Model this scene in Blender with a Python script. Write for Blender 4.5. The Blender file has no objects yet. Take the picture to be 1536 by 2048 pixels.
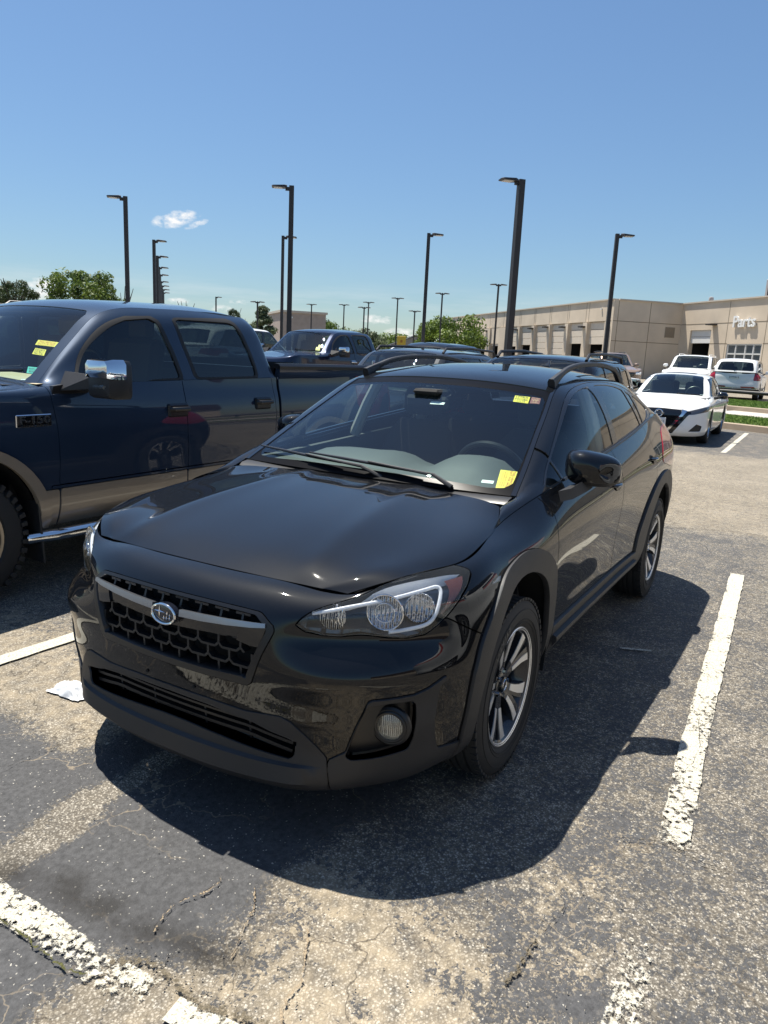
import bpy, bmesh, math, random
import numpy as np
from mathutils import Vector, Matrix
random.seed(7)
SC = bpy.context.scene
COL = SC.collection
# ---------------------------------------------------------------- camera
cam_d = bpy.data.cameras.new('camera'); cam = bpy.data.objects.new('camera', cam_d); COL.objects.link(cam)
CAM_C = Vector((2.5220, 1.7313, 1.5548))
_y, _p, _r = math.radians(209.883), math.radians(12.042), math.radians(2.717)
_F = Vector((math.cos(_p) * math.cos(_y), math.cos(_p) * math.sin(_y), -math.sin(_p)))
_R = _F.cross(Vector((0, 0, 1))).normalized(); _U = _R.cross(_F)
_R2 = math.cos(_r) * _R + math.sin(_r) * _U; _U2 = -math.sin(_r) * _R + math.cos(_r) * _U
cam.matrix_world = Matrix(((_R2.x, _U2.x, -_F.x, CAM_C.x), (_R2.y, _U2.y, -_F.y, CAM_C.y), (_R2.z, _U2.z, -_F.z, CAM_C.z), (0, 0, 0, 1)))
cam_d.sensor_fit = 'VERTICAL'; cam_d.sensor_height = 36.0; cam_d.sensor_width = 27.0
cam_d.lens = 1482.57 / 2048 * 36
cam_d.clip_start = 0.05; cam_d.clip_end = 4000
SC.camera = cam
# ---------------------------------------------------------------- sun, sky, exposure
SUN_TO = Vector((-.088, -.350, .9326)).normalized()         # direction towards the sun
sun_d = bpy.data.lights.new('sun', 'SUN'); sun = bpy.data.objects.new('sun', sun_d); COL.objects.link(sun)
sun_d.energy = 5.0; sun_d.angle = math.radians(.53); sun_d.color = (1.0, .945, .85)
sun.rotation_euler = SUN_TO.to_track_quat('Z', 'Y').to_euler()
sun.location = (0, 0, 30)
W = bpy.data.worlds.new('World'); SC.world = W; W.use_nodes = True
wt = W.node_tree; wt.nodes.clear()
sky = wt.nodes.new('ShaderNodeTexSky'); sky.sky_type = 'NISHITA'; sky.sun_disc = False
sky.sun_elevation = math.asin(SUN_TO.z); sky.sun_rotation = math.atan2(SUN_TO.x, SUN_TO.y)
sky.altitude = 200; sky.air_density = 1.0; sky.dust_density = .40; sky.ozone_density = 2.2
bg = wt.nodes.new('ShaderNodeBackground'); bg.inputs['Strength'].default_value = .092
wo = wt.nodes.new('ShaderNodeOutputWorld')
# air-light near the horizon rolls off softly
_s0 = wt.nodes.new('ShaderNodeVectorMath'); _s0.operation = 'DOT_PRODUCT'; _s0.inputs[1].default_value = (.025, .060, .015); wt.links.new(sky.outputs[0], _s0.inputs[0])
_s1 = wt.nodes.new('ShaderNodeMath'); _s1.operation = 'ADD'; _s1.inputs[1].default_value = 1.0; wt.links.new(_s0.outputs['Value'], _s1.inputs[0])
_s3 = wt.nodes.new('ShaderNodeVectorMath'); _s3.operation = 'MULTIPLY'; _s3.inputs[1].default_value = (.84, .97, 1.05); wt.links.new(sky.outputs[0], _s3.inputs[0])
_s2 = wt.nodes.new('ShaderNodeVectorMath'); _s2.operation = 'DIVIDE'; wt.links.new(_s3.outputs[0], _s2.inputs[0]); wt.links.new(_s1.outputs[0], _s2.inputs[1])
wt.links.new(_s2.outputs[0], bg.inputs[0]); wt.links.new(bg.outputs[0], wo.inputs[0])
SC.view_settings.view_transform = 'Standard'; SC.view_settings.look = 'None'
SC.view_settings.gamma = 1; SC.view_settings.use_curve_mapping = False
SC.view_settings.exposure = 0.80
SC.render.engine = 'CYCLES'
SC.cycles.max_bounces = 8; SC.cycles.transparent_max_bounces = 16
# ---------------------------------------------------------------- spline surfaces
import numpy as np

def ncs(t, P, tq):
    """natural cubic spline through P (n, ...) at knots t, evaluated at tq"""
    t = np.asarray(t, float); P = np.asarray(P, float); tq = np.asarray(tq, float)
    n = len(t); h = np.diff(t)
    A = np.zeros((n, n)); b = np.zeros((n,) + P.shape[1:])
    A[0, 0] = A[-1, -1] = 1
    sh = (-1,) + (1,) * (P.ndim - 1)
    d = np.diff(P, axis=0) / h.reshape(sh)
    for i in range(1, n - 1):
        A[i, i - 1] = h[i - 1]; A[i, i] = 2 * (h[i - 1] + h[i]); A[i, i + 1] = h[i]
        b[i] = 6 * (d[i] - d[i - 1])
    M = np.linalg.solve(A, b.reshape(n, -1)).reshape(b.shape)
    k = np.clip(np.searchsorted(t, tq, side='right') - 1, 0, n - 2)
    hk = h[k].reshape(sh); a = ((t[k + 1] - tq) / h[k]).reshape(sh); c = ((tq - t[k]) / h[k]).reshape(sh)
    return a * P[k] + c * P[k + 1] + ((a ** 3 - a) * M[k] + (c ** 3 - c) * M[k + 1]) * hk ** 2 / 6

class Surf:
    """tensor spline through rows of control points; mirrored columns keep y=0 smooth"""
    def __init__(s, rows, mirror=True):
        G = np.array(rows, float)                       # rows x cols x 3
        s.nc = G.shape[1]
        s.mir = mirror
        if mirror:
            E = G[:, 1:4][:, ::-1].copy(); E[..., 1] *= -1
            G = np.concatenate([E, G], 1); s.off = E.shape[1]
        else: s.off = 0
        s.G = G
        du = np.linalg.norm(np.diff(G, axis=1), axis=2).mean(0); s.U = np.concatenate([[0], np.cumsum(du)]); s.U -= s.U[s.off]
        dv = np.linalg.norm(np.diff(G, axis=0), axis=2).mean(1); s.V = np.concatenate([[0], np.cumsum(dv)])
    def grid(s, us, vs):
        T = ncs(s.U, np.moveaxis(s.G, 1, 0), us)        # nu x rows x 3
        return ncs(s.V, np.moveaxis(T, 1, 0), vs)       # nv x nu x 3
    def at(s, uv):
        uv = np.atleast_2d(uv); out = []
        for u, v in uv: out.append(s.grid([u], [v])[0, 0])
        return np.array(out)

def lerp_samples(knots, steps):
    out = []
    for a, b, st in zip(knots[:-1], knots[1:], steps):
        n = max(1, int(round(abs(b - a) / st))); out += list(np.linspace(a, b, n, endpoint=False))
    return np.array(out + [knots[-1]])

# ---------------------------------------------------------------- black crossover: body shell
# columns run from the nose centre round the corner, down the left side to the tail; rows from the sill up
CB = [
 # r0 .. r9
 [(.76,0,.160),(.858,0,.188),(.866,0,.33),(.876,0,.42),(.884,0,.50),(.893,0,.60),(.8932,0,.622),(.890,0,.70),(.868,0,.772),(.822,0,.818),(.75,0,.842)],
 [(.757,.19,.162),(.855,.19,.191),(.861,.19,.33),(.871,.19,.42),(.879,.19,.50),(.887,.19,.60),(.8872,.19,.622),(.884,.19,.70),(.861,.19,.771),(.815,.19,.816),(.743,.19,.840)],
 [(.74,.37,.170),(.838,.375,.202),(.842,.38,.33),(.852,.385,.42),(.859,.385,.50),(.869,.382,.597),(.868,.381,.622),(.858,.379,.70),(.838,.37,.766),(.792,.37,.812),(.722,.375,.835)],
 [(.70,.52,.180),(.80,.53,.215),(.797,.54,.33),(.808,.55,.42),(.814,.555,.50),(.832,.553,.597),(.826,.551,.620),(.780,.538,.695),(.778,.53,.765),(.745,.535,.803),(.688,.562,.827)],
 [(.61,.64,.19),(.69,.665,.225),(.708,.68,.33),(.716,.69,.42),(.720,.695,.50),(.737,.699,.597),(.729,.697,.620),(.676,.683,.695),(.675,.676,.775),(.645,.665,.825),(.604,.658,.866)],
 [(.50,.725,.20),(.565,.765,.235),(.575,.783,.34),(.580,.795,.42),(.580,.80,.50),(.593,.809,.597),(.586,.807,.620),(.545,.793,.695),(.538,.785,.78),(.512,.765,.838),(.476,.725,.884)],
 [(.38,.79,.22),(.415,.845,.27),(.425,.868,.35),(.428,.878,.43),(.428,.883,.51),(.427,.885,.60),(.423,.884,.622),(.412,.877,.70),(.393,.863,.79),(.374,.83,.855),(.355,.775,.891)],
 [(.10,.80,.22),(.11,.862,.28),(.11,.880,.37),(.11,.885,.45),(.11,.888,.53),(.11,.89,.62),(.11,.8902,.642),(.115,.890,.71),(.125,.880,.80),(.14,.848,.875),(.16,.778,.916)],
 [(-.20,.79,.23),(-.20,.845,.30),(-.21,.866,.38),(-.21,.872,.45),(-.21,.877,.53),(-.20,.885,.62),(-.20,.887,.644),(-.19,.892,.72),(-.18,.889,.81),(-.16,.865,.89),(-.10,.748,.953)],
 [(-.50,.785,.235),(-.50,.835,.31),(-.50,.858,.385),(-.50,.866,.45),(-.50,.868,.53),(-.50,.877,.63),(-.498,.880,.656),(-.49,.891,.75),(-.48,.893,.84),(-.45,.872,.93),(-.39,.790,1.020)],
 [(-.90,.785,.24),(-.90,.832,.315),(-.90,.856,.385),(-.90,.864,.45),(-.90,.865,.53),(-.90,.876,.64),(-.90,.8795,.668),(-.90,.893,.77),(-.90,.897,.87),(-.90,.880,.96),(-.90,.812,1.070)],
 [(-1.42,.785,.24),(-1.42,.832,.315),(-1.42,.856,.385),(-1.42,.864,.45),(-1.42,.866,.53),(-1.42,.877,.65),(-1.42,.8805,.68),(-1.42,.894,.79),(-1.42,.899,.90),(-1.42,.884,.99),(-1.42,.812,1.115)],
 [(-1.95,.785,.24),(-1.95,.835,.315),(-1.95,.862,.385),(-1.95,.872,.45),(-1.95,.876,.53),(-1.95,.887,.66),(-1.95,.8895,.69),(-1.95,.898,.80),(-1.95,.900,.92),(-1.95,.882,1.02),(-1.95,.805,1.160)],
 [(-2.45,.785,.25),(-2.45,.845,.32),(-2.45,.872,.39),(-2.45,.884,.46),(-2.45,.890,.54),(-2.45,.898,.67),(-2.45,.8992,.70),(-2.45,.902,.81),(-2.45,.898,.93),(-2.45,.872,1.04),(-2.45,.780,1.205)],
 [(-2.90,.77,.27),(-2.90,.830,.34),(-2.90,.858,.41),(-2.90,.872,.48),(-2.90,.880,.56),(-2.90,.888,.68),(-2.90,.8885,.71),(-2.90,.887,.82),(-2.90,.882,.94),(-2.90,.858,1.05),(-2.88,.748,1.232)],
 [(-3.22,.70,.30),(-3.26,.765,.37),(-3.28,.792,.44),(-3.29,.805,.51),(-3.30,.812,.59),(-3.30,.815,.70),(-3.298,.8145,.73),(-3.28,.812,.84),(-3.24,.805,.95),(-3.18,.785,1.06),(-3.13,.675,1.235)],
 [(-3.36,.45,.31),(-3.43,.48,.38),(-3.47,.49,.45),(-3.50,.50,.52),(-3.51,.50,.60),(-3.50,.50,.71),(-3.494,.499,.738),(-3.46,.49,.84),(-3.40,.47,.95),(-3.33,.44,1.06),(-3.24,.39,1.235)],
 [(-3.40,0,.31),(-3.48,0,.38),(-3.53,0,.45),(-3.56,0,.52),(-3.57,0,.60),(-3.56,0,.71),(-3.55,0,.738),(-3.51,0,.84),(-3.44,0,.95),(-3.37,0,1.06),(-3.28,0,1.235)],
]
BODY = Surf([[c[r] for c in CB] for r in range(11)])

# bonnet: columns across from the centre to the fender line, rows from the front shut line to the cowl
HOOD_EDGE = [(.688,.562,.827),(.604,.658,.866),(.476,.725,.884),(.355,.775,.891),(.16,.778,.916),(-.02,.757,.938),(-.12,.728,.958),(-.20,.695,.985)]
def hood_row(x0, z0, yc, h, e, dx):
    ye, ze = e[1], e[2]
    def X(y): return x0 + (e[0] - x0) * (y / ye) ** dx
    zc = z0 + h
    return [(x0, 0, z0), (X(yc * .5), yc * .5, z0 + h * .3), (X(yc * .85), yc * .85, zc - .0016), (X(yc), yc, zc), (X(yc + .045), yc + .045, zc - .0042),
            (X((yc + ye) / 2 + .02), (yc + ye) / 2 + .02, zc + (ze - zc) * .45), (X(ye - .035), ye - .035, ze + (zc - ze) * .20 + .002), e]
CH = [[(.75,0,.842),(.743,.19,.840),(.727,.345,.836),(.718,.405,.834),(.713,.445,.833),(.704,.49,.831),(.693,.535,.8285),HOOD_EDGE[0]]] + [
 hood_row(*a) for a in [(.66,.875,.395,.002,HOOD_EDGE[1],3),(.53,.908,.380,.005,HOOD_EDGE[2],3),(.38,.936,.365,.006,HOOD_EDGE[3],3),(.17,.966,.345,.006,HOOD_EDGE[4],3),
 (-.01,.986,.325,.005,HOOD_EDGE[5],3),(-.14,.998,.31,.004,HOOD_EDGE[6],3),(-.28,1.008,.29,.003,HOOD_EDGE[7],3)]]
HOOD = Surf(CH)

# greenhouse: roof and windscreen, columns from centre to the rail, rows from cowl to tail
RAIL = [(-.32,.714,1.012),(-.40,.703,1.052),(-.55,.680,1.128),(-.755,.645,1.235),(-.95,.613,1.332),(-1.11,.585,1.408),(-1.30,.573,1.449),(-1.60,.570,1.472),(-2.05,.565,1.474),(-2.50,.553,1.445),(-2.85,.540,1.385),(-3.02,.545,1.325),(-3.13,.570,1.255)]
def crown(p, dx, dz):
    x, y, z = p
    return [(x + dx * (1 - (f) ** 2), y * f, z + dz * (1 - f ** 2.4)) for f in (0, .35, .68, .88, 1)]
CR = [crown(p, dx, dz) for p, dx, dz in zip(RAIL,
      [.06,.085,.085,.07,.06,.05,.03,.01,0,-.03,-.07,-.10,-.12], [.003,.010,.022,.032,.036,.038,.042,.05,.052,.05,.045,.04,.03])]
ROOF = Surf(CR)
# greenhouse side: from the belt line (top row of BODY) to the rail
BELT = [(-.28,.765,.995),(-.37,.785,1.017),(-.55,.803,1.043),(-.755,.810,1.060),(-.95,.813,1.076),(-1.11,.813,1.090),(-1.30,.813,1.106),(-1.60,.811,1.131),(-2.05,.801,1.170),(-2.50,.776,1.209),(-2.80,.755,1.228),(-3.00,.722,1.236),(-3.13,.675,1.235)]
def bow(a, b, k):
    a = np.array(a); b = np.array(b); L = abs(b[2] - a[2])
    return [tuple(a + (b - a) * f + np.array([0, L / .35 * k * o, L / .35 * q])) for f, o, q in ((0, 0, 0), (.3, .040, 0), (.6, .064, .004), (.85, .056, .012), (1, 0, 0))]
CS = [bow(a, b, 1.0) for a, b in zip(BELT, RAIL)]
SIDE = Surf([[c[r] for c in CS] for r in range(5)], mirror=False)
# ---------------------------------------------------------------- objects and tags
def tag(o, label=None, cat=None, group=None, kind=None):
    if label: o['label'] = label
    if cat: o['category'] = cat
    if group: o['group'] = group
    if kind: o['kind'] = kind
    return o
def thing(name, label, cat, loc=(0, 0, 0), rz=0, group=None):
    o = bpy.data.objects.new(name, None); COL.objects.link(o); o.empty_display_size = .2
    o.location = loc; o.rotation_euler = (0, 0, rz)
    return tag(o, label, cat, group)
def mk(name, vs, fs, mat, parent=None, smooth=True, normals=None, uv=None, sharp=None):
    me = bpy.data.meshes.new(name)
    vs = vs if isinstance(vs, list) else [tuple(map(float, v)) for v in vs]
    me.from_pydata(vs, [], [tuple(f) for f in fs])
    mats = mat if isinstance(mat, (list, tuple)) else [mat]
    for m in mats: me.materials.append(m)
    if smooth: me.polygons.foreach_set('use_smooth', [True] * len(me.polygons))
    me.update()
    if sharp is not None and smooth:
        me.set_sharp_from_angle(angle=math.radians(sharp))
    if normals is not None: me.normals_split_custom_set_from_vertices(normals)
    o = bpy.data.objects.new(name, me); COL.objects.link(o)
    if parent is not None: o.parent = parent
    return o
class MB:
    """collects simple shapes that become one mesh"""
    def __init__(s): s.v = []; s.f = []; s.mi = []; s.m = 0
    def add(s, vs, fs):
        n = len(s.v); s.v += [tuple(map(float, v)) for v in vs]; s.f += [tuple(i + n for i in f) for f in fs]; s.mi += [s.m] * len(fs); return s
    def box(s, c, d, rot=None, bev=0):
        x, y, z = (k / 2 for k in d)
        if bev:
            b = min(bev, x * .9, y * .9, z * .9)
            vs = []; 
            for sx in (-1, 1):
                for sy in (-1, 1):
                    for sz in (-1, 1):
                        vs += [(sx * x, sy * (y - b), sz * (z - b)), (sx * (x - b), sy * y, sz * (z - b)), (sx * (x - b), sy * (y - b), sz * z)]
            bm = bmesh.new()
            for v in vs: bm.verts.new(v)
            bmesh.ops.convex_hull(bm, input=bm.verts)
            bmesh.ops.dissolve_limit(bm, angle_limit=.01, verts=bm.verts, edges=bm.edges)
            bm.verts.index_update(); bm.normal_update()
            vs = [v.co.copy() for v in bm.verts]; fs = [tuple(v.index for v in f.verts) for f in bm.faces]; bm.free()
        else:
            vs = [Vector((sx * x, sy * y, sz * z)) for sx in (-1, 1) for sy in (-1, 1) for sz in (-1, 1)]
            fs = [(0, 1, 3, 2), (4, 6, 7, 5), (0, 4, 5, 1), (2, 3, 7, 6), (0, 2, 6, 4), (1, 5, 7, 3)]
        M = rot if rot is not None else Matrix.Identity(3)
        return s.add([M @ Vector(v) + Vector(c) for v in vs], fs)
    def tube(s, pts, r, n=8, cap=True, flat=1.0, up=(0, 0, 1)):
        pts = [Vector(p) for p in pts]; rs = r if isinstance(r, (list, tuple)) else [r] * len(pts)
        vs = []; fs = []; prev = None
        for i, p in enumerate(pts):
            t = (pts[min(i + 1, len(pts) - 1)] - pts[max(i - 1, 0)]).normalized()
            if prev is None:
                a = t.cross(Vector(up)); 
                if a.length < 1e-3: a = t.cross(Vector((1, 0, 0)))
            else: a = prev - t * prev.dot(t)
            a.normalize(); b = t.cross(a); prev = a
            for k in range(n):
                an = 2 * math.pi * k / n
                vs.append(p + a * (math.cos(an) * rs[i]) + b * (math.sin(an) * rs[i] * flat))
        for i in range(len(pts) - 1):
            for k in range(n):
                k2 = (k + 1) % n; fs.append((i * n + k, i * n + k2, (i + 1) * n + k2, (i + 1) * n + k))
        if cap: fs.append(tuple(range(n - 1, -1, -1))); fs.append(tuple((len(pts) - 1) * n + k for k in range(n)))
        return s.add(vs, fs)
    def lathe(s, prof, c=(0, 0, 0), axis='y', n=48, closed=False):
        """prof: (radius, along-axis) pairs"""
        vs = []; fs = []; m = len(prof)
        for k in range(n):
            a = 2 * math.pi * k / n; ca, sa = math.cos(a), math.sin(a)
            for r, h in prof:
                p = (r * ca, h, r * sa) if axis == 'y' else ((h, r * ca, r * sa) if axis == 'x' else (r * ca, r * sa, h))
                vs.append((p[0] + c[0], p[1] + c[1], p[2] + c[2]))
        for k in range(n):
            k2 = (k + 1) % n
            for i in range(m if closed else m - 1):
                j = (i + 1) % m
                q = (k * m + i, k * m + j, k2 * m + j, k2 * m + i)
                fs.append(q if axis != 'y' else q)
        return s.add(vs, fs)
    def prism(s, poly, a, b, axis='y', cap=True):
        """2D polygon extruded from a to b along axis; poly in the two other coordinates"""
        def P(p, h): return {'x': (h, p[0], p[1]), 'y': (p[0], h, p[1]), 'z': (p[0], p[1], h)}[axis]
        n = len(poly); vs = [P(p, a) for p in poly] + [P(p, b) for p in poly]
        fs = [(i, (i + 1) % n, n + (i + 1) % n, n + i) for i in range(n)]
        if cap: fs += [tuple(range(n - 1, -1, -1)), tuple(range(n, 2 * n))]
        return s.add(vs, fs)
    def loft(s, rings, closed=True, cap=True):
        n = len(rings[0]); vs = [p for r in rings for p in r]; fs = []
        for i in range(len(rings) - 1):
            for k in range(n if closed else n - 1):
                k2 = (k + 1) % n; fs.append((i * n + k, i * n + k2, (i + 1) * n + k2, (i + 1) * n + k))
        if cap and closed: fs.append(tuple(range(n - 1, -1, -1))); fs.append(tuple((len(rings) - 1) * n + k for k in range(n)))
        return s.add(vs, fs)
    def mirror(s):
        n = len(s.v); k = len(s.f)
        s.v += [(x, -y, z) for x, y, z in s.v]; s.f += [tuple(n + i for i in reversed(f)) for f in s.f]; s.mi += s.mi[:k]; return s
    def build(s, name, mat, parent=None, smooth=True, sharp=35, fix=True):
        o = mk(name, s.v, s.f, mat, parent, smooth)
        me = o.data
        if any(s.mi): me.polygons.foreach_set('material_index', s.mi)
        if fix:
            bm = bmesh.new(); bm.from_mesh(me); bmesh.ops.recalc_face_normals(bm, faces=bm.faces); bm.to_mesh(me); bm.free()
        if smooth: me.set_sharp_from_angle(angle=math.radians(sharp))
        return o
def copy_tree(o, parent=None):
    c = o.copy(); COL.objects.link(c)
    if parent is not None: c.parent = parent
    for ch in list(o.children): copy_tree(ch, c)
    return c
def crom(pts, n=6, closed=True):
    """smooth polygon through pts"""
    P = np.array(pts, float); m = len(P); out = []
    rng = range(m if closed else m - 1)
    for i in rng:
        if closed: a, b, c, d = P[i - 1], P[i], P[(i + 1) % m], P[(i + 2) % m]
        else: a, b, c, d = P[max(i - 1, 0)], P[i], P[i + 1], P[min(i + 2, m - 1)]
        for t in np.linspace(0, 1, n, endpoint=False):
            out.append(.5 * (2 * b + (c - a) * t + (2 * a - 5 * b + 4 * c - d) * t * t + (3 * b - a - 3 * c + d) * t ** 3))
    if not closed: out.append(P[-1])
    return [tuple(p) for p in out]
def text_mesh(s, size=1.0, ext=0.0, align='CENTER', res=2, shear=0.0, bold=0.0):
    """lettering as vertices and faces in the xy plane, from Blender's built-in font"""
    cu = bpy.data.curves.new('lettering', 'FONT'); cu.body = s; cu.size = size; cu.extrude = ext; cu.align_x = align; cu.align_y = 'CENTER'
    cu.resolution_u = res; cu.shear = shear; cu.offset = bold
    o = bpy.data.objects.new('lettering', cu); COL.objects.link(o)
    dg = bpy.context.evaluated_depsgraph_get(); me = o.evaluated_get(dg).to_mesh()
    vs = [v.co.copy() for v in me.vertices]; fs = [tuple(p.vertices) for p in me.polygons]
    o.evaluated_get(dg).to_mesh_clear(); bpy.data.objects.remove(o); bpy.data.curves.remove(cu)
    return vs, fs
# ---------------------------------------------------------------- cutting panels out of a spline skin
def poly_sdf(poly):
    A = np.array(poly, float); B = np.roll(A, -1, 0); D = B - A; L2 = (D ** 2).sum(1) + 1e-12
    def f(P):
        P = np.asarray(P, float); out = np.empty(len(P)); 
        for i0 in range(0, len(P), 20000):
            Q = P[i0:i0 + 20000, None]
            t = np.clip(((Q - A) * D).sum(2) / L2, 0, 1)
            d = np.sqrt((((Q - A) - t[..., None] * D) ** 2).sum(2)).min(1)
            y0 = A[:, 1] > Q[..., 1]; y1 = B[:, 1] > Q[..., 1]
            with np.errstate(divide='ignore', invalid='ignore'):
                xc = A[:, 0] + (Q[..., 1] - A[:, 1]) * D[:, 0] / np.where(D[:, 1] == 0, 1e-12, D[:, 1])
            ins = ((y0 != y1) & (Q[..., 0] < xc)).sum(1) % 2 == 1
            out[i0:i0 + 20000] = np.where(ins, -d, d)
        return out
    return f
def uvp(poly):
    f = poly_sdf(poly); return lambda A: f(A[:, :2])
def xzp(poly, xlim=None):
    f = poly_sdf(poly)
    def g(A):
        r = f(A[:, [2, 4]])
        return r if xlim is None else np.where(A[:, 2] > xlim, r, 1.0)
    return g
class Skin:
    def __init__(s, S, us, vs):
        X = S.grid(us, vs); e = 1e-3
        du = S.grid(np.asarray(us) + e, vs) - S.grid(np.asarray(us) - e, vs)
        dv = S.grid(us, np.asarray(vs) + e) - S.grid(us, np.asarray(vs) - e)
        N = np.cross(du, dv); N /= np.linalg.norm(N, axis=2, keepdims=True) + 1e-12
        s.S = S
        s.bm = bm = bmesh.new(); lv = bm.verts.layers.float_vector
        s.uv = lv.new('uvp'); s.nl = lv.new('nrm'); s.fl = bm.verts.layers.float.new('val'); s.lab = bm.faces.layers.int.new('lab')
        nv, nu = X.shape[:2]; V = []
        for j in range(nv):
            for i in range(nu):
                v = bm.verts.new(X[j, i]); v[s.uv] = (us[i], vs[j], 0); v[s.nl] = N[j, i]; V.append(v)
        for j in range(nv - 1):
            for i in range(nu - 1):
                bm.faces.new((V[j * nu + i], V[j * nu + i + 1], V[(j + 1) * nu + i + 1], V[(j + 1) * nu + i]))
    def cut(s, fn, only=None):
        bm = s.bm; uv, fl, nl = s.uv, s.fl, s.nl
        vs = list(bm.verts); vals = fn(np.array([(*v[uv][:2], *v.co) for v in vs]))
        vals = np.where(np.abs(vals) < 4e-4, 0, vals)
        for v, x in zip(vs, vals): v[fl] = x
        fnew = set()
        for e in list(bm.edges):
            a, b = e.verts; va, vb = a[fl], b[fl]
            if va * vb < 0:
                if only is not None and not any(f[s.lab] in only for f in e.link_faces): continue
                t = va / (va - vb)
                if t < .04: a[fl] = 0; continue
                if t > .96: b[fl] = 0; continue
                ua, ub, na, nb = Vector(a[uv]), Vector(b[uv]), Vector(a[nl]), Vector(b[nl])
                _, nv = bmesh.utils.edge_split(e, a, t)
                nv[uv] = ua.lerp(ub, t); nv[nl] = na.lerp(nb, t).normalized(); nv[fl] = 0
        for f in list(bm.faces):
            if only is not None and f[s.lab] not in only: continue
            xs = [v[fl] for v in f.verts]
            if min(xs) < 0 < max(xs):
                z = [v for v in f.verts if v[fl] == 0]
                if len(z) >= 2:
                    n = len(f.verts); idx = [i for i, v in enumerate(f.verts) if v[fl] == 0]
                    best = None
                    for ii in range(len(idx)):
                        for jj in range(ii + 1, len(idx)):
                            d = idx[jj] - idx[ii]
                            if d not in (1, n - 1): best = (f.verts[idx[ii]], f.verts[idx[jj]])
                    if best:
                        try: bmesh.utils.face_split(f, best[0], best[1])
                        except ValueError: pass
    def mark(s, fn, lab, only=(0,)):
        fs = [f for f in s.bm.faces if only is None or f[s.lab] in only]
        if not fs: return
        c = np.array([np.mean([(*v[s.uv][:2], *v.co) for v in f.verts], axis=0) for f in fs])
        for f, x in zip(fs, fn(c)):
            if x < 0: f[s.lab] = lab
    def region(s, fn, lab, only=(0,)):
        s.cut(fn, only); s.mark(fn, lab, only)
    def extract(s, lab, name, mat, parent, sym='mirror', gap=.0016, flange=.014, off=0.0, flip=False, outline=False):
        """sym: 'weld' joins the mirrored half, 'mirror' makes a second object, None only this side"""
        fs = [f for f in s.bm.faces if f[s.lab] == lab]
        if not fs: print('empty panel', name); return []
        idx = {}; P = []; N = []
        for f in fs:
            for v in f.verts:
                if v not in idx: idx[v] = len(P); P.append(np.array(v.co)); N.append(np.array(v[s.nl]))
        F = [tuple(idx[v] for v in f.verts) for f in fs]
        P = np.array(P); N = np.array(N)
        cnt = {}
        for f in F:
            for a, b in zip(f, f[1:] + f[:1]): cnt.setdefault((min(a, b), max(a, b)), []).append((a, b, f))
        bnd = [(l[0]) for k, l in cnt.items() if len(l) == 1]
        if sym == 'weld': bnd = [(a, b, f) for a, b, f in bnd if not (abs(P[a][1]) < 1e-4 and abs(P[b][1]) < 1e-4)]
        ins = {}
        for a, b, f in bnd:
            c = P[list(f)].mean(0); t = P[b] - P[a]; t = t / (np.linalg.norm(t) + 1e-12)
            d = c - P[a]; d = d - t * d.dot(t); n = (N[a] + N[b]) / 2; d = d - n * d.dot(n); d = d / (np.linalg.norm(d) + 1e-9)
            for k in (a, b): ins[k] = ins.get(k, 0) + d
        Q = P + N * off
        for k, d in ins.items():
            d = d / (np.linalg.norm(d) + 1e-9)
            if sym == 'weld' and abs(P[k][1]) < 1e-4: d[1] = 0
            Q[k] = Q[k] + d * gap
        V = [tuple(q) for q in Q]; NN = [tuple(n) for n in N]; FF = list(F)
        if flange:
            top = {}; bot = {}
            for k, d in ins.items():
                d = d / (np.linalg.norm(d) + 1e-9); n2 = -d * .9 + N[k] * .45; n2 /= np.linalg.norm(n2)
                top[k] = len(V); V.append(tuple(Q[k])); NN.append(tuple(n2))
                bot[k] = len(V); V.append(tuple(Q[k] - N[k] * flange)); NN.append(tuple(-d))
            for a, b, f in bnd: FF.append((b, a, top[a], top[b])[0:0] or (top[b], top[a], bot[a], bot[b]))
        out = []
        if sym == 'weld':
            mp = {}; n0 = len(V); W = list(V); WN = list(NN)
            for i in range(n0):
                if abs(V[i][1]) < 1e-4: V[i] = W[i] = (V[i][0], 0.0, V[i][2]); WN[i] = tuple(np.array([NN[i][0], 0, NN[i][2]]) / (np.hypot(NN[i][0], NN[i][2]) + 1e-9)); mp[i] = i
                else: mp[i] = len(W); W.append((V[i][0], -V[i][1], V[i][2])); WN.append((NN[i][0], -NN[i][1], NN[i][2]))
            FF = FF + [tuple(mp[i] for i in reversed(f)) for f in FF]
            out.append(mk(name, W, FF, mat, parent, True, WN))
        else:
            out.append(mk(name, V, FF, mat, parent, True, NN))
            if sym == 'mirror':
                out.append(mk(name, [(x, -y, z) for x, y, z in V], [tuple(reversed(f)) for f in FF], mat, parent, True, [(a, -b, c) for a, b, c in NN]))
        return out
    def extract_split(s, lab, name, rest, mat, parent, **k):
        """the joined pieces of one label as parts of their own: the largest keeps the name"""
        todo = {f for f in s.bm.faces if f[s.lab] == lab}; comps = []
        while todo:
            st = [todo.pop()]; c = [st[0]]
            while st:
                f = st.pop()
                for e in f.edges:
                    for g in e.link_faces:
                        if g in todo: todo.discard(g); st.append(g); c.append(g)
            comps.append(c)
        comps.sort(key=len, reverse=True); out = []
        for i, c in enumerate(comps):
            if len(c) < 4: continue
            for f in c: f[s.lab] = 9000 + i
            mid = any(abs(v.co.y) < 1e-4 for f in c for v in f.verts)
            out += s.extract(9000 + i, name if i == 0 else rest, mat, parent, 'weld' if mid else 'mirror', **k)
        return out
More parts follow.
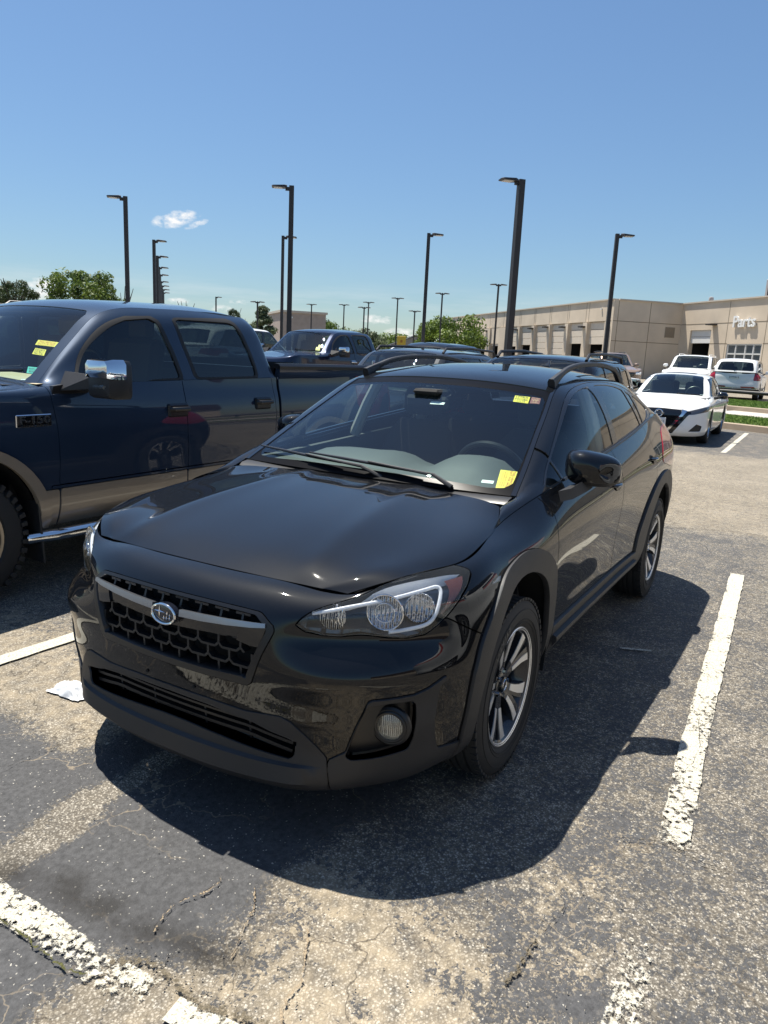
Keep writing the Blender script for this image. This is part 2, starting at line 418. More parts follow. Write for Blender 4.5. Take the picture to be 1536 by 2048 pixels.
    def pt(s, u, v, off=0.0):
        S = s.S; p = S.grid([u], [v])[0, 0]; e = 1e-3
        n = np.cross(S.grid([u + e], [v])[0, 0] - S.grid([u - e], [v])[0, 0], S.grid([u], [v + e])[0, 0] - S.grid([u], [v - e])[0, 0])
        n /= np.linalg.norm(n); return Vector(p + n * off)
    def normal(s, u, v): return (s.pt(u, v, 1) - s.pt(u, v, 0)).normalized()
# ---------------------------------------------------------------- materials
def nt(name):
    m = bpy.data.materials.new(name); m.use_nodes = True; t = m.node_tree
    return m, t, t.nodes['Principled BSDF']
def N_(t, ty, **k):
    n = t.nodes.new(ty)
    for a, b in k.items():
        if a.startswith('i_'): n.inputs[a[2:].replace('_', ' ')].default_value = b
        else: setattr(n, a, b)
    return n
def simple(name, col, rough=.5, metal=0, coat=0, spec=.5, bump=0, bscale=200, var=0, vscale=4):
    m, t, b = nt(name)
    b.inputs['Base Color'].default_value = (*col, 1); b.inputs['Roughness'].default_value = rough; b.inputs['Metallic'].default_value = metal
    b.inputs['Coat Weight'].default_value = coat; b.inputs['Coat Roughness'].default_value = .03; b.inputs['Specular IOR Level'].default_value = spec
    if bump or var: tc = N_(t, 'ShaderNodeTexCoord')
    if bump:
        n = N_(t, 'ShaderNodeTexNoise'); n.inputs['Scale'].default_value = bscale; n.inputs['Detail'].default_value = 3
        bp = N_(t, 'ShaderNodeBump'); bp.inputs['Strength'].default_value = bump; bp.inputs['Distance'].default_value = .002
        t.links.new(tc.outputs['Object'], n.inputs['Vector']); t.links.new(n.outputs[0], bp.inputs['Height']); t.links.new(bp.outputs[0], b.inputs['Normal'])
    if var:
        n = N_(t, 'ShaderNodeTexNoise'); n.inputs['Scale'].default_value = vscale; n.inputs['Detail'].default_value = 6
        mr = N_(t, 'ShaderNodeMapRange'); mr.inputs[3].default_value = 1 - var; mr.inputs[4].default_value = 1 + var
        mx = N_(t, 'ShaderNodeMix', data_type='RGBA', blend_type='MULTIPLY'); mx.inputs[0].default_value = 1; mx.inputs[6].default_value = (*col, 1)
        t.links.new(tc.outputs['Object'], n.inputs['Vector']); t.links.new(n.outputs[0], mr.inputs[0]); t.links.new(mr.outputs[0], mx.inputs[7]); t.links.new(mx.outputs[2], b.inputs['Base Color'])
        mr2 = N_(t, 'ShaderNodeMapRange'); mr2.inputs[3].default_value = max(0, rough - .06); mr2.inputs[4].default_value = min(1, rough + .06)
        t.links.new(n.outputs[0], mr2.inputs[0]); t.links.new(mr2.outputs[0], b.inputs['Roughness'])
    return m
def paint(name, col, dust=.25, flake=.0, rough=.35, coat=1.0):
    """car paint: pigment under a clear coat, thin dust and water spots that settle on faces turned up"""
    m, t, b = nt(name)
    tc = N_(t, 'ShaderNodeTexCoord'); ge = N_(t, 'ShaderNodeNewGeometry')
    b.inputs['Roughness'].default_value = rough; b.inputs['Coat Weight'].default_value = coat; b.inputs['Metallic'].default_value = flake
    b.inputs['Coat IOR'].default_value = 1.5; b.inputs['Specular IOR Level'].default_value = .04
    sp = N_(t, 'ShaderNodeTexNoise'); sp.inputs['Scale'].default_value = 190; sp.inputs['Detail'].default_value = 2; sp.inputs['Roughness'].default_value = .8
    bl = N_(t, 'ShaderNodeTexNoise'); bl.inputs['Scale'].default_value = 2.3; bl.inputs['Detail'].default_value = 4
    for n in (sp, bl): t.links.new(tc.outputs['Object'], n.inputs['Vector'])
    r1 = N_(t, 'ShaderNodeMapRange'); r1.inputs[1].default_value = .60; r1.inputs[2].default_value = .72; t.links.new(sp.outputs[0], r1.inputs[0])
    r2 = N_(t, 'ShaderNodeMapRange'); r2.inputs[1].default_value = .35; r2.inputs[2].default_value = .75; r2.inputs[3].default_value = .25; t.links.new(bl.outputs[0], r2.inputs[0])
    sx = N_(t, 'ShaderNodeSeparateXYZ'); t.links.new(ge.outputs['True Normal'], sx.inputs[0])
    up = N_(t, 'ShaderNodeMapRange'); up.inputs[1].default_value = .1; up.inputs[2].default_value = .95; t.links.new(sx.outputs[2], up.inputs[0])
    m1 = N_(t, 'ShaderNodeMath', operation='MULTIPLY'); t.links.new(r1.outputs[0], m1.inputs[0]); t.links.new(r2.outputs[0], m1.inputs[1])
    m2 = N_(t, 'ShaderNodeMath', operation='MULTIPLY'); t.links.new(m1.outputs[0], m2.inputs[0]); t.links.new(up.outputs[0], m2.inputs[1])
    m3 = N_(t, 'ShaderNodeMath', operation='MULTIPLY'); t.links.new(m2.outputs[0], m3.inputs[0]); m3.inputs[1].default_value = dust
    mx = N_(t, 'ShaderNodeMix', data_type='RGBA'); mx.inputs[6].default_value = (*col, 1); mx.inputs[7].default_value = (.34, .31, .27, 1)
    t.links.new(m3.outputs[0], mx.inputs[0]); t.links.new(mx.outputs[2], b.inputs['Base Color'])
    cr = N_(t, 'ShaderNodeMath', operation='MULTIPLY_ADD'); t.links.new(m2.outputs[0], cr.inputs[0]); cr.inputs[1].default_value = dust * .7; cr.inputs[2].default_value = .025
    t.links.new(cr.outputs[0], b.inputs['Coat Roughness'])
    return m
def glass(name, tint=(.75, .85, .83), refl=1.0, rough=.0, haze=0, f0=.055):
    m, t, b = nt(name); t.nodes.remove(b); out = t.nodes['Material Output']
    tr = N_(t, 'ShaderNodeBsdfTransparent'); tr.inputs[0].default_value = (*tint, 1)
    gl = N_(t, 'ShaderNodeBsdfGlossy'); gl.inputs['Roughness'].default_value = rough; gl.inputs[0].default_value = (refl, refl, refl, 1)
    # Schlick reflectance, the same from both sides of the pane
    ge = N_(t, 'ShaderNodeNewGeometry'); dp = N_(t, 'ShaderNodeVectorMath', operation='DOT_PRODUCT'); t.links.new(ge.outputs['Normal'], dp.inputs[0]); t.links.new(ge.outputs['Incoming'], dp.inputs[1])
    ab = N_(t, 'ShaderNodeMath', operation='ABSOLUTE'); t.links.new(dp.outputs['Value'], ab.inputs[0]); om = N_(t, 'ShaderNodeMath', operation='SUBTRACT'); om.inputs[0].default_value = 1.0; t.links.new(ab.outputs[0], om.inputs[1])
    pw = N_(t, 'ShaderNodeMath', operation='POWER'); t.links.new(om.outputs[0], pw.inputs[0]); pw.inputs[1].default_value = 5.0
    fr = N_(t, 'ShaderNodeMath', operation='MULTIPLY_ADD'); t.links.new(pw.outputs[0], fr.inputs[0]); fr.inputs[1].default_value = .93; fr.inputs[2].default_value = f0
    mx = N_(t, 'ShaderNodeMixShader'); t.links.new(fr.outputs[0], mx.inputs[0]); t.links.new(tr.outputs[0], mx.inputs[1]); t.links.new(gl.outputs[0], mx.inputs[2])
    last = mx
    if haze:
        df = N_(t, 'ShaderNodeBsdfDiffuse'); df.inputs[0].default_value = (.80, .79, .66, 1); m2 = N_(t, 'ShaderNodeMixShader'); m2.inputs[0].default_value = haze; t.links.new(mx.outputs[0], m2.inputs[1]); t.links.new(df.outputs[0], m2.inputs[2]); last = m2
    t.links.new(last.outputs[0], out.inputs[0]); return m
M = {}
M['black_paint'] = paint('black_paint', (.0022, .0028, .0042), dust=.055, rough=.5)
M['plastic'] = simple('matte_black_plastic', (.019, .019, .0205), .50, bump=.25, bscale=900, var=.18, vscale=9)
M['dark_plastic'] = simple('smooth_black_plastic', (.010, .010, .011), .35)
M['gloss_black'] = simple('gloss_black_plastic', (.006, .006, .007), .12, coat=.6)
M['void'] = simple('unlit_black', (.003, .003, .003), .8)
M['rubber'] = simple('tyre_rubber', (.022, .021, .020), .72, bump=.2, bscale=300, var=.35, vscale=14)
M['chrome'] = simple('chrome', (.78, .79, .80), .06, 1)
M['satin'] = simple('satin_silver', (.40, .42, .45), .22, 1)
M['alloy'] = simple('machined_alloy', (.88, .88, .88), .40, .85, coat=.5)
M['alloy_dark'] = simple('black_alloy_paint', (.02, .02, .022), .22, coat=.5)
M['steel'] = simple('brake_steel', (.25, .24, .23), .35, 1)
M['screen_glass'] = glass('windscreen_glass', (.80, .92, .88), f0=.085)
M['tint_glass'] = glass('tinted_glass', (.22, .26, .26), f0=.07)
M['side_glass'] = glass('door_glass', (.70, .78, .76))
M['lens'] = glass('clear_lens', (.93, .95, .96), haze=.022)
M['frit'] = simple('black_glass_border', (.005, .005, .006), .30, spec=.06)
M['cabin'] = simple('charcoal_cabin_trim', (.075, .080, .082), .6, bump=.1, bscale=500)
M['cloth'] = simple('dark_seat_cloth', (.022, .022, .024), .9, bump=.3, bscale=700)
M['grey_trim'] = simple('light_grey_trim', (.30, .30, .29), .7)
M['satin_dark'] = simple('grey_satin_trim', (.30, .32, .36), .28, .85)
M['badge_blue'] = simple('dark_badge_field', (.012, .014, .022), .1, coat=1)
M['frame_black'] = simple('window_frame_black', (.008, .008, .009), .25, coat=.4)
M['rubber_letters'] = simple('raised_tyre_letters', (.05, .048, .045), .6)
M['white'] = simple('white_label', (.80, .80, .78), .5)
M['yellow'] = simple('yellow_label', (.85, .68, .03), .5)
M['ink'] = simple('black_ink', (.01, .01, .01), .6)
M['red_ink'] = simple('red_ink', (.55, .08, .03), .6)
M['amber'] = simple('amber_plastic', (.65, .19, .02), .25, coat=.5)
M['red_lens'] = simple('red_lens', (.28, .006, .01), .10, coat=1)
M['drl'] = simple('white_light_guide', (.78, .79, .81), .2, coat=.8)
M['badge_silver'] = simple('badge_silver', (.70, .71, .72), .35, .2)
M['seal'] = simple('rubber_window_seal', (.012, .012, .012), .65)
M['reflector'] = simple('lamp_reflector', (.82, .83, .86), .10, 1)
_t = M['reflector'].node_tree; _tc = N_(_t, 'ShaderNodeTexCoord'); _wv = N_(_t, 'ShaderNodeTexWave', bands_direction='Y'); _wv.inputs['Scale'].default_value = 26; _wv.inputs['Distortion'].default_value = 1.5; _t.links.new(_tc.outputs['Object'], _wv.inputs['Vector'])
_bp = N_(_t, 'ShaderNodeBump'); _bp.inputs['Strength'].default_value = 1.0; _bp.inputs['Distance'].default_value = .012; _t.links.new(_wv.outputs[1], _bp.inputs['Height']); _t.links.new(_bp.outputs[0], _t.nodes['Principled BSDF'].inputs['Normal'])
M['lamp_shell'] = simple('lamp_inner_shell', (.34, .35, .37), .25, .5)
# ================================================================ ground
rng = np.random.default_rng(5)
def vnoise(x, y, s, seed=0):
    """smooth value noise"""
    x = np.asarray(x) * s + seed * 17.3; y = np.asarray(y) * s + seed * 9.1
    xi, yi = np.floor(x).astype(int), np.floor(y).astype(int); fx, fy = x - xi, y - yi
    fx = fx * fx * (3 - 2 * fx); fy = fy * fy * (3 - 2 * fy)
    def h(i, j):
        n = (i * 374761393 + j * 668265263 + seed * 69069) & 0x7fffffff; n = ((n ^ (n >> 13)) * 1274126177) & 0x7fffffff
        return ((n ^ (n >> 16)) & 0xffff) / 65535.0
    return (h(xi, yi) * (1 - fx) + h(xi + 1, yi) * fx) * (1 - fy) + (h(xi, yi + 1) * (1 - fx) + h(xi + 1, yi + 1) * fx) * fy
def fbm(x, y, s, o=4, seed=0): return sum(vnoise(x, y, s * 2 ** k, seed + k) * .5 ** k for k in range(o)) / (2 - .5 ** (o - 1))
def sstep(a, b, x): t = np.clip((x - a) / (b - a), 0, 1); return t * t * (3 - 2 * t)
ISL_O = np.array([-18.95, .62]); ISL_D = np.array([.42, .907]); ISL_N = np.array([-.907, .42])
def isl(x, y): return (x - ISL_O[0]) * ISL_N[0] + (y - ISL_O[1]) * ISL_N[1]      # metres behind the first kerb
def gz(x, y):
    x = np.asarray(x, float); y = np.asarray(y, float); d = isl(x, y)
    return .30 * sstep(4, 13, d) + .22 * sstep(-4.5, -8, y) * sstep(-6, -10, x) + .012 * (fbm(x, y, .6, 3, 4) - .5) * sstep(60, 20, np.hypot(x, y))
gx = np.unique(np.concatenate([np.arange(-4.2, 1.9, .03), np.arange(-9, -4.2, .12), np.arange(1.9, 5, .12), -9 - np.cumsum(.25 * 1.09 ** np.arange(66)), 5 + np.cumsum(.3 * 1.12 ** np.arange(45))]))
gy = np.unique(np.concatenate([np.arange(-2.3, 2.6, .03), np.arange(-6, -2.3, .12), np.arange(2.6, 5, .12), -6 - np.cumsum(.25 * 1.09 ** np.arange(66)), 5 + np.cumsum(.3 * 1.12 ** np.arange(45))]))
GX, GY = np.meshgrid(gx, gy); GZ = gz(GX, GY) * 1.0
GZ = np.where(np.hypot(GX, GY) < 12, GZ - .006, GZ)
ny_, nx_ = GX.shape
ii = np.arange((ny_ - 1) * (nx_ - 1)); jj_ = ii // (nx_ - 1) * nx_ + ii % (nx_ - 1)
gf = np.stack([jj_, jj_ + 1, jj_ + nx_ + 1, jj_ + nx_], 1)
gme = bpy.data.meshes.new('ground'); gme.vertices.add(GX.size); gme.vertices.foreach_set('co', np.stack([GX, GY, GZ], -1).ravel())
gme.loops.add(gf.size); gme.loops.foreach_set('vertex_index', gf.ravel().astype(np.int32)); gme.polygons.add(len(gf)); gme.polygons.foreach_set('loop_start', (np.arange(len(gf)) * 4).astype(np.int32))
gme.update(calc_edges=True); gme.polygons.foreach_set('use_smooth', [True] * len(gf))
ground = bpy.data.objects.new('ground', gme); COL.objects.link(ground); tag(ground, kind='structure')
wx = GX + .10 * (fbm(GX, GY, 3, 4, 1) - .5) * 2; wy = GY + .10 * (fbm(GX, GY, 3, 4, 2) - .5) * 2
def box(x0, x1, y0, y1, s=.06): return sstep(x0 - s, x0 + s, wx) * sstep(x1 + s, x1 - s, wx) * sstep(y0 - s, y0 + s, wy) * sstep(y1 + s, y1 - s, wy)
def blob(x, y, rx, ry): return np.exp(-((wx - x) / rx) ** 2 - ((wy - y) / ry) ** 2)
SEAL_SHADE = .46 + .20 * (fbm(GX, GY, .8, 4, 3) - .5) * 2
SEAL_SHADE = SEAL_SHADE + (.455 - SEAL_SHADE) * box(-5.3, 2.0, 1.45, 6, .2)
SEAL_SHADE = SEAL_SHADE + (.52 - SEAL_SHADE) * box(-3.9, .0, .55, 1.42, .12)
SEAL_SHADE = SEAL_SHADE + (.44 - SEAL_SHADE) * box(-.45, .80, .58, 1.22, .12)  # extra sealcoat deepens the crossover's shadow here, shade put into the colour
SEAL_SHADE = SEAL_SHADE + (.16 - SEAL_SHADE) * box(-60, -5.35, -60, 30, .25)
SEAL_SHADE = SEAL_SHADE + (.58 - SEAL_SHADE) * box(-19.5, -12.4, -30, 30, .3)
SEAL_SHADE = SEAL_SHADE + (.12 - SEAL_SHADE) * box(-3, .80, -3.2, -.52, .08)
SEAL_SHADE = SEAL_SHADE + (.40 - SEAL_SHADE) * box(-3, .25, -3.2, -1.0, .12)
SEAL_SHADE = SEAL_SHADE + (.93 - SEAL_SHADE) * box(.86, 2.6, -4, .54, .035)
SEAL_SHADE = SEAL_SHADE + (.90 - SEAL_SHADE) * box(.15, .9, -.50, .58, .05)
SEAL_SHADE = SEAL_SHADE + (.12 - SEAL_SHADE) * box(.92, 1.9, .60, 1.55, .10)
SEAL_SHADE = SEAL_SHADE + (.42 - SEAL_SHADE) * box(1.0, 1.45, .52, .75, .08)
SEAL_SHADE = SEAL_SHADE + (.16 - SEAL_SHADE) * box(.55, 2.2, -.285, -.155, .02) * .92
SEAL_SHADE = SEAL_SHADE + (.16 - SEAL_SHADE) * box(1.40, 1.75, .36, .80, .05)
for (x, y, rx, ry, a) in ((.95, 1.30, .09, .10, .55), (1.0, 1.12, .06, .10, .45), (.88, 1.42, .07, .07, .6), (1.12, 1.33, .10, .10, .5), (.72, 1.17, .10, .06, .35), (.60, 1.36, .05, .08, .35), (1.2, 1.0, .08, .07, .3), (.35, 1.28, .07, .06, .35), (1.25, 1.48, .1, .12, .5), (.1, 1.3, .10, .08, .35)):
    SEAL_SHADE = SEAL_SHADE + a * blob(x, y, rx, ry)
SED = .10 + .75 * box(.82, 2, .60, 1.42, .10) + .55 * box(.1, .9, 1.18, 1.42, .08) + .55 * box(.0, .80, -2.2, -.52, .08) + .35 * box(-60, -5.3, -60, 60, .3) + .3 * box(1.38, 1.8, .3, .85, .05)
STAIN = np.zeros_like(GX)
ss_ = (wx - 1.34 - .10 * np.clip(-(wy), 0, 1) ** 1.0 + .03 * np.sin(wy * 4)) / .055; STAIN += np.exp(-ss_ ** 2) * sstep(-.4, -.1, wy) * sstep(.72, .6, wy)
STAIN += .5 * blob(.2, -1.05, .07, .10)
for nm, arr in (('seal', SEAL_SHADE), ('sediment', SED), ('stain', STAIN)):
    at = gme.attributes.new(nm, 'FLOAT', 'POINT'); at.data.foreach_set('value', np.clip(arr, 0, 1).ravel().astype(np.float32))
def asphalt():
    m, t, b = nt('worn_asphalt'); L = t.links.new
    tc = N_(t, 'ShaderNodeTexCoord'); co = tc.outputs['Object']
    def noise(sc, det=4, ro=.55, dist=0):
        n = N_(t, 'ShaderNodeTexNoise'); n.inputs['Scale'].default_value = sc; n.inputs['Detail'].default_value = det; n.inputs['Roughness'].default_value = ro; n.inputs['Distortion'].default_value = dist; L(co, n.inputs['Vector']); return n.outputs[0]
    def vor(sc, feat='F1', out=0, rnd=1.0):
        n = N_(t, 'ShaderNodeTexVoronoi', feature=feat); n.inputs['Scale'].default_value = sc; n.inputs['Randomness'].default_value = rnd; L(co, n.inputs['Vector']); return n
    def mth(op, a, b_=None, c=None):
        n = N_(t, 'ShaderNodeMath', operation=op)
        for i, x in enumerate((a, b_, c)):
            if x is None: continue
            if isinstance(x, (int, float)): n.inputs[i].default_value = x
            else: L(x, n.inputs[i])
        return n.outputs[0]
    def mr(x, a, b_, c=0, d=1):
        n = N_(t, 'ShaderNodeMapRange'); L(x, n.inputs[0])
        for i, q in enumerate((a, b_, c, d)): n.inputs[1 + i].default_value = q
        return n.outputs[0]
    def mix(f, a, b_, ty='MIX'):
        n = N_(t, 'ShaderNodeMix', data_type='RGBA', blend_type=ty)
        if isinstance(f, (int, float)): n.inputs[0].default_value = f
        else: L(f, n.inputs[0])
        for i, x in ((6, a), (7, b_)):
            if isinstance(x, tuple): n.inputs[i].default_value = (*x, 1)
            else: L(x, n.inputs[i])
        return n.outputs[2]
    def attr(n_): a = N_(t, 'ShaderNodeAttribute', attribute_name=n_); return a.outputs['Fac']
    wv = N_(t, 'ShaderNodeTexNoise'); wv.inputs['Scale'].default_value = 130; wv.inputs['Detail'].default_value = 3; L(co, wv.inputs['Vector'])
    wm = N_(t, 'ShaderNodeVectorMath', operation='MULTIPLY_ADD'); L(wv.outputs['Color'], wm.inputs[0]); wm.inputs[1].default_value = (.011, .011, .011); L(co, wm.inputs[2]); co2 = wm.outputs[0]
    def vor2(sc):
        n = N_(t, 'ShaderNodeTexVoronoi', feature='F1'); n.inputs['Scale'].default_value = sc; L(co2, n.inputs['Vector']); return n
    stones = vor2(125); big = vor2(62)
    ramp = N_(t, 'ShaderNodeValToRGB'); L(stones.outputs['Color'], ramp.inputs[0])
    e = ramp.color_ramp.elements; e[0].color = (.05, .047, .042, 1); e[1].color = (.92, .88, .79, 1); e.new(.28).color = (.15, .138, .118, 1); e.new(.52).color = (.43, .39, .325, 1); e.new(.80).color = (.72, .67, .57, 1)
    ramp2 = N_(t, 'ShaderNodeValToRGB'); L(big.outputs['Color'], ramp2.inputs[0]); e = ramp2.color_ramp.elements; e[0].color = (.08, .074, .065, 1); e[1].color = (.84, .79, .69, 1); e.new(.5).color = (.38, .345, .285, 1)
    agg = mix(.42, ramp.outputs[0], ramp2.outputs[0])
    pit = mth('MULTIPLY', mr(mth('ADD', stones.outputs['Distance'], mth('MULTIPLY', noise(210, 3, .7), .35)), .38, .72), .85)
    agg = mix(pit, agg, (.040, .034, .028))
    fine = noise(420, 2, .7)
    agg = mix(mr(fine, .3, .75, .0, .55), agg, (.20, .18, .145), 'MIX')
    # sediment that fills the joints
    sed = mth('MULTIPLY', attr('sediment'), mr(noise(14, 5, .6), .30, .68))
    agg = mix(mth('MULTIPLY', sed, .75), agg, (.50, .41, .28))
    broad = mr(noise(1.6, 5, .6), .25, .75, .80, 1.18)
    agg = mix(1.0, agg, broad, 'MULTIPLY')
    # what is left of the sealcoat, plus shade painted in beside the crossover
    n1 = noise(40, 7, .70, .4); n2 = noise(5, 4, .6)
    nn = mth('ADD', mth('MULTIPLY', n1, .68), mth('MULTIPLY', n2, .32))
    thr = mth('SUBTRACT', mr(attr('seal'), 0, 1, .34, .69), nn)
    mask = mr(thr, -.012, .020)
    chip = mr(mth('ADD', noise(95, 5, .7), mth('MULTIPLY', n1, .35)), .58, .64)
    mask = mth('MULTIPLY', mask, mth('MAXIMUM', mr(attr('seal'), .70, .90), mth('MULTIPLY_ADD', chip, .85, .15)))
    speck = vor2(130); sgray = N_(t, 'ShaderNodeSeparateColor'); L(speck.outputs['Color'], sgray.inputs[0]); spk = mth('GREATER_THAN', mth('ADD', sgray.outputs[0], mth('MULTIPLY', noise(4, 4, .6), .5)), 1.15); spd = mth('LESS_THAN', speck.outputs['Distance'], mth('MULTIPLY_ADD', sgray.outputs[1], .36, .05)); speckm = mth('MULTIPLY', spk, spd)
    sealc = mix(mr(noise(55, 4, .7), .3, .7), (.038, .0385, .040), (.092, .092, .094))
    sealc = mix(mr(noise(340, 2, .8), .55, .8, 0, .55), sealc, (.10, .10, .10))
    sealc = mix(speckm, sealc, (.40, .38, .33))
    col = mix(mask, agg, sealc)
    # fine net of cracks, sand in the sealed parts and dark where the stone shows
    cw_ = N_(t, 'ShaderNodeTexNoise'); cw_.inputs['Scale'].default_value = 7; cw_.inputs['Detail'].default_value = 5; L(co, cw_.inputs['Vector']); cm_ = N_(t, 'ShaderNodeVectorMath', operation='MULTIPLY_ADD'); L(cw_.outputs['Color'], cm_.inputs[0]); cm_.inputs[1].default_value = (.22, .22, .22); L(co, cm_.inputs[2])
    cv = N_(t, 'ShaderNodeTexVoronoi', feature='DISTANCE_TO_EDGE'); cv.inputs['Scale'].default_value = 2.7; L(cm_.outputs[0], cv.inputs['Vector'])
    cl_ = mth('MULTIPLY', mr(mth('ADD', cv.outputs['Distance'], mth('MULTIPLY', noise(120, 3, .7), .010)), .007, .016, 1, 0), mr(noise(1.9, 3, .6), .46, .56))
    col = mix(mth('MULTIPLY', cl_, .75), col, mix(mask, (.05, .042, .033), (.27, .22, .155)))
    st = mth('MULTIPLY', attr('stain'), mr(noise(9, 5, .65), .30, .55)); col = mix(mth('MULTIPLY', st, .85), col, (.016, .0145, .013))
    L(col, b.inputs['Base Color'])
    L(mr(mask, 0, 1, .92, .70), b.inputs['Roughness']); b.inputs['Specular IOR Level'].default_value = .35
    h = mth('ADD', mth('MULTIPLY', mth('SUBTRACT', 1.0, stones.outputs['Distance']), mth('MULTIPLY_ADD', mask, -.65, 1.0)), mth('MULTIPLY', fine, .5))
    h = mth('ADD', h, mth('MULTIPLY', mask, .5))
    bp = N_(t, 'ShaderNodeBump'); bp.inputs['Strength'].default_value = .75; bp.inputs['Distance'].default_value = .005; L(h, bp.inputs['Height']); L(bp.outputs[0], b.inputs['Normal'])
    return m
gme.materials.append(asphalt())
# painted stall lines: thin sheets whose paint is worn through
def line_mat(name, wear):
    m, t, b = nt(name); L = t.links.new; tc = N_(t, 'ShaderNodeTexCoord')
    n = N_(t, 'ShaderNodeTexNoise'); n.inputs['Scale'].default_value = 46; n.inputs['Detail'].default_value = 8; n.inputs['Roughness'].default_value = .78; L(tc.outputs['Object'], n.inputs['Vector'])
    v = N_(t, 'ShaderNodeTexVoronoi', feature='DISTANCE_TO_EDGE'); v.inputs['Scale'].default_value = 11; L(tc.outputs['Object'], v.inputs['Vector'])
    n3 = N_(t, 'ShaderNodeTexNoise'); n3.inputs['Scale'].default_value = 5; n3.inputs['Detail'].default_value = 3; L(tc.outputs['Object'], n3.inputs['Vector'])
    at = N_(t, 'ShaderNodeAttribute', attribute_name='wear')
    s1 = N_(t, 'ShaderNodeMath', operation='MULTIPLY_ADD'); L(n3.outputs[0], s1.inputs[0]); s1.inputs[1].default_value = .45; L(n.outputs[0], s1.inputs[2])
    s2 = N_(t, 'ShaderNodeMath', operation='SUBTRACT'); L(s1.outputs[0], s2.inputs[0]); L(at.outputs['Fac'], s2.inputs[1])
    r = N_(t, 'ShaderNodeMapRange'); r.inputs[1].default_value = -.02; r.inputs[2].default_value = .02; L(s2.outputs[0], r.inputs[0])
    r2 = N_(t, 'ShaderNodeMapRange'); r2.inputs[1].default_value = .0; r2.inputs[2].default_value = .012; r2.inputs[3].default_value = .6; L(v.outputs['Distance'], r2.inputs[0])
    mm = N_(t, 'ShaderNodeMath', operation='MULTIPLY'); L(r.outputs[0], mm.inputs[0]); L(r2.outputs[0], mm.inputs[1])
    L(mm.outputs[0], b.inputs['Alpha'])
    n2 = N_(t, 'ShaderNodeTexNoise'); n2.inputs['Scale'].default_value = 160; n2.inputs['Detail'].default_value = 4; L(tc.outputs['Object'], n2.inputs['Vector'])
    cr = N_(t, 'ShaderNodeValToRGB'); L(n2.outputs[0], cr.inputs[0]); cr.color_ramp.elements[0].position = .3; cr.color_ramp.elements[0].color = (.30, .27, .20, 1); cr.color_ramp.elements[1].position = .6; cr.color_ramp.elements[1].color = (.56, .54, .46, 1)
    L(cr.outputs[0], b.inputs['Base Color']); b.inputs['Roughness'].default_value = .8
    bp = N_(t, 'ShaderNodeBump'); bp.inputs['Strength'].default_value = .12; bp.inputs['Distance'].default_value = .0015; L(n2.outputs[0], bp.inputs['Height']); L(bp.outputs[0], b.inputs['Normal'])
    return m
LM = line_mat('worn_white_line_paint', 0)
def stall_line(pts, w, wear, name='parking_line', step=.05):
    """pts: centre line; wear: list of (fraction, value); edges a little ragged"""
    P_ = [Vector(p) for p in pts]; Ls = [0]
    for a, b in zip(P_, P_[1:]): Ls.append(Ls[-1] + (b - a).length)
    n = max(2, int(Ls[-1] / step)); V, F, A = [], [], []
    for i in range(n + 1):
        s_ = Ls[-1] * i / n; k = max(j for j in range(len(Ls) - 1) if Ls[j] <= s_ + 1e-9); f = (s_ - Ls[k]) / (Ls[k + 1] - Ls[k]); p = P_[k].lerp(P_[k + 1], f)
        d = (P_[k + 1] - P_[k]).normalized(); q = Vector((-d.y, d.x))
        for j in range(5):
            o = (j / 4 - .5) * w + (random.uniform(-.004, .004) if j in (0, 4) else 0); c = p + q * o
            V.append((c.x, c.y, float(gz(c.x, c.y)) + .004)); A.append(np.interp(i / n, [x for x, _ in wear], [y for _, y in wear]) + (.06 if j in (0, 4) else 0))
    for i in range(n):
        for j in range(4): F.append((i * 5 + j, i * 5 + j + 1, i * 5 + j + 6, i * 5 + j + 5))
    o = mk(name, V, F, LM, None, True); tag(o, kind='structure'); a = o.data.attributes.new('wear', 'FLOAT', 'POINT'); a.data.foreach_set('value', np.array(A, np.float32)); return o
stall_line([(-3.70, 1.36), (-.74, 1.470), (.11, 1.518), (.95, 1.535), (1.6, 1.56)], .102, [(0, .55), (.3, .60), (.45, .64), (.66, .66), (.70, .72), (.73, .84), (.78, .92), (.82, .84), (.86, .76), (.89, .64), (.93, .56), (1, .55)])
stall_line([(-3.70, -1.42), (-.8, -1.49), (.5, -1.545), (1.6, -1.59)], .10, [(0, .5), (1, .52)])
stall_line([(1.475, -3.6), (1.472, -.6), (1.474, .35), (1.470, .52)], .10, [(0, .60), (.72, .635), (.85, .68), (.92, .66), (.97, .70), (1, .78)])
stall_line([(1.462, .60), (1.44, .78)], .075, [(0, .55), (1, .66)])
for k in range(-5, 4): stall_line([(-13.0, .24 + k * 2.78), (-18.5 - .46 * k * 2.78 * 0, .20 + k * 2.78)], .10, [(0, .5), (1, .5)], step=.2)
stall_line([(-1.555, .955), (-1.62, 1.11)], .022, [(0, .6), (1, .65)], 'paint_mark', .02)
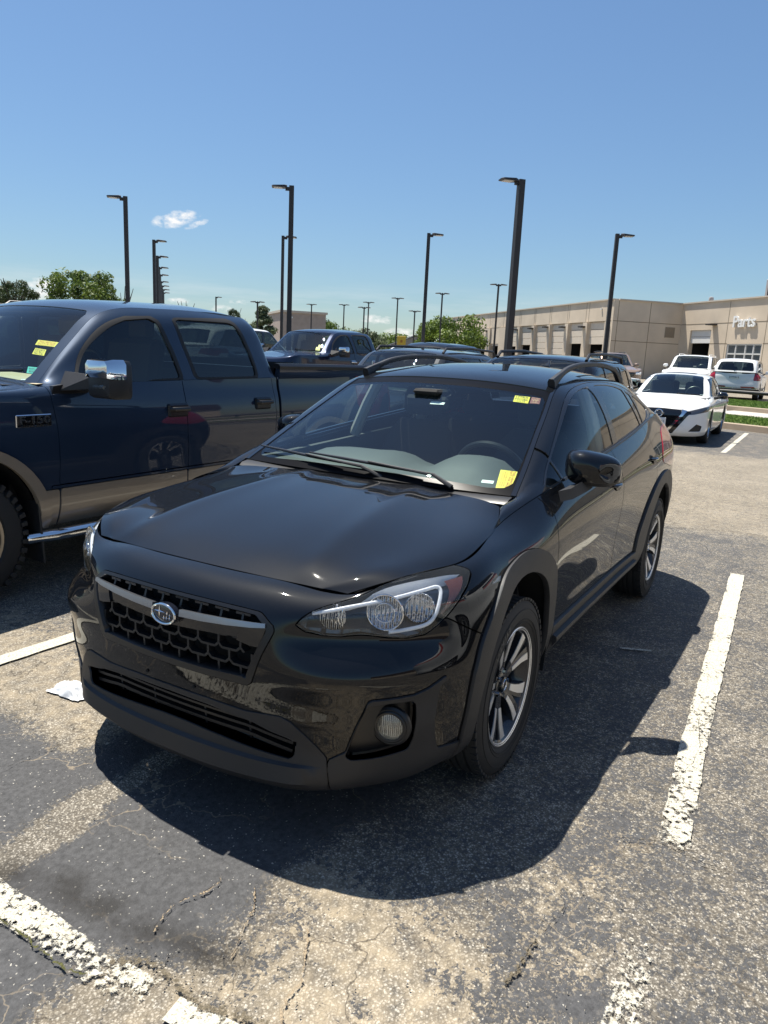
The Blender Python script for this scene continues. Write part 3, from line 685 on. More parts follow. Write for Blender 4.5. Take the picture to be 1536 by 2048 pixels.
# cracks
def crack_mat(name, col, bmp=.6):
    m, t, b = nt(name); L = t.links.new; tc = N_(t, 'ShaderNodeTexCoord'); at = N_(t, 'ShaderNodeAttribute', attribute_name='wear')
    n = N_(t, 'ShaderNodeTexNoise'); n.inputs['Scale'].default_value = 75; n.inputs['Detail'].default_value = 6; n.inputs['Roughness'].default_value = .7; L(tc.outputs['Object'], n.inputs['Vector'])
    s_ = N_(t, 'ShaderNodeMath', operation='SUBTRACT'); L(n.outputs[0], s_.inputs[0]); L(at.outputs['Fac'], s_.inputs[1]); r = N_(t, 'ShaderNodeMapRange'); r.inputs[1].default_value = -.03; r.inputs[2].default_value = .05; L(s_.outputs[0], r.inputs[0]); L(r.outputs[0], b.inputs['Alpha'])
    n2 = N_(t, 'ShaderNodeTexNoise'); n2.inputs['Scale'].default_value = 240; n2.inputs['Detail'].default_value = 3; L(tc.outputs['Object'], n2.inputs['Vector']); c = N_(t, 'ShaderNodeValToRGB'); L(n2.outputs[0], c.inputs[0]); c.color_ramp.elements[0].position = .3; c.color_ramp.elements[0].color = (*[k * .45 for k in col], 1); c.color_ramp.elements[1].position = .7; c.color_ramp.elements[1].color = (*[k * 1.35 for k in col], 1); L(c.outputs[0], b.inputs['Base Color']); b.inputs['Roughness'].default_value = .95
    bp = N_(t, 'ShaderNodeBump'); bp.inputs['Strength'].default_value = bmp; bp.inputs['Distance'].default_value = .004; L(n2.outputs[0], bp.inputs['Height']); L(bp.outputs[0], b.inputs['Normal']); return m
def crack(pts, w, mat, name='crack', z=.0035, jit=.005):
    P_ = crom(pts, 10, False); V, F, A = [], [], []
    P2 = []
    for p in P_: P2.append((p[0] + random.uniform(-jit, jit), p[1] + random.uniform(-jit, jit)))
    for i, p in enumerate(P2):
        a = Vector(P2[max(i - 1, 0)]); b = Vector(P2[min(i + 1, len(P2) - 1)]); d = (b - a).normalized(); q = Vector((-d.y, d.x)); e = min(1, i / 3, (len(P2) - 1 - i) / 3) * .8 + .2
        for k in range(5): c = Vector(p) + q * (k - 2) / 2 * w * .75; V.append((c.x, c.y, float(gz(c.x, c.y)) + z)); A.append((1.0, .62, .42, .62, 1.0)[k] + .55 * (1 - e) + random.uniform(-.08, .10))
    for i in range(len(P2) - 1):
        for k in range(4): F.append((5 * i + k, 5 * i + k + 1, 5 * i + k + 6, 5 * i + k + 5))
    o = tag(mk(name, V, F, mat, None, False), kind='structure'); a = o.data.attributes.new('wear', 'FLOAT', 'POINT'); a.data.foreach_set('value', np.array(A, np.float32)); return o
CK = crack_mat('crack_shadow', (.012, .010, .008)); CS_ = crack_mat('sand_in_crack', (.30, .235, .155)); MOSS = crack_mat('moss_in_crack', (.085, .085, .025), 1); DIRT = crack_mat('dry_dirt_in_crack', (.14, .115, .075), 1)
crack([(1.09, -.651), (.946, -.655), (.892, -.641), (.763, -.602), (.60, -.56)], .007, CK)
for pp in ([(1.04, .377), (1.09, .40), (1.147, .388), (1.20, .36), (1.257, .363), (1.33, .39)], [(1.027, .493), (1.10, .55), (1.163, .572), (1.304, .635)]): crack(pp, .010, CS_); crack(pp, .0028, CK, z=.0045)
crack([(.76, 1.275), (.811, 1.267), (.90, 1.262), (.97, 1.25)], .034, DIRT); crack([(.562, 1.303), (.70, 1.285), (.811, 1.267), (.934, 1.257), (1.095, 1.243)], .005, CK, z=.0045)
crack([(.20, 1.33), (.17, 1.40), (.125, 1.50), (.165, 1.61), (.139, 1.781), (.10, 2.1)], .006, CK, z=.0075); crack([(.30, 1.36), (.18, 1.40), (.12, 1.45)], .005, CK)
crack([(-.2, 1.42), (-.55, 1.50), (-1.0, 1.44)], .004, CK, z=.0065); crack([(-4.9, .2), (-5.3, .9), (-5.4, 1.4), (-5.2, 2.6)], .03, CK); crack([(1.05, .70), (1.2, .80), (1.33, .83), (1.42, .95)], .016, CS_)
crack([(1.525, -.2), (1.517, .1), (1.524, .183), (1.526, .296), (1.50, .36)], .014, MOSS, z=.006); crack([(1.47, .36), (1.40, .44), (1.405, .537), (1.415, .68), (1.374, .80), (1.36, .95)], .045, DIRT, z=.006)
crack([(-4.6, 1.0), (-4.1, 1.2), (-3.4, 1.9)], .01, CK)
# loose stones and dry litter along the cracks: one unbroken scatter
m = MB()
for k in range(420):
    if k < 150: x, y = random.gauss(1.40, .035), random.uniform(.35, .95)
    elif k < 280: x, y = random.uniform(.4, 1.5), random.uniform(.7, 1.5)
    else: x, y = random.uniform(-1.0, 1.5), random.uniform(-1.6, 2.2)
    r = random.uniform(.0015, .0045); bm_ = [Vector((random.uniform(-1, 1), random.uniform(-1, 1), random.uniform(-.6, .8))) * r for _ in range(1)]
    n0 = len(m.v); z0 = float(gz(x, y)); m.add([(x + r, y, z0), (x - r * .6, y + r * .9, z0), (x - r * .5, y - r, z0), (x + bm_[0].x * .3, y + bm_[0].y * .3, z0 + r * 1.1)], [(0, 1, 3), (1, 2, 3), (2, 0, 3)])
tag(m.build('loose_gravel', simple('loose_stone', (.36, .32, .26), .9, var=.5, vscale=90), smooth=False), kind='stuff')
# ---------------------------------------------------------------- plastic bag on the ground
m = MB(); N_b = 18; rows = []
for i in range(N_b + 1):
    r = []
    for j in range(N_b + 1):
        a, b_ = i / N_b - .5, j / N_b - .5
        h = .045 * max(0, 1 - (2.1 * a) ** 2 - (2.1 * b_) ** 2) ** .5 * (.35 + 1.1 * float(fbm(a + 3, b_ + 5, 7, 3, 8)))
        r.append((.515 + a * .12 * (1 - .3 * b_) + .02 * float(fbm(a, b_, 6, 2, 1)), -1.0 + b_ * .20 + .03 * float(fbm(a, b_, 6, 2, 2)), .004 + h))
    rows.append(r)
m.loft(rows, closed=False); bag = m.build('plastic_bag', simple('white_bag_film', (.62, .64, .66), .35, spec=.6), sharp=180)
tag(bag, 'crumpled white plastic bag on the asphalt by the black crossover bumper', 'plastic bag')
# ---------------------------------------------------------------- kerbed grass islands beyond the white sedan
CONC = simple('kerb_concrete', (.34, .27, .20), .9, bump=.3, bscale=120, var=.2, vscale=3); PALE = simple('pale_concrete', (.46, .42, .37), .9, bump=.2, bscale=60, var=.15, vscale=2)
GRASS_SOIL = simple('grass_soil', (.055, .085, .015), .95, var=.4, vscale=5)
def strip(name, d0, d1, prof, mat, s0=-4.2, s1=40):
    m = MB(); m.loft([[tuple(ISL_O + ISL_D * s_ + ISL_N * d) + (z,) for d, z in prof] for s_ in np.linspace(s0, s1, 30)], closed=False)
    return tag(m.build(name, mat, sharp=30), kind='structure')
strip('kerb', 0, 0, [(0, -.02), (.02, .155), (.05, .17), (.16, .172), (.17, .10)], CONC)
strip('grass_bed', 0, 0, [(.16, .165), (.6, .19), (2.2, .20), (3.3, .17)], GRASS_SOIL)
strip('path', 0, 0, [(3.3, .178), (3.35, .182), (5.6, .20)], PALE)
strip('kerb', 0, 0, [(5.6, .19), (5.62, .335), (5.65, .35), (5.78, .352), (5.8, .25)], CONC, -10)
strip('grass_bed', 0, 0, [(5.78, .345), (7, .38), (9.2, .40), (10.6, .34), (10.8, .28)], GRASS_SOIL, -10)
# grass blades on the beds
def blades(name, d0, d1, n, zf, seed):
    r = np.random.default_rng(seed); s_ = r.uniform(-9.8 if d0 > 4 else -4.1, 5, n); d = r.uniform(d0, d1, n); P0 = ISL_O + s_[:, None] * ISL_D + d[:, None] * ISL_N
    h = r.uniform(.03, .075, n); an = r.uniform(0, 6.28, n); w = r.uniform(.006, .012, n); le = r.normal(0, .02, (n, 2))
    V = np.empty((n, 3, 3)); z = zf(d)
    V[:, 0] = np.stack([P0[:, 0] - np.cos(an) * w, P0[:, 1] - np.sin(an) * w, z], 1); V[:, 1] = np.stack([P0[:, 0] + np.cos(an) * w, P0[:, 1] + np.sin(an) * w, z], 1); V[:, 2] = np.stack([P0[:, 0] + le[:, 0], P0[:, 1] + le[:, 1], z + h], 1)
    F = np.arange(n * 3).reshape(n, 3)
    return tag(mk(name, [tuple(v) for v in V.reshape(-1, 3)], F.tolist(), simple('lawn_blades_' + name, (.15, .24, .03), .7, var=.45, vscale=1.5), None, False), kind='stuff')
blades('lawn', .2, 3.25, 26000, lambda d: np.interp(d, [.16, .6, 2.2, 3.3], [.165, .19, .2, .17]), 3)
blades('lawn', 5.8, 10.7, 36000, lambda d: np.interp(d, [5.78, 7, 9.2, 10.6], [.345, .38, .40, .34]), 4)
# low black pipe rail at the back of the far island
rail_d, RM = 11.0, simple('black_rail_paint', (.012, .012, .013), .5)
gr = thing('guard_rail', 'low black metal rail on posts between the grass and the parked white SUVs', 'guard rail', tuple(ISL_O + ISL_N * rail_d) + (.28,))
m = MB(); a, b = ISL_D * -9.4, ISL_D * 30; m.tube([(a[0], a[1], .40), (b[0], b[1], .40)], .075, 10); m.build('rail', RM, gr)
for s_ in np.arange(-8.0, 30, 2.6): q = ISL_D * s_; m = MB(); m.tube([(q[0], q[1], -.1), (q[0], q[1], .38)], .07, 8); m.build('post', RM, gr)
# ================================================================ dealership building
E1 = Vector((.727, .687, 0)).normalized(); E2 = Vector((-E1.y, E1.x, 0)); BK = Vector((-59.97, -13.76, 0))
def stucco(name, col, sc=.5):
    m, t, b = nt(name); L = t.links.new; tc = N_(t, 'ShaderNodeTexCoord'); n = N_(t, 'ShaderNodeTexNoise'); n.inputs['Scale'].default_value = sc; n.inputs['Detail'].default_value = 7; L(tc.outputs['Object'], n.inputs['Vector'])
    r = N_(t, 'ShaderNodeMapRange'); r.inputs[1].default_value = .3; r.inputs[2].default_value = .7; r.inputs[3].default_value = .88; r.inputs[4].default_value = 1.08; L(n.outputs[0], r.inputs[0])
    mx = N_(t, 'ShaderNodeMix', data_type='RGBA', blend_type='MULTIPLY'); mx.inputs[0].default_value = 1; mx.inputs[6].default_value = (*col, 1); L(r.outputs[0], mx.inputs[7]); L(mx.outputs[2], b.inputs['Base Color']); b.inputs['Roughness'].default_value = .9
    n2 = N_(t, 'ShaderNodeTexNoise'); n2.inputs['Scale'].default_value = 30; L(tc.outputs['Object'], n2.inputs['Vector']); bp = N_(t, 'ShaderNodeBump'); bp.inputs['Strength'].default_value = .25; bp.inputs['Distance'].default_value = .02; L(n2.outputs[0], bp.inputs['Height']); L(bp.outputs[0], b.inputs['Normal'])
    return m
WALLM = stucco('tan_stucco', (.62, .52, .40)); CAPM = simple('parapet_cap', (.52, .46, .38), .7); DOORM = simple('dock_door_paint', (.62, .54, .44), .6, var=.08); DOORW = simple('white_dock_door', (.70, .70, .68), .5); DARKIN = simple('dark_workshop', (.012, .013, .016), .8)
SEAMM = simple('panel_joint', (.20, .16, .11), .9); WINM = simple('office_window_glass', (.10, .12, .13), .06, spec=1.0); ALU = simple('window_aluminium', (.62, .62, .60), .4)
bld = thing('service_building', 'long tan dealership building with roll up doors and a parts entrance', 'building', BK, math.atan2(E1.y, E1.x))
# local frame: +x runs along E1, +y away from the lot; the long facade is y = 0, x from -46 to 0; the parts wing front is y = 6.25
HB = 6.65
def wallseg(name, x0, x1, holes, y, z1=HB, th=.35):
    """wall along x with rectangular openings (x0, x1, z0, z1), built of butted blocks"""
    m = MB(); xs = sorted({x0, x1, *[h[0] for h in holes], *[h[1] for h in holes]})
    for a, b in zip(xs, xs[1:]):
        hs = [h for h in holes if h[0] <= a + 1e-6 and h[1] >= b - 1e-6]; z = -.4
        for h in sorted(hs, key=lambda q: q[2]):
            if h[2] > z + .01: m.box(((a + b) / 2, y + th / 2, (z + h[2]) / 2), (b - a, th, h[2] - z))
            z = h[3]
        m.box(((a + b) / 2, y + th / 2, (z + z1) / 2), (b - a, th, z1 - z))
    return m.build(name, WALLM, bld, smooth=False)
doors = [(-3.86, -1.0, 3.14), (-7.42, -4.72, 3.2), (-11.18, -8.2, 0), (-14.76, -11.94, 0), (-18.42, -15.5, 3.1), (-22.1, -19.2, 2.95), (-26.98, -24.25, 3.0), (-31.2, -28.4, 3.22), (-35.0, -32.3, 3.2), (-44.3, -41.5, 3.2)]
holes = [(a, b, -.4, 5.0 if i < 6 else 3.25) for i, (a, b, o) in enumerate(doors)]
w_f = wallseg('facade', -45.6, -.36, holes, 0)
w_e = MB(); w_e.box((-.175, 3.4, 3.125), (.35, 6.8, 7.05)); w_e = w_e.build('end_wall', WALLM, bld, smooth=False)
pholes = [(1.38, 4.0, -.4, 4.55), (6.05, 9.78, -.4, 3.47), (14, 17, -.4, 3.47), (20, 26, -.4, 3.47)]
w_p = wallseg('parts_wall', .0, 32, pholes, 6.25)
m = MB(); m.box((-22.9, 30, 3.1), (45.3, .35, 7.0)); m.box((-45.4, 15, 3.1), (.35, 29.6, 7.0)); m.build('far_wall', WALLM, bld, smooth=False); m = MB(); m.box((31.8, 18, 3.1), (.35, 23.2, 7.0)); m.build('far_wall', WALLM, bld, smooth=False); m = MB(); m.box((16, 29.7, 3.1), (31.9, .35, 7.0)); m.build('far_wall', WALLM, bld, smooth=False)
m = MB(); m.box((-23, 15, 6.3), (45, 29.2, .2)); m.box((16, 18, 6.3), (32, 23, .2)); m.build('roof_deck', simple('roof_membrane', (.45, .44, .42), .9), bld, smooth=False)
for nm, c, d in (('parapet_cap', (-22.9, .15, 6.70), (45.6, .52, .10)), ('parapet_cap', (-.15, 3.55, 6.70), (.52, 6.26, .10)), ('parapet_cap', (16.06, 6.40, 6.70), (31.9, .52, .10))): m = MB(); m.box(c, d); m.build(nm, CAPM, bld, smooth=False)
# panel joints, proud strips of shadow line 3 mm off the wall
def joint(par, c, d): m = MB(); m.box(c, d); m.build('panel_joint', SEAMM, par, smooth=False)
for z in (5.02,):
    joint(w_f, (-22.9, -.004, z), (45.4, .012, .045)); joint(w_e, (.004, 3.12, z), (.012, 6.2, .045)); joint(w_p, (16, 6.246, z), (31.9, .012, .045))
joint(w_e, (.004, 3.12, 3.45), (.012, 6.2, .045)); joint(w_p, (5.02, 6.246, 3.5), (2.0, .012, .045)); joint(w_p, (11.9, 6.246, 3.5), (4.1, .012, .045))
for x in (-4.06, -4.55, -7.72, -8.05, -11.4, -11.75, -15.0, -15.3, -18.6, -19.0, -22.3, -23.4, -26, -27.6, -30.2, -32.0, -34.4, -36.9, -39.2, -41.2, -43.9): joint(w_f, (x, -.004, 5.86), (.04, .012, 1.6))
for x in (-22.6, -23.6, -27.5, -28.1, -31.6, -36.9, -40.77): joint(w_f, (x, -.004, 4.15), (.04, .012, 1.7))
for y in (.42, 3.3): joint(w_e, (.004, y, 3.4), (.012, .04, 6.4))
for x in (5.85, 9.95, 13.5, 18.2): joint(w_p, (x, 6.246, 4.2), (.04, .012, 4.8))
# pilasters between the dock doors
for a, b in ((-1.0, -.36), (-4.72, -3.86), (-8.2, -7.42), (-11.94, -11.18), (-15.5, -14.76), (-19.2, -18.42), (-24.25, -22.1), (-28.4, -26.98)): m = MB(); m.box(((a + b) / 2, -.09, 2.3), (b - a - .12, .16, 5.36)); m.build('pilaster', WALLM, bld, smooth=False)
for i, (a, b, o) in enumerate(doors):
    top_ = 5.0 if i < 6 else 3.25; dm = DOORM if i < 6 else simple('pale_dock_door', (.66, .59, .50), .6)
    if o < top_:
        par = None; n = max(1, int(round((top_ - o) / .55)))
        for k in range(n):
            m = MB(); zc = o + (top_ - o) * (k + .5) / n; m.box(((a + b) / 2, .16, zc), (b - a, .06, (top_ - o) / n - .025), bev=.015)
            q = m.build('door_panel' if par else 'roll_up_door', dm, par or bld, smooth=False); par = par or q
    m = MB(); m.box(((a + b) / 2, 3.2, 2.4), (b - a + .6, 5.6, 5.6)); 
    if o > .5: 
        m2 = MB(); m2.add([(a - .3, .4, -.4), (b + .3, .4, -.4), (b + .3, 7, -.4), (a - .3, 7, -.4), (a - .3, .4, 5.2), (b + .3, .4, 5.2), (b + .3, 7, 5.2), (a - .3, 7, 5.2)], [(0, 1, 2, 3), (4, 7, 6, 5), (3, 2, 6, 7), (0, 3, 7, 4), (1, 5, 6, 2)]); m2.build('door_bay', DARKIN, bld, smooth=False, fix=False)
# parts bay door, window and lettering
par = None
for k in range(2):
    m = MB(); m.box((2.69, 6.42, 3.52 + .52 * (k + .5)), (2.62, .06, .50), bev=.015); q = m.build('door_panel' if par else 'parts_door', DOORW, par or bld, smooth=False); par = par or q
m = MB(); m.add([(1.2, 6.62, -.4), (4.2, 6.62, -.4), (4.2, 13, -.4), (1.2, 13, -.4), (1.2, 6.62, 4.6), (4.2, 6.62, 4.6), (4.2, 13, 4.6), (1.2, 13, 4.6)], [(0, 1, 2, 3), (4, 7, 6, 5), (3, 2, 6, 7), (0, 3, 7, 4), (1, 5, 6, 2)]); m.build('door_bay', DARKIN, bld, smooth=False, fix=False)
def shopfront(x0, x1, cols, zt=3.47, zm=2.75):
    fr = MB()
    for x in cols: fr.box((x, 6.36, (zt - .4) / 2), (.10, .12, zt + .4))
    for z in (zt - .05, zm): fr.box(((x0 + x1) / 2, 6.362, z), (x1 - x0, .11, .10))
    o = fr.build('window_frame', ALU, bld, smooth=False)
    for a, b in zip(cols, cols[1:]):
        for z0, z1 in ((.0, zm - .05), (zm + .05, zt - .1)): m = MB(); m.box(((a + b) / 2, 6.40, (z0 + z1) / 2), (b - a - .10, .03, z1 - z0)); m.build('pane', WINM, o, smooth=False)
shopfront(6.05, 9.78, (6.1, 7.0, 8.05, 8.9, 9.73)); shopfront(14, 17, (14.05, 15.5, 16.95)); shopfront(20, 26, (20.05, 21.5, 23, 24.5, 25.95))
vs_, fs_ = text_mesh('Parts', 1.28, .06, 'CENTER', 3, bold=.02)
mk('sign_letters', [(7.77 + v.x * .93, 6.25 - .12 - v.z, 5.02 + v.y * .9) for v in vs_], fs_, simple('white_sign_letter', (.82, .82, .80), .3, coat=.3), bld, smooth=False)
m = MB()
for z in np.linspace(3.98, 4.72, 9): m.box((.012, 5.27, z), (.05, .80, .07), Matrix.Rotation(.5, 3, 'Y'))
m.box((.012, 4.85, 4.35), (.06, .04, .84)); m.box((.012, 5.69, 4.35), (.06, .04, .84)); lv = m.build('wall_louvre', simple('louvre_paint', (.30, .25, .19), .7), bld, smooth=False)
LMP = simple('bronze_fixture', (.03, .026, .024), .5)
for x, z in ((-4.44, 4.62), (-8.19, 4.68), (-11.77, 4.76), (-15.2, 4.7), (-19.14, 4.66), (-28.12, 4.71), (-32.5, 4.6), (-36.93, 4.6), (-40.77, 4.63)): m = MB(); m.box((x, -.32, z), (.55, .62, .14), bev=.03); m.build('wall_lamp', LMP, bld, smooth=False)
m = MB(); m.box((4.35, 5.92, 4.92), (.62, .66, .12), bev=.03); m.build('wall_lamp', LMP, bld, smooth=False)
m = MB(); m.box((-1.9, -.06, 6.0), (.18, .12, .12)); m.build('camera_bracket', ALU, bld, smooth=False)
HV = simple('roof_unit_metal', (.34, .31, .30), .6, var=.15)
for c, d in (((9.6, 8.2, 7.3), (3.0, 2.0, 1.5)), ((-33, 9, 7.0), (2.2, 1.6, .9)), ((-27.5, 8, 6.95), (2.6, 1.6, .8))):
    m = MB(); m.box(c, d, bev=.06); u_ = m.build('roof_unit', HV, bld, smooth=False)
    m = MB(); m.box((c[0] - d[0] * .22, c[1] - d[1] / 2 - .01, c[2]), (d[0] * .36, .03, d[2] * .6)); m.build('unit_grille', DARKIN, u_, smooth=False)
m = MB(); m.tube([(1.05, 8.0, 6.3), (1.05, 8.0, 7.05)], .10, 8); m.lathe([(.0001, .36), (.17, .30), (.20, .12), (.17, 0), (.0001, 0)], (1.05, 8.0, 6.95), 'z', 12); m.build('roof_vent', HV, bld)
# service wing on the near side, out of frame: the flanks of the crossover mirror it
SB = thing('service_wing', 'brown and tan service wing with white letters, seen only as a reflection', 'building', (-7.5, 31, 0), 0)
m = MB(); m.box((0, 0, 1.7), (60, .5, 3.4)); m.build('lower_wall', WALLM, SB, smooth=False); m = MB(); m.box((0, -.15, 5.1), (60, .7, 3.4)); m.build('upper_band', simple('brown_metal_band', (.085, .055, .045), .6), SB, smooth=False)
vs_, fs_ = text_mesh('Service', 2.0, .08, 'CENTER', 3, bold=.03); mk('sign_letters', [(-v.x * -1.0 + 5, -.56 - v.z, 5.0 + v.y) for v in vs_], fs_, DOORW, SB, smooth=False)
# ================================================================ light poles
POLE = simple('dark_bronze_pole', (.030, .026, .025), .5, var=.15); LEDM = simple('lamp_diffuser', (.55, .56, .55), .3)
def pole_one(pos, H, w, ang, lab, double=False, grp=None):
    t = thing('light_pole', lab, 'light pole', (pos[0], pos[1], float(gz(*pos))), ang, grp)
    m = MB(); m.loft([[(sx * ww, sy * ww, z) for sx, sy in ((-1, -1), (1, -1), (1, 1), (-1, 1))] for z, ww in ((-.3, w / 2), (H, w / 2 * .92))]); m.build('shaft', POLE, t, smooth=False)
    m = MB(); m.box((0, 0, .35), (.45, .45, .9), bev=.04); m.build('base', CONC, t, smooth=False)
    for s_ in ((1, -1) if double else (1,)):
        m = MB(); m.box((s_ * .09, 0, H - .08), (.14, .05, .09)); m.build('arm', POLE, t, smooth=False)
        m = MB(); L_, wd = .36, .27
        m.loft([[(s_ * x, y, H - .06 + k * z) for y, z in ((-hw, 0), (hw, 0), (hw * .9, .05), (0, .075), (-hw * .9, .05))] for x, hw, k in ((.12, wd * .30, 1.0), (.19, wd * .5, 1.1), (.12 + L_, wd * .5, .7), (.15 + L_, wd * .46, .5))]); h = m.build('lamp_head', POLE, t, smooth=False)
        m = MB(); m.box((s_ * (.17 + L_ / 2), 0, H - .066), (L_ * .62, wd * .7, .016)); m.build('diffuser', LEDM, h, smooth=False)
    return t
S9 = .509
def pp(x, y): return (2.522 + (x - 2.522) * S9, 1.731 + (y - 1.731) * S9)
LFT = math.atan2(-.87, .50)          # image left, seen from the camera
RGT = LFT + math.pi
NEAR = [((-29.09, -34.65), LFT + .25, 'light pole rising behind the first blue pickup cab, lamp head to the left'), ((-29.93, -23.28), LFT + .1, 'tall light pole in front of a thinner one, lamp head to the left'), ((-30.49, -11.07), LFT + .35, 'tallest light pole right behind the black crossover roof'),
        ((-45.4, -10.42), RGT, 'light pole in front of the corner of the tan building'), ((-44.98, -23.07), RGT, 'light pole standing behind the dark wagon roof rack'), ((-43.45, -34.41), RGT, 'thin light pole half hidden by the nearer tall pole')]
for k, (p, a, lab) in enumerate(NEAR): pole_one(pp(*p), 5.5, (.13, .135, .15, .12, .125, .11)[k], a, lab)
ROW = [(-42.63, -47.0), (-50.7, -55.27), (-58.31, -63.21), (-64.74, -69.92), (-72.07, -77.57), (-77.45, -83.09), (-82.83, -88.6), (-88.06, -94.03)]
ORD = ['nearest and tallest', 'second', 'third', 'fourth', 'fifth', 'sixth', 'seventh', 'farthest and lowest']
for k, p in enumerate(ROW): pole_one(pp(*p), 5.5, .12, RGT, '%s light pole of the row receding left of centre' % ORD[k], grp='row of light poles receding to the left')
FAR = [((-98.6, -92.34), 0, 'short far light pole above the blue pickup roof', 0), ((-118.82, -86.4), 1, 'far twin light pole beside the pale building', 1), ((-118.9, -78.88), 1, 'far twin light pole left of the round trees', 1), ((-99.51, -62.22), 1, 'low far twin light pole left of a taller one', 1), ((-112.6, -69.54), 1, 'far twin light pole just right of the low one', 1), ((-103.76, -58.67), 1, 'far twin light pole over the green hedge', 1), ((-106.55, -56.98), 1, 'far twin light pole beside the grey shed', 1), ((-95.43, -46.72), 1, 'twin light pole in front of the bright tree by the tan building', 1), ((-83.92, -33.62), 1, 'twin light pole in front of the long tan facade', 1), ((-82.6, -69.57), 1, 'dark twin light pole in front of the pale green tree', 1)]
HF = [5.5, 5.5, 5.5, 4.6, 5.5, 5.5, 4.6, 5.5, 5.5, 4.6]
for (p, a, lab, dbl), h in zip(FAR, HF): pole_one(pp(*p), h, .115, RGT if not a else RGT, lab, bool(dbl), 'far light poles')
# ================================================================ trees
def leaf_mat(name, c0, c1):
    m, t, b = nt(name); L = t.links.new; oi = N_(t, 'ShaderNodeTexCoord'); n = N_(t, 'ShaderNodeTexNoise'); n.inputs['Scale'].default_value = .9; n.inputs['Detail'].default_value = 4; L(oi.outputs['Object'], n.inputs['Vector'])
    r = N_(t, 'ShaderNodeValToRGB'); r.color_ramp.elements[0].position = .35; r.color_ramp.elements[0].color = (*c0, 1); r.color_ramp.elements[1].position = .68; r.color_ramp.elements[1].color = (*c1, 1); L(n.outputs[0], r.inputs[0]); L(r.outputs[0], b.inputs['Base Color']); b.inputs['Roughness'].default_value = .6
    tr = N_(t, 'ShaderNodeBsdfTranslucent'); L(r.outputs[0], tr.inputs[0]); mx = N_(t, 'ShaderNodeMixShader'); mx.inputs[0].default_value = .3; L(b.outputs[0], mx.inputs[1]); L(tr.outputs[0], mx.inputs[2]); L(mx.outputs[0], t.nodes['Material Output'].inputs[0]); return m
LEAF = [leaf_mat('oak_leaves', (.06, .10, .02), (.17, .235, .04)), leaf_mat('dark_leaves', (.025, .045, .014), (.065, .095, .026)), leaf_mat('bright_leaves', (.075, .12, .018), (.19, .26, .04)), leaf_mat('silvery_leaves', (.065, .09, .045), (.15, .185, .085))]
BARK = simple('bark', (.075, .055, .04), .9)
def crown_mesh(seed, rx, rz, nclump, nleaf, size, shape='round'):
    r = np.random.default_rng(seed); V = []; 
    cl = r.normal(size=(nclump, 3)); cl /= np.linalg.norm(cl, axis=1, keepdims=True); cl *= r.uniform(.35, 1, (nclump, 1)) ** .5
    cl = cl * [rx, rx, rz]
    if shape == 'cone': cl[:, :2] *= (1 - .75 * (cl[:, 2:3] + rz) / (2 * rz))
    cr = r.uniform(.22, .40, nclump) * rx
    k = r.integers(0, nclump, nleaf); d = r.normal(size=(nleaf, 3)); d /= np.linalg.norm(d, axis=1, keepdims=True)
    c = cl[k] + d * (cr[k] * r.uniform(.55, 1.05, nleaf))[:, None] * [1, 1, .8]
    a = r.normal(size=(nleaf, 3)); a /= np.linalg.norm(a, axis=1, keepdims=True); nrm = d + r.normal(size=(nleaf, 3)) * .5; a = np.cross(nrm, a); a /= np.linalg.norm(a, axis=1, keepdims=True) + 1e-9; b = np.cross(nrm, a); b /= np.linalg.norm(b, axis=1, keepdims=True) + 1e-9
    s_ = (size * r.uniform(.6, 1.4, nleaf))[:, None]
    V = np.stack([c - a * s_, c + b * s_ * .55, c + a * s_, c - b * s_ * .55], 1).reshape(-1, 3)
    me = bpy.data.meshes.new('crown'); me.from_pydata([tuple(v) for v in V], [], np.arange(nleaf * 4).reshape(-1, 4).tolist()); return me
def trunk_mesh(h, r, seed):
    rd = random.Random(seed); m = MB(); m.tube([(0, 0, -.4), (.02, .03, h * .4), (rd.uniform(-.1, .1), .05, h)], [r, r * .75, r * .5], 8)
    for k in range(6): a = k * 1.05 + rd.uniform(-.3, .3); q = h * rd.uniform(.6, .95); m.tube([(0, 0, q), (math.cos(a) * h * .25, math.sin(a) * h * .25, q + h * .25), (math.cos(a) * h * .45, math.sin(a) * h * .45, q + h * .55)], [r * .4, r * .25, r * .1], 6)
    o = m.build('trunk', BARK); me = o.data; bpy.data.objects.remove(o); return me
CR_ME = {'round': [crown_mesh(s_, 2.6, 2.2, 40, 9500, .115) for s_ in (1, 2, 3)], 'cone': [crown_mesh(9, 1.5, 2.9, 34, 8000, .10, 'cone'), crown_mesh(10, 1.7, 2.7, 30, 8000, .10)], 'small': [crown_mesh(5, 1.4, 1.2, 16, 3500, .09), crown_mesh(6, 1.5, 1.1, 16, 3500, .09)]}
TR_ME = [trunk_mesh(2.2, .22, 1), trunk_mesh(2.0, .16, 2)]
for L_ in CR_ME.values():
    for me in L_: me.materials.append(LEAF[0])
def tree(dirxy, d, topz, kind, leaf, scale, lab, seed, squash=1.0, rows=None):
    x, y = 2.522 + dirxy[0] * d, 1.731 + dirxy[1] * d; z0 = float(gz(x, y))
    h = topz - z0; t = thing('tree', lab, 'tree', (x, y, z0), seed * 1.7, 'trees along the horizon')
    L_ = CR_ME[kind]; me = L_[seed % len(L_)].copy(); me.materials.clear(); me.materials.append(LEAF[leaf])
    c = bpy.data.objects.new('crown', me); COL.objects.link(c); c.parent = t; rz_ = {'round': 2.6, 'cone': 3.2, 'small': 1.45}[kind]
    c.scale = (scale * squash, scale * squash, scale); c.location = (0, 0, h - rz_ * scale)
    k = bpy.data.objects.new('trunk', TR_ME[seed % 2]); COL.objects.link(k); k.parent = t; s2 = max(.3, (h - rz_ * scale * 1.2) / 2.2); k.scale = (1, 1, s2)
    return t
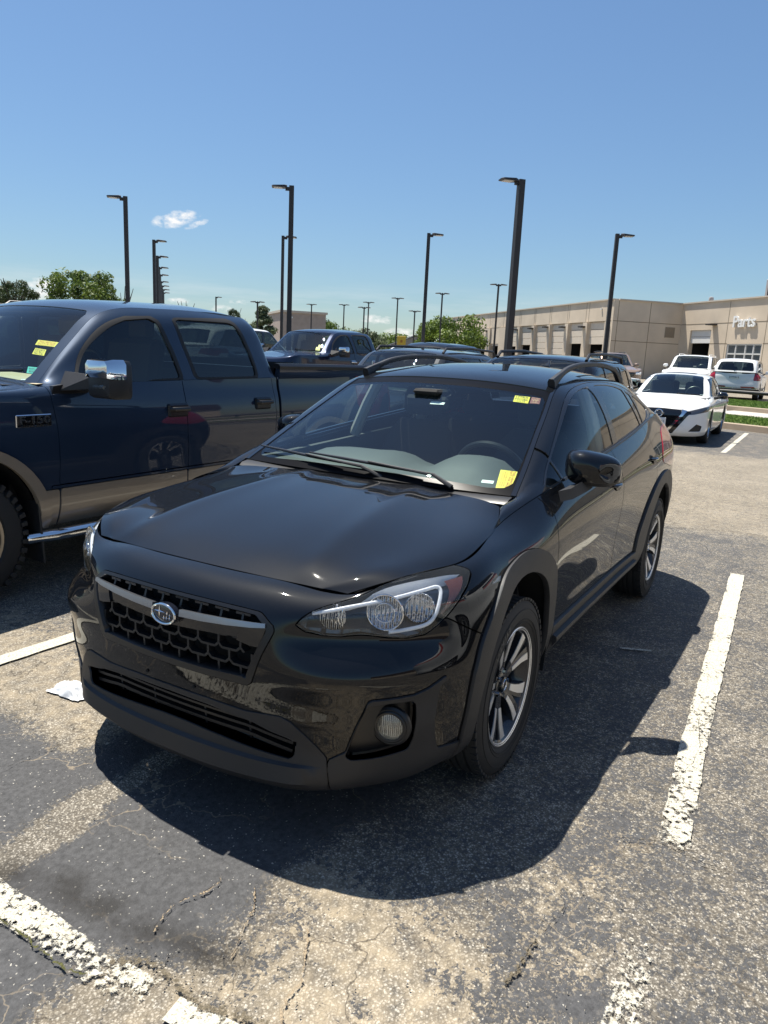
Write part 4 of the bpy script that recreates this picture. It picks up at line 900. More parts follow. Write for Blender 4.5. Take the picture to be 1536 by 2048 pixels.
# direction from the camera, distance, top height
def tz(el, d): return 1.555 + el * d
TREES = [((-.556, -.831), 64, .0660, 'round', 1, .55, 'dark green tree at the far left edge above the blue pickup', 0, 1.05), ((-.6165, -.7873), 66, .0860, 'round', 0, 1.02, 'broad bright green tree behind the blue pickup roof', 1, 1.12), ((-.652, -.758), 84, .0570, 'small', 0, .8, 'tiny tree top between the blue pickup roof and the light pole', 2, 1.0),
 ((-.7066, -.7076), 90, .0530, 'small', 1, 1.0, 'small dark tree just right of the receding light poles', 0, 1), ((-.7473, -.6645), 95, .0490, 'small', 1, .8, 'small dark conical tree above the rear end of the pickup roof', 1, .6), ((-.757, -.6534), 95, .0400, 'small', 3, 1.0, 'low pale shrub like tree left of the pale tall tree', 0, 1),
 ((-.7714, -.6363), 70, .0570, 'cone', 3, .95, 'tall pale green tree left of the low pale building', 0, 1.15), ((-.8213, -.5705), 92, .0400, 'round', 0, 1.2, 'round green tree right of the low pale building', 2, .9), ((-.8128, -.5825), 105, .0440, 'round', 1, 1.0, 'darker tree rising behind the pale building corner', 1, .9), ((-.832, -.5547), 88, .0265, 'round', 0, .9, 'low green tree in front of the round green ones', 0, 1.3),
 ((-.850, -.5267), 96, .0350, 'small', 3, 1.9, 'pale olive tree between the far twin poles', 1, .9), ((-.859, -.512), 110, .0270, 'round', 2, 1.1, 'bright hedge like tree left of the yellow sign', 1, 1.6), ((-.8687, -.4953), 108, .0290, 'round', 2, 1.1, 'bright hedge like tree behind the yellow sign', 2, 1.5), ((-.878, -.478), 125, .0260, 'round', 1, 1.0, 'dull far tree above the grey shed roof', 0, 1.6),
 ((-.9026, -.4305), 78, .0590, 'round', 2, 1.45, 'large bright tree at the far end of the tan building', 0, .95), ((-.8955, -.4450), 80, .0500, 'round', 2, 1.15, 'bright tree left of the large one by the tan building', 1, .9), ((-.795, -.6066), 115, .0400, 'round', 1, .9, 'tree top showing above the pale building roof', 2, 1.4), ((-.8, -.6), 130, .0300, 'round', 1, 1.4, 'dim wide tree far behind the pale building', 1, 2.0)]
for d_, dist, el, kind, leaf, sc_, lab, sd, sq in TREES: tree(d_, dist, tz(el, dist), kind, leaf, sc_, lab, sd, sq)
# low pale building, grey shed and yellow sign in the distance
lb = thing('low_building', 'low pale stone building beside the round trees', 'building', (2.522 - .7975 * 82, 1.731 - .6038 * 82, 0), math.atan2(-.6038, -.7975) + math.pi / 2 + .2)
PST = stucco('pale_brown_stone', (.40, .33, .28), 2.0)
m = MB(); m.box((0, 0, 2.5), (4.6, 8, 5.4)); w_ = m.build('wall', PST, lb, smooth=False)
m = MB(); m.box((0, 0, 5.27), (4.9, 8.3, .22)); m.build('roof_edge', CAPM, lb, smooth=False)
m = MB(); m.box((-1.05, 4.03, 1.9), (1.5, .10, 2.6)); m.build('doorway', DARKIN, lb, smooth=False); m = MB(); m.box((1.3, 4.03, 4.7), (.3, .16, .16)); m.build('wall_lamp', DOORW, lb, smooth=False)
sh_ = thing('shed', 'low grey shed with a pale gabled roof right of the yellow sign', 'shed', (2.522 - .884 * 95, 1.731 - .4674 * 95, 0), math.atan2(-.4674, -.884) + math.pi / 2)
m = MB(); m.prism([(-3.4, -.3), (3.4, -.3), (3.4, 2.6), (0.4, 3.75), (-3.4, 2.4)], -4, 4, 'y'); m.build('wall', simple('shed_wall', (.36, .34, .31), .8), sh_, smooth=False)
m = MB(); m.prism([(3.7, 2.5), (.4, 3.82), (-3.7, 2.35), (-3.7, 2.45), (.4, 3.96), (3.7, 2.62)], -4.2, 4.2, 'y'); m.build('roof', simple('shed_roof', (.60, .57, .52), .6), sh_, smooth=False)
fw = thing('fence', 'low grey fence left of the yellow sign in the far distance', 'fence', (2.522 - .864 * 98, 1.731 - .5035 * 98, 0), math.atan2(-.5035, -.864) + math.pi / 2)
for k in range(10): m = MB(); m.box((-4.5 + k, 0, .9), (.96, .1, 2.0)); m.build('fence_panel', simple('fence_grey', (.33, .32, .30), .9) if k == 0 else bpy.data.materials['fence_grey'], fw, smooth=False)
ys = thing('sign', 'small square yellow sign on a post in the far distance', 'sign', (2.522 - .8731 * 88, 1.731 - .4876 * 88, 0), math.atan2(-.4876, -.8731) + math.pi)
m = MB(); m.box((0, 0, 1.4), (.1, .1, 3.2)); m.build('post', POLE, ys, smooth=False); m = MB(); m.box((.09, 0, 3.05), (.06, 1.0, 1.15), bev=.02); p_ = m.build('sign_panel', simple('yellow_sign', (.78, .50, .05), .5), ys, smooth=False); m = MB(); m.box((.125, 0, 3.05), (.02, .25, .3)); m.build('sign_mark', simple('sign_orange', (.5, .2, .03), .5), p_, smooth=False)
# ---------------------------------------------------------------- small clouds in the sky dome
def clouds():
    t = wt; L = t.links.new; tc = N_(t, 'ShaderNodeTexCoord'); D = tc.outputs['Generated']
    def dot(v, axis):
        n = N_(t, 'ShaderNodeVectorMath', operation='DOT_PRODUCT'); L(v, n.inputs[0]); n.inputs[1].default_value = axis; return n.outputs['Value']
    def mth(op, a, b_=None, c=None):
        n = N_(t, 'ShaderNodeMath', operation=op)
        for i, x in enumerate((a, b_, c)):
            if x is None: continue
            if isinstance(x, (int, float)): n.inputs[i].default_value = x
            else: L(x, n.inputs[i])
        return n.outputs[0]
    def noise(sc, st, det=6):
        mp = N_(t, 'ShaderNodeMapping'); mp.inputs['Scale'].default_value = st; L(D, mp.inputs[0]); n = N_(t, 'ShaderNodeTexNoise'); n.inputs['Scale'].default_value = sc; n.inputs['Detail'].default_value = det; n.inputs['Roughness'].default_value = .62; L(mp.outputs[0], n.inputs['Vector']); return n.outputs[0]
    nz = noise(70, (1, 1, 2.0), 8); total = None
    def puff(az_c, el, a, b_, thr, slope=0):
        nonlocal total
        ax = Vector((az_c[0], az_c[1], 0)).normalized(); tg = Vector((-ax.y, ax.x, 0))
        u = mth('DIVIDE', dot(D, tuple(tg)), a); v = mth('DIVIDE', mth('SUBTRACT', mth('MULTIPLY_ADD', u, slope, dot(D, (0, 0, 1))), el), b_)
        r2 = mth('ADD', mth('MULTIPLY', u, u), mth('MULTIPLY', v, v)); f = mth('MULTIPLY', mth('GREATER_THAN', dot(D, tuple(ax)), 0), mth('MAXIMUM', mth('SUBTRACT', 1.0, r2), 0.0))
        m_ = N_(t, 'ShaderNodeMapRange'); m_.inputs[1].default_value = thr; m_.inputs[2].default_value = thr + .75; L(mth('MULTIPLY', f, mth('MULTIPLY_ADD', nz, 2.6, -.55)), m_.inputs[0]); q = m_.outputs[0]
        total = q if total is None else mth('MAXIMUM', total, q)
    puff((-.698, -.716), .1475, .040, .0125, .30, .010); puff((-.716, -.698), .1440, .020, .006, .36, .008)
    puff((-.582, -.813), .056, .035, .016, .2); puff((-.700, -.714), .053, .02, .006, .35); puff((-.737, -.676), .047, .02, .006, .35); puff((-.752, -.659), .056, .02, .005, .4); puff((-.856, -.517), .043, .03, .008, .3); puff((-.873, -.488), .026, .032, .010, .2)
    band = mth('MULTIPLY', mth('MAXIMUM', mth('SUBTRACT', 1.0, mth('ABSOLUTE', mth('DIVIDE', mth('SUBTRACT', dot(D, (0, 0, 1)), .062), .03))), 0.0), mth('MULTIPLY_ADD', noise(7, (1, 1, 9), 4), 1.4, -.55)); band = mth('MAXIMUM', mth('MULTIPLY', band, .5), 0.0)
    total = mth('MAXIMUM', total, band)
    bg2 = N_(t, 'ShaderNodeBackground'); bg2.inputs[0].default_value = (1.0, .985, .97, 1); bg2.inputs[1].default_value = .60
    mx = N_(t, 'ShaderNodeMixShader'); L(total, mx.inputs[0]); L(bg.outputs[0], mx.inputs[1]); L(bg2.outputs[0], mx.inputs[2]); L(mx.outputs[0], wo.inputs[0])
clouds()
# ================================================================ other vehicles: one builder, many bodies
M['liner'] = M['void']
def wheel_set(parent, pts, r, w, style, mat, rim_r=None):
    rim_r = rim_r or r * .66
    root = None
    for i, (x, y, rz) in enumerate(pts):
        if root is None:
            root = bpy.data.objects.new('wheel', None); COL.objects.link(root); root.parent = parent; root.empty_display_size = .2
            m = MB(); h = w / 2; m.lathe([(rim_r, -h * .8), (rim_r * 1.06, -h), (r * .90, -h), (r * .97, -h * .86), (r, -h * .66), (r, -h * .1), (r * .975, -h * .06), (r * .975, h * .06), (r, h * .1), (r, h * .66), (r * .97, h * .86), (r * .90, h), (rim_r * 1.06, h), (rim_r, h * .8)], (0, 0, 0), 'y', 40); ty_ = m.build('tyre', M['rubber'], root, sharp=40)
            if style.get('tread'):
                b = MB()
                for k in range(44):
                    a = 2 * math.pi * k / 44
                    for s_ in (1, -1): R3 = Matrix.Rotation(-a - (.07 if s_ < 0 else 0), 3, 'Y'); b.box(R3 @ Vector((r * .985, s_ * h * .80, 0)), (.03, h * .42, r * .075), R3); b.box(R3 @ Vector((r * .955, s_ * h * .985, 0)), (r * .07, .014, r * .06), R3)
                b.build('tread_block', M['rubber'], ty_, smooth=False)['kind'] = 'stuff'
            m = MB(); m.lathe([(rim_r * 1.03, h * .83), (rim_r * 1.02, h * .92), (rim_r * .95, h * .90), (rim_r * .92, h * .6), (rim_r * .88, -h * .7), (rim_r * 1.02, -h * .8)], (0, 0, 0), 'y', 40); rim = m.build('rim', mat, root, sharp=35)
            m = MB(); n = style.get('n', 5)
            for k in range(n):
                a = 2 * math.pi * k / n + .3
                def P(rr, da, hh): return (rr * math.cos(a + da), hh, rr * math.sin(a + da))
                wd = style.get('w', .24); tw = style.get('t', 1.25)
                m.loft([[P(rr, -wd * q / (rr / (rim_r * .35)), hh), P(rr, wd * q / (rr / (rim_r * .35)), hh), P(rr, wd * q / (rr / (rim_r * .35)), hh - .03), P(rr, -wd * q / (rr / (rim_r * .35)), hh - .03)] for rr, q, hh in ((rim_r * .18, 1.0, h * .55), (rim_r * .5, 1.1, h * .68), (rim_r * .95, tw * 1.3, h * .80))])
            m.lathe([(.0001, h * .72), (rim_r * .16, h * .70), (rim_r * .22, h * .5), (rim_r * .22, 0)], (0, 0, 0), 'y', 20); m.build('spoke', mat, rim, sharp=30)
            m = MB(); m.lathe([(.0001, h * .05), (rim_r * .8, h * .05), (rim_r * .8, -.01), (.0001, -.01)], (0, 0, 0), 'y', 24); m.build('brake_disc', M['dark_plastic'], root)
            root.location = (x, y, r); root.rotation_euler = (0, 0, rz)
        else:
            c = copy_tree(root, parent); c.location = (x, y, r); c.rotation_euler = (0, .3 * i, rz)
def gen_car(name, label, cat, loc, heading, sp, group=None):
    root = thing(name, label, cat, (loc[0], loc[1], float(gz(loc[0], loc[1]))), heading, group)
    st = sp.get('step', .035); hw, xn, xt = sp['hw'], sp['xn'], sp['xt']; R = len(sp['side'])
    top = np.array(sp['top'], float)[np.argsort(np.array(sp['top'], float)[:, 0])]
    def topat(x): return np.interp(x, top[:, 0], top[:, 1]), np.interp(x, top[:, 0], top[:, 2])
    nr, tr_ = sp.get('nr', 1.0), sp.get('tr', 1.0)
    FC = [(0, 0), (.34, .006), (.62, .030), (.82, .095), (.94, .21), (.99, .36)]
    xs = [x for x in sp.get('xs', np.linspace(xn - .55 * nr, xt + .5 * tr_, 9))]
    cols = []
    for f, d in FC:
        c = []
        for r in range(R):
            zn, dxn = sp['nose'][r]; zs_, ys_ = sp['side'][r]
            x = xn + dxn - d * nr; w_ = f ** 4
            if r == R - 1: yt, zt = topat(min(x, xn - .36 * nr + dxn)); c.append((x, f * yt, zn * (1 - w_) + zt * w_))
            else: c.append((x, f * ys_, zn * (1 - w_) + zs_ * w_))
        cols.append(c)
    for x in xs:
        c = []
        for r in range(R):
            zs_, ys_ = sp['side'][r]
            if r == R - 1: yt, zt = topat(x); c.append((x, yt, zt))
            else: c.append((x, ys_, zs_ + (sp.get('rise', 0) * (xn - x) / (xn - xt)) * (r / (R - 1))))
        cols.append(c)
    for f, d in FC[::-1]:
        c = []
        for r in range(R):
            zn, dxn = sp['tail'][r]; zs_, ys_ = sp['side'][r]; zs_ = zs_ + sp.get('rise', 0) * (r / (R - 1)); x = xt + dxn + d * tr_; w_ = f ** 4
            if r == R - 1: yt, zt = topat(max(x, xt + .3 * tr_)); c.append((x, f * yt, zn * (1 - w_) + zt * w_))
            else: c.append((x, f * ys_, zn * (1 - w_) + zs_ * w_))
        cols.append(c)
    B = Surf([[c[r] for c in cols] for r in range(R)])
    sk = Skin(B, lerp_samples([0, B.U[-1]], [st]), lerp_samples([0, B.V[-1]], [st]))
    pm = sp['paint']; lab = 1; made = {}
    feats = list(sp.get('feats', [])); ax0, ax1, wr = 0.0, -sp['wb'], sp['wr']
    ar = sp.get('arch', wr + .055); az = sp.get('archz', wr + .02)
    side_only = lambda f: (lambda A: np.where((A[:, 3] > hw * .6), f(A), 1.0))
    for xw in (ax0, ax1):
        poly = [(xw - ar, -.2)] + [(xw - ar * math.cos(a), az + ar * math.sin(a)) for a in np.linspace(0, math.pi, 22)] + [(xw + ar, -.2)]
        sk.region(side_only(xzp(poly)), 90)
    for ft in feats:
        where, nm, mat, poly, off, fl = ft[:6]; lab += 1
        f = poly_sdf(poly)
        if where == 'front': fn = lambda A, f=f: np.where(A[:, 2] > xn - .75, f(np.stack([np.abs(A[:, 3]), A[:, 4]], 1)), 1.0)
        elif where == 'rear': fn = lambda A, f=f: np.where(A[:, 2] < xt + .75, f(np.stack([np.abs(A[:, 3]), A[:, 4]], 1)), 1.0)
        else: fn = lambda A, f=f: np.where(A[:, 3] > hw * .55, f(A[:, [2, 4]]), 1.0)
        sk.region(fn, lab, (0,) if len(ft) < 7 else None)
        made[lab] = ft
    base = sk.extract_split(0, 'body', 'body_panel', pm, root, gap=.002, flange=.015)
    for l, ft in made.items():
        where, nm, mat, poly, off, fl = ft[:6]
        touches = any(abs(p[0]) < .05 for p in poly) and where != 'side'
        sk.extract(l, nm, mat, root, 'weld' if touches else 'mirror', gap=ft[7] if len(ft) > 7 else .0036, flange=fl, off=off)
    # bonnet and rear deck
    def deck(nm, x0, x1, crown_, front, mat=None, rows_n=10):
        rows = []; fr = [f for f, d in FC] 
        edge_nose = cols[:6] if front else cols[-6:][::-1]
        xe0 = edge_nose[5][R - 1][0]
        for t in np.linspace(0, 1, rows_n):
            xe = xe0 + (x1 - xe0) * t; ye, ze = topat(xe); r = []
            for k, f in enumerate(fr):
                xk = edge_nose[k][R - 1][0]; x = xk + (x1 - xk) * t if f < .95 else xk + (x1 - xk) * t
                y = (edge_nose[k][R - 1][1] * (1 - t) ** 2 + (f / fr[-1]) * ye * (1 - (1 - t) ** 2)); z0 = edge_nose[k][R - 1][2] * (1 - t) ** 2 + (1 - (1 - t) ** 2) * (ze + crown_ * (1 - (f / fr[-1]) ** 2.5))
                r.append((x, y, z0))
            r[-1] = (xe, ye, ze); rows.append(r)
        if not front: rows = rows[::-1]
        S = Surf(rows); s2 = Skin(S, lerp_samples([0, S.U[-1]], [st]), lerp_samples([0, S.V[-1]], [st]))
        return s2.extract(0, nm, mat or pm, root, 'weld', gap=.003, flange=.02)[0]
    deck('bonnet', 0, sp['cowl'], sp.get('crown', .05), True)
    if 'deck' in sp: deck('boot_lid', 0, sp['deck'], .03, False)
    # greenhouse
    rail = sp['rail']; belt = [(p[3] if len(p) > 3 else p[0],) for p in rail]
    belt = [(b[0], *topat(b[0])) for b in belt]; belt = [(x, y - .004, z - .002) for x, y, z in belt]
    nr_ = len(rail); cz = sp.get('roof_crown', .05)
    CRW = [crown(p[:3], dx, dz) for p, dx, dz in zip(rail, sp['rdx'], sp['rdz'])]
    RS = Surf(CRW); s3 = Skin(RS, lerp_samples([0, RS.U[-1]], [st]), lerp_samples([0, RS.V[-1]], [st]))
    um_ = RS.U[-1]
    v0, v1 = sp['screen']; V = RS.V; vi = lambda q: np.interp(q, np.arange(len(V)), V)
    m_ = sp.get('pillar', .07)
    s3.region(uvp([(-2, vi(v0)), (um_ - m_ - .02, vi(v0)), (um_ - m_, vi(v0) + .05), (um_ - m_, vi(v1) - .06), (um_ - m_ - .04, vi(v1)), (-2, vi(v1))]), 1)
    if 'backlight' in sp: b0, b1 = sp['backlight']; s3.region(uvp([(-2, vi(b0)), (um_ - m_ - .05, vi(b0)), (um_ - m_, vi(b0) + .05), (um_ - m_, vi(b1) - .05), (um_ - m_ - .03, vi(b1)), (-2, vi(b1))]), 2)
    if 'sunroof' in sp: b0, b1 = sp['sunroof']; s3.region(uvp([(-2, vi(b0)), (.36, vi(b0)), (.36, vi(b1)), (-2, vi(b1))]), 3)
    s3.extract(0, 'roof', pm, root, 'weld', gap=.001, flange=.012)
    scr = s3.extract(1, 'windscreen', sp.get('glass', M['screen_glass']), root, 'weld', gap=.004, flange=0, off=-.004)[0]
    if 'backlight' in sp: s3.extract(2, 'rear_window', M['tint_glass'], root, 'weld', gap=.004, flange=0, off=-.004)
    if 'sunroof' in sp: s3.extract(3, 'sunroof', M['frit'], root, 'weld', gap=.002, flange=.01, off=.002)
    CSD = [bow(a, b[:3], sp.get('bow', .8)) for a, b in zip(belt, rail)]
    SS = Surf([[c[r] for c in CSD] for r in range(5)], mirror=False)
    s4 = Skin(SS, lerp_samples([0, SS.U[-1]], [st]), lerp_samples([0, SS.V[-1]], [min(st, .03)]))
    for k, (gm, poly) in enumerate(sp['panes']): s4.region(xzp(poly), 10 + k)
    if 'band' in sp: s4.region(xzp(sp['band']), 5)
    for q in sp.get('seals', []): s4.region(xzp(q), 6)
    s4.extract(0, 'side_frame', pm, root, gap=.001, flange=.01)
    if 'band' in sp: s4.extract(5, 'window_frame', M['frame_black'], root, gap=.001, flange=.01, off=.001)
    if sp.get('seals'): s4.extract(6, 'window_seal', M['seal'], root, gap=.0005, flange=.01, off=.002)
    for k, (gm, poly) in enumerate(sp['panes']): s4.extract(10 + k, 'side_window', gm, root, gap=0, flange=0, off=-.008)
    # dark shell inside, seats that show through the glass
    zf = sp['side'][0][0]; zb = float(topat(sp['cowl'] - .8)[1])
    m = MB(); m.box(((xn + xt) / 2, 0, zf + .12), (xn - xt - .5, hw * 1.55, .10)); m.box((sp['cowl'] + .12, 0, (zf + zb) / 2), (.08, hw * 1.6, zb - zf - .05)); m.box(((sp['cowl'] + xn) / 2 + .05, 0, zf + .32), (abs(xn - sp['cowl']) * .6, hw * 1.0, .3)); m.build('underbody', M['void'], root, smooth=False)
    ce = sp.get('cab_end', xt + .5)
    m = MB(); m.box(((sp['cowl'] + ce) / 2, 0, zb - .34), (abs(ce - sp['cowl']) * .86, hw * 1.6, .06)); m.build('cabin_floor', M['void'], root, smooth=False)
    if sp.get('interior', True):
        cm = sp.get('cabin', M['cabin'])
        m = MB(); m.loft([[(sp['cowl'] - .02, y, zb - .02), (sp['cowl'] - .35, y, zb + .02 - .02 * abs(y)), (sp['cowl'] - .62, y, zb - .03), (sp['cowl'] - .64, y, zb - .35)] for y in np.linspace(-hw * .86, hw * .86, 7)], closed=False); m.build('dashboard', cm, root)
        for y in (hw * .42, -hw * .42):
            for x in ([sp['cowl'] - 1.15] + ([sp['cowl'] - 2.05] if ce < sp['cowl'] - 2.2 else [])):
                m = MB(); m.box((x, y, zb - .02), (.14, hw * .56, .62), Matrix.Rotation(-.2, 3, 'Y'), bev=.05); s_ = m.build('seat', sp.get('seats', M['cloth']), root); m = MB(); m.box((x - .1, y, zb + .36), (.09, .26, .18), bev=.04); m.build('headrest', sp.get('seats', M['cloth']), s_)
        m = MB(); c = Vector((sp['cowl'] - .72, hw * .42, zb + .02)); pts = [c + Vector((-.06 * math.sin(t), .18 * math.cos(t), .17 * math.sin(t))) for t in np.linspace(0, 2 * math.pi, 25)]; m.tube(pts + [pts[1]], .014, 6, cap=False); m.build('steering_wheel', M['dark_plastic'], root)
    for xw in (ax0, ax1):
        for s_ in (1, -1):
            prof = [(xw + (ar + .01) * math.cos(a), az + (ar + .01) * math.sin(a)) for a in np.linspace(-.25, math.pi + .25, 16)]; m = MB(); m.loft([[(x, s_ * (hw - .05), z) for x, z in prof], [(x, s_ * (hw - .36), z) for x, z in prof]], closed=False); m.add([(x, s_ * (hw - .36), z) for x, z in prof], [tuple(range(len(prof)))]); m.build('wheel_arch_liner', M['void'], root)
    ty = hw - sp.get('wo', .02) - sp.get('ww', .22) / 2
    wheel_set(root, [(ax0, ty, 0), (ax1, ty, 0), (ax0, -ty, math.pi), (ax1, -ty, math.pi)], wr, sp.get('ww', .22), sp.get('style', {}), sp.get('rim', M['alloy']), sp.get('rr'))
    if 'mirror' in sp:
        mx_, my_, mz_, mm = sp['mirror']
        for s_ in (1, -1):
            m = MB(); m.loft([[(mx_ + .03 - k * .16 , s_ * (my_ + .02 + q * (.21)), mz_ + z) for q, z in ((0, -.05), (.9, -.06), (1, -.02), (.95, .07), (.5, .085), (0, .07))] for k in (0, .15, .8, 1)] if False else [[(mx_ + xo, s_ * (my_ + .12 + a * .105 * k), mz_ + b * .075 * k) for a, b in ((-1, -.7), (-.7, -1), (.7, -1), (1, -.6), (1, .3), (.6, .9), (-.6, 1), (-1, .6))] for xo, k in ((.09, .45), (.07, .8), (.02, 1.0), (-.05, 1.0), (-.055, .9))]); r_ = m.build('door_mirror', mm, root, sharp=40)
            m = MB(); m.tube([(mx_ + .02, s_ * (my_ - .05), mz_ - .07), (mx_ + .01, s_ * (my_ + .08), mz_ - .04)], [.035, .028], 8); m.build('mirror_foot', M['plastic'], r_)
    if 'roofrails' in sp:
        x0, x1, y_, z_ = sp['roofrails']
        for s_ in (1, -1):
            m = MB(); m.tube([(x0 + .10, s_ * y_, z_ - .07), (x0, s_ * y_, z_), ((x0 + x1) / 2, s_ * y_, z_ + .025), (x1, s_ * y_, z_), (x1 - .10, s_ * y_, z_ - .08)], .02, 8); m.build('roof_rail', sp.get('railmat', M['plastic']), root)
    for (x, z, l_) in sp.get('handles', []):
        for s_ in (1, -1):
            yb = np.interp(z, [q[0] for q in sp['side']], [q[1] for q in sp['side']]); m = MB(); m.tube([(x + l_ / 2, s_ * (yb - .005), z), (x + l_ * .4, s_ * (yb + .03), z), (x - l_ * .4, s_ * (yb + .03), z), (x - l_ / 2, s_ * (yb - .005), z)], .015, 8, flat=1.2); m.build('door_handle', sp.get('handle_mat', pm), root)
    for (x, z0, z1, x1) in sp.get('seams', []): pass
    return root, scr, RS, topat
def seam_feats(polys, mat): return [('side', 'door', mat, p, 0, .02) for p in polys]
PT = {k: paint('paint_' + k, c, dust=d, flake=f) for k, c, d, f in (('blue', (.019, .033, .060), .08, .22), ('deep_blue', (.006, .012, .034), .10, .3), ('white', (.80, .80, .78), .05, 0), ('pearl', (.72, .72, .71), .05, 0), ('black', (.005, .005, .006), .12, 0), ('graphite', (.035, .038, .042), .12, .4), ('bronze', (.30, .22, .17), .1, .3), ('pink', (.42, .08, .10), .08, .1), ('silver', (.55, .56, .57), .06, .5))}
TAN = simple('tan_two_tone', (.27, .22, .165), .35, .25, coat=.8)
BEIGE = simple('beige_cabin_trim', (.42, .36, .24), .7); SEATBR = simple('brown_leather', (.10, .07, .045), .6)
# ---------------------------------------------------------------- pickups
def pick_spec(pnt, two_tone=True):
    sp = dict(hw=1.0, xn=.95, xt=-4.80, wb=3.53, wr=.392, ww=.27, wo=.03, arch=.475, archz=.42, step=.03, nr=.75, tr=.25, paint=pnt, pillar=.075,
        side=[(.40, .945), (.50, .985), (.62, .998), (.68, .998), (.85, 1.003), (1.02, 1.0), (1.15, .985), (1.23, .965), (1.28, .94)],
        nose=[(.42, -.10), (.50, -.01), (.60, 0), (.68, 0), (.85, -.02), (1.0, -.03), (1.08, -.05), (1.13, -.09), (1.16, -.17)],
        tail=[(.50, -.0), (.56, .0), (.64, .0), (.72, .0), (.88, .0), (1.02, .0), (1.12, .0), (1.24, .0), (1.33, .01)],
        top=[(1.0, .86, 1.14), (.5, .90, 1.185), (.0, .905, 1.225), (-.45, .905, 1.255), (-.70, .925, 1.275), (-1.3, .945, 1.295), (-2.0, .955, 1.305), (-2.78, .955, 1.315), (-3.0, .958, 1.32), (-4.8, .958, 1.33)],
        xs=[.40, .05, -.35, -.75, -1.2, -1.75, -2.3, -2.74, -2.84, -3.1, -3.6, -4.1, -4.5], cowl=-.56, crown=.05,
        rail=[(-.60, .82, 1.262), (-.80, .765, 1.435), (-1.0, .72, 1.60), (-1.17, .695, 1.725), (-1.32, .70, 1.775), (-1.60, .71, 1.80), (-2.1, .712, 1.812), (-2.55, .71, 1.80), (-2.72, .715, 1.745), (-2.77, .79, 1.55), (-2.80, .90, 1.33)],
        rdx=[.13, .11, .10, .085, .07, .03, 0, 0, 0, .02, .03], rdz=[.01, .02, .03, .035, .042, .055, .065, .06, .04, .01, .0], screen=(.15, 3.25), backlight=(8.2, 9.7), bow=.45, cab_end=-2.75,
        glass=M['screen_glass'], style={'n': 7, 'w': .20, 'tread': True}, rim=M['rim_tan'] if 'rim_tan' in M else M['alloy'], rr=.245)
    fw = crom([(-.86, 1.335), (-.98, 1.49), (-1.18, 1.635), (-1.33, 1.70)], 4, False) + [(-1.54, 1.725), (-1.60, 1.70), (-1.66, 1.50), (-1.70, 1.315), (-1.44, 1.305), (-1.33, 1.275), (-1.22, 1.245), (-.93, 1.235)]
    rw = [(-1.79, 1.725), (-1.83, 1.735)] + crom([(-2.36, 1.742), (-2.44, 1.715), (-2.50, 1.58), (-2.55, 1.36), (-2.50, 1.325)], 4, False) + [(-1.90, 1.318), (-1.87, 1.33), (-1.82, 1.55)]
    sp['panes'] = [(M['tint_glass'], fw), (M['tint_glass'], rw)]
    def fat(poly, d=.028):
        c = np.mean(poly, 0); return [tuple(np.array(p) + (np.array(p) - c) / np.linalg.norm(np.array(p) - c) * d) for p in poly]
    sp['seals'] = [fat(fw, .034), fat(rw, .034)]; sp['fat'] = fat
    return sp
M['rim_tan'] = simple('rim_warm_silver', (.52, .46, .38), .3, .9)
sp = pick_spec(PT['blue']); fat = sp['fat']
sp['panes'] = sp['panes']
FLARE = [(-.545, .0), (-.545, .44)] + [(.0 - .555 * math.cos(a), .42 + .535 * math.sin(a)) for a in np.linspace(0.05, math.pi - .05, 24)] + [(.56, .44), (.56, 0)]
FLARE_R = [(x - 3.53, z) for x, z in FLARE]
sp['feats'] = [('side', 'wheel_flare', TAN, FLARE, .022, .04), ('side', 'wheel_flare', TAN, FLARE_R, .022, .04),
  ('side', 'lower_panel', TAN, [(-.50, .30), (-.50, .638), (-.612, .638), (-.612, .30)], .002, .02), ('side', 'lower_panel', TAN, [(-.618, .30), (-.618, .640), (-1.705, .640), (-1.705, .30)], .002, .02), ('side', 'lower_panel', TAN, [(-1.712, .30), (-1.712, .640), (-2.80, .640), (-2.80, .30)], .002, .02), ('side', 'lower_panel', TAN, [(-2.83, .30), (-2.83, .640), (-5, .640), (-5, .30)], .002, .02),
  ('side', 'side_moulding', PT['blue'], [(-.55, .638), (-.55, .662), (-2.80, .662), (-2.80, .638)], .006, .01),
  ('side', 'front_door', PT['blue'], [(-.612, .655)] + crom([(-.62, .80), (-.615, 1.0), (-.60, 1.15), (-.585, 1.32)], 3, False) + [(-1.705, 1.34), (-1.715, .655)], 0, .02), ('side', 'rear_door', PT['blue'], [(-1.715, .655), (-1.705, 1.34), (-2.735, 1.34), (-2.76, 1.0), (-2.72, .655)], 0, .02),
  ('side', 'cab_gap', M['void'], [(-2.80, .30), (-2.80, 1.5), (-2.83, 1.5), (-2.83, .30)], -.03, 0),
  ('front', 'grille', M['void'], [(0, .72), (.46, .72), (.50, .80), (.50, 1.05), (0, 1.05)], -.03, .03), ('front', 'headlamp', M['lens'], [(.53, .78), (.93, .80), (.93, 1.06), (.54, 1.05)], 0, .02), ('front', 'bumper', M['chrome'], [(0, .40), (1.0, .40), (1.0, .68), (0, .68)], .03, .05), ('rear', 'tail_lamp', M['red_lens'], [(.80, .85), (1.0, .85), (1.0, 1.35), (.80, 1.35)], .01, .02)]
sp['cabin'] = BEIGE; sp['seats'] = SEATBR; sp['step'] = .022
f150, scr1, RS1, top1 = gen_car('pickup_truck', 'dark blue four door pickup with tan lower panels and a chrome capped mirror at left', 'pickup', (.20, -3.30), 0, sp)
for poly in (sp['panes'][0][1], sp['panes'][1][1]): pass
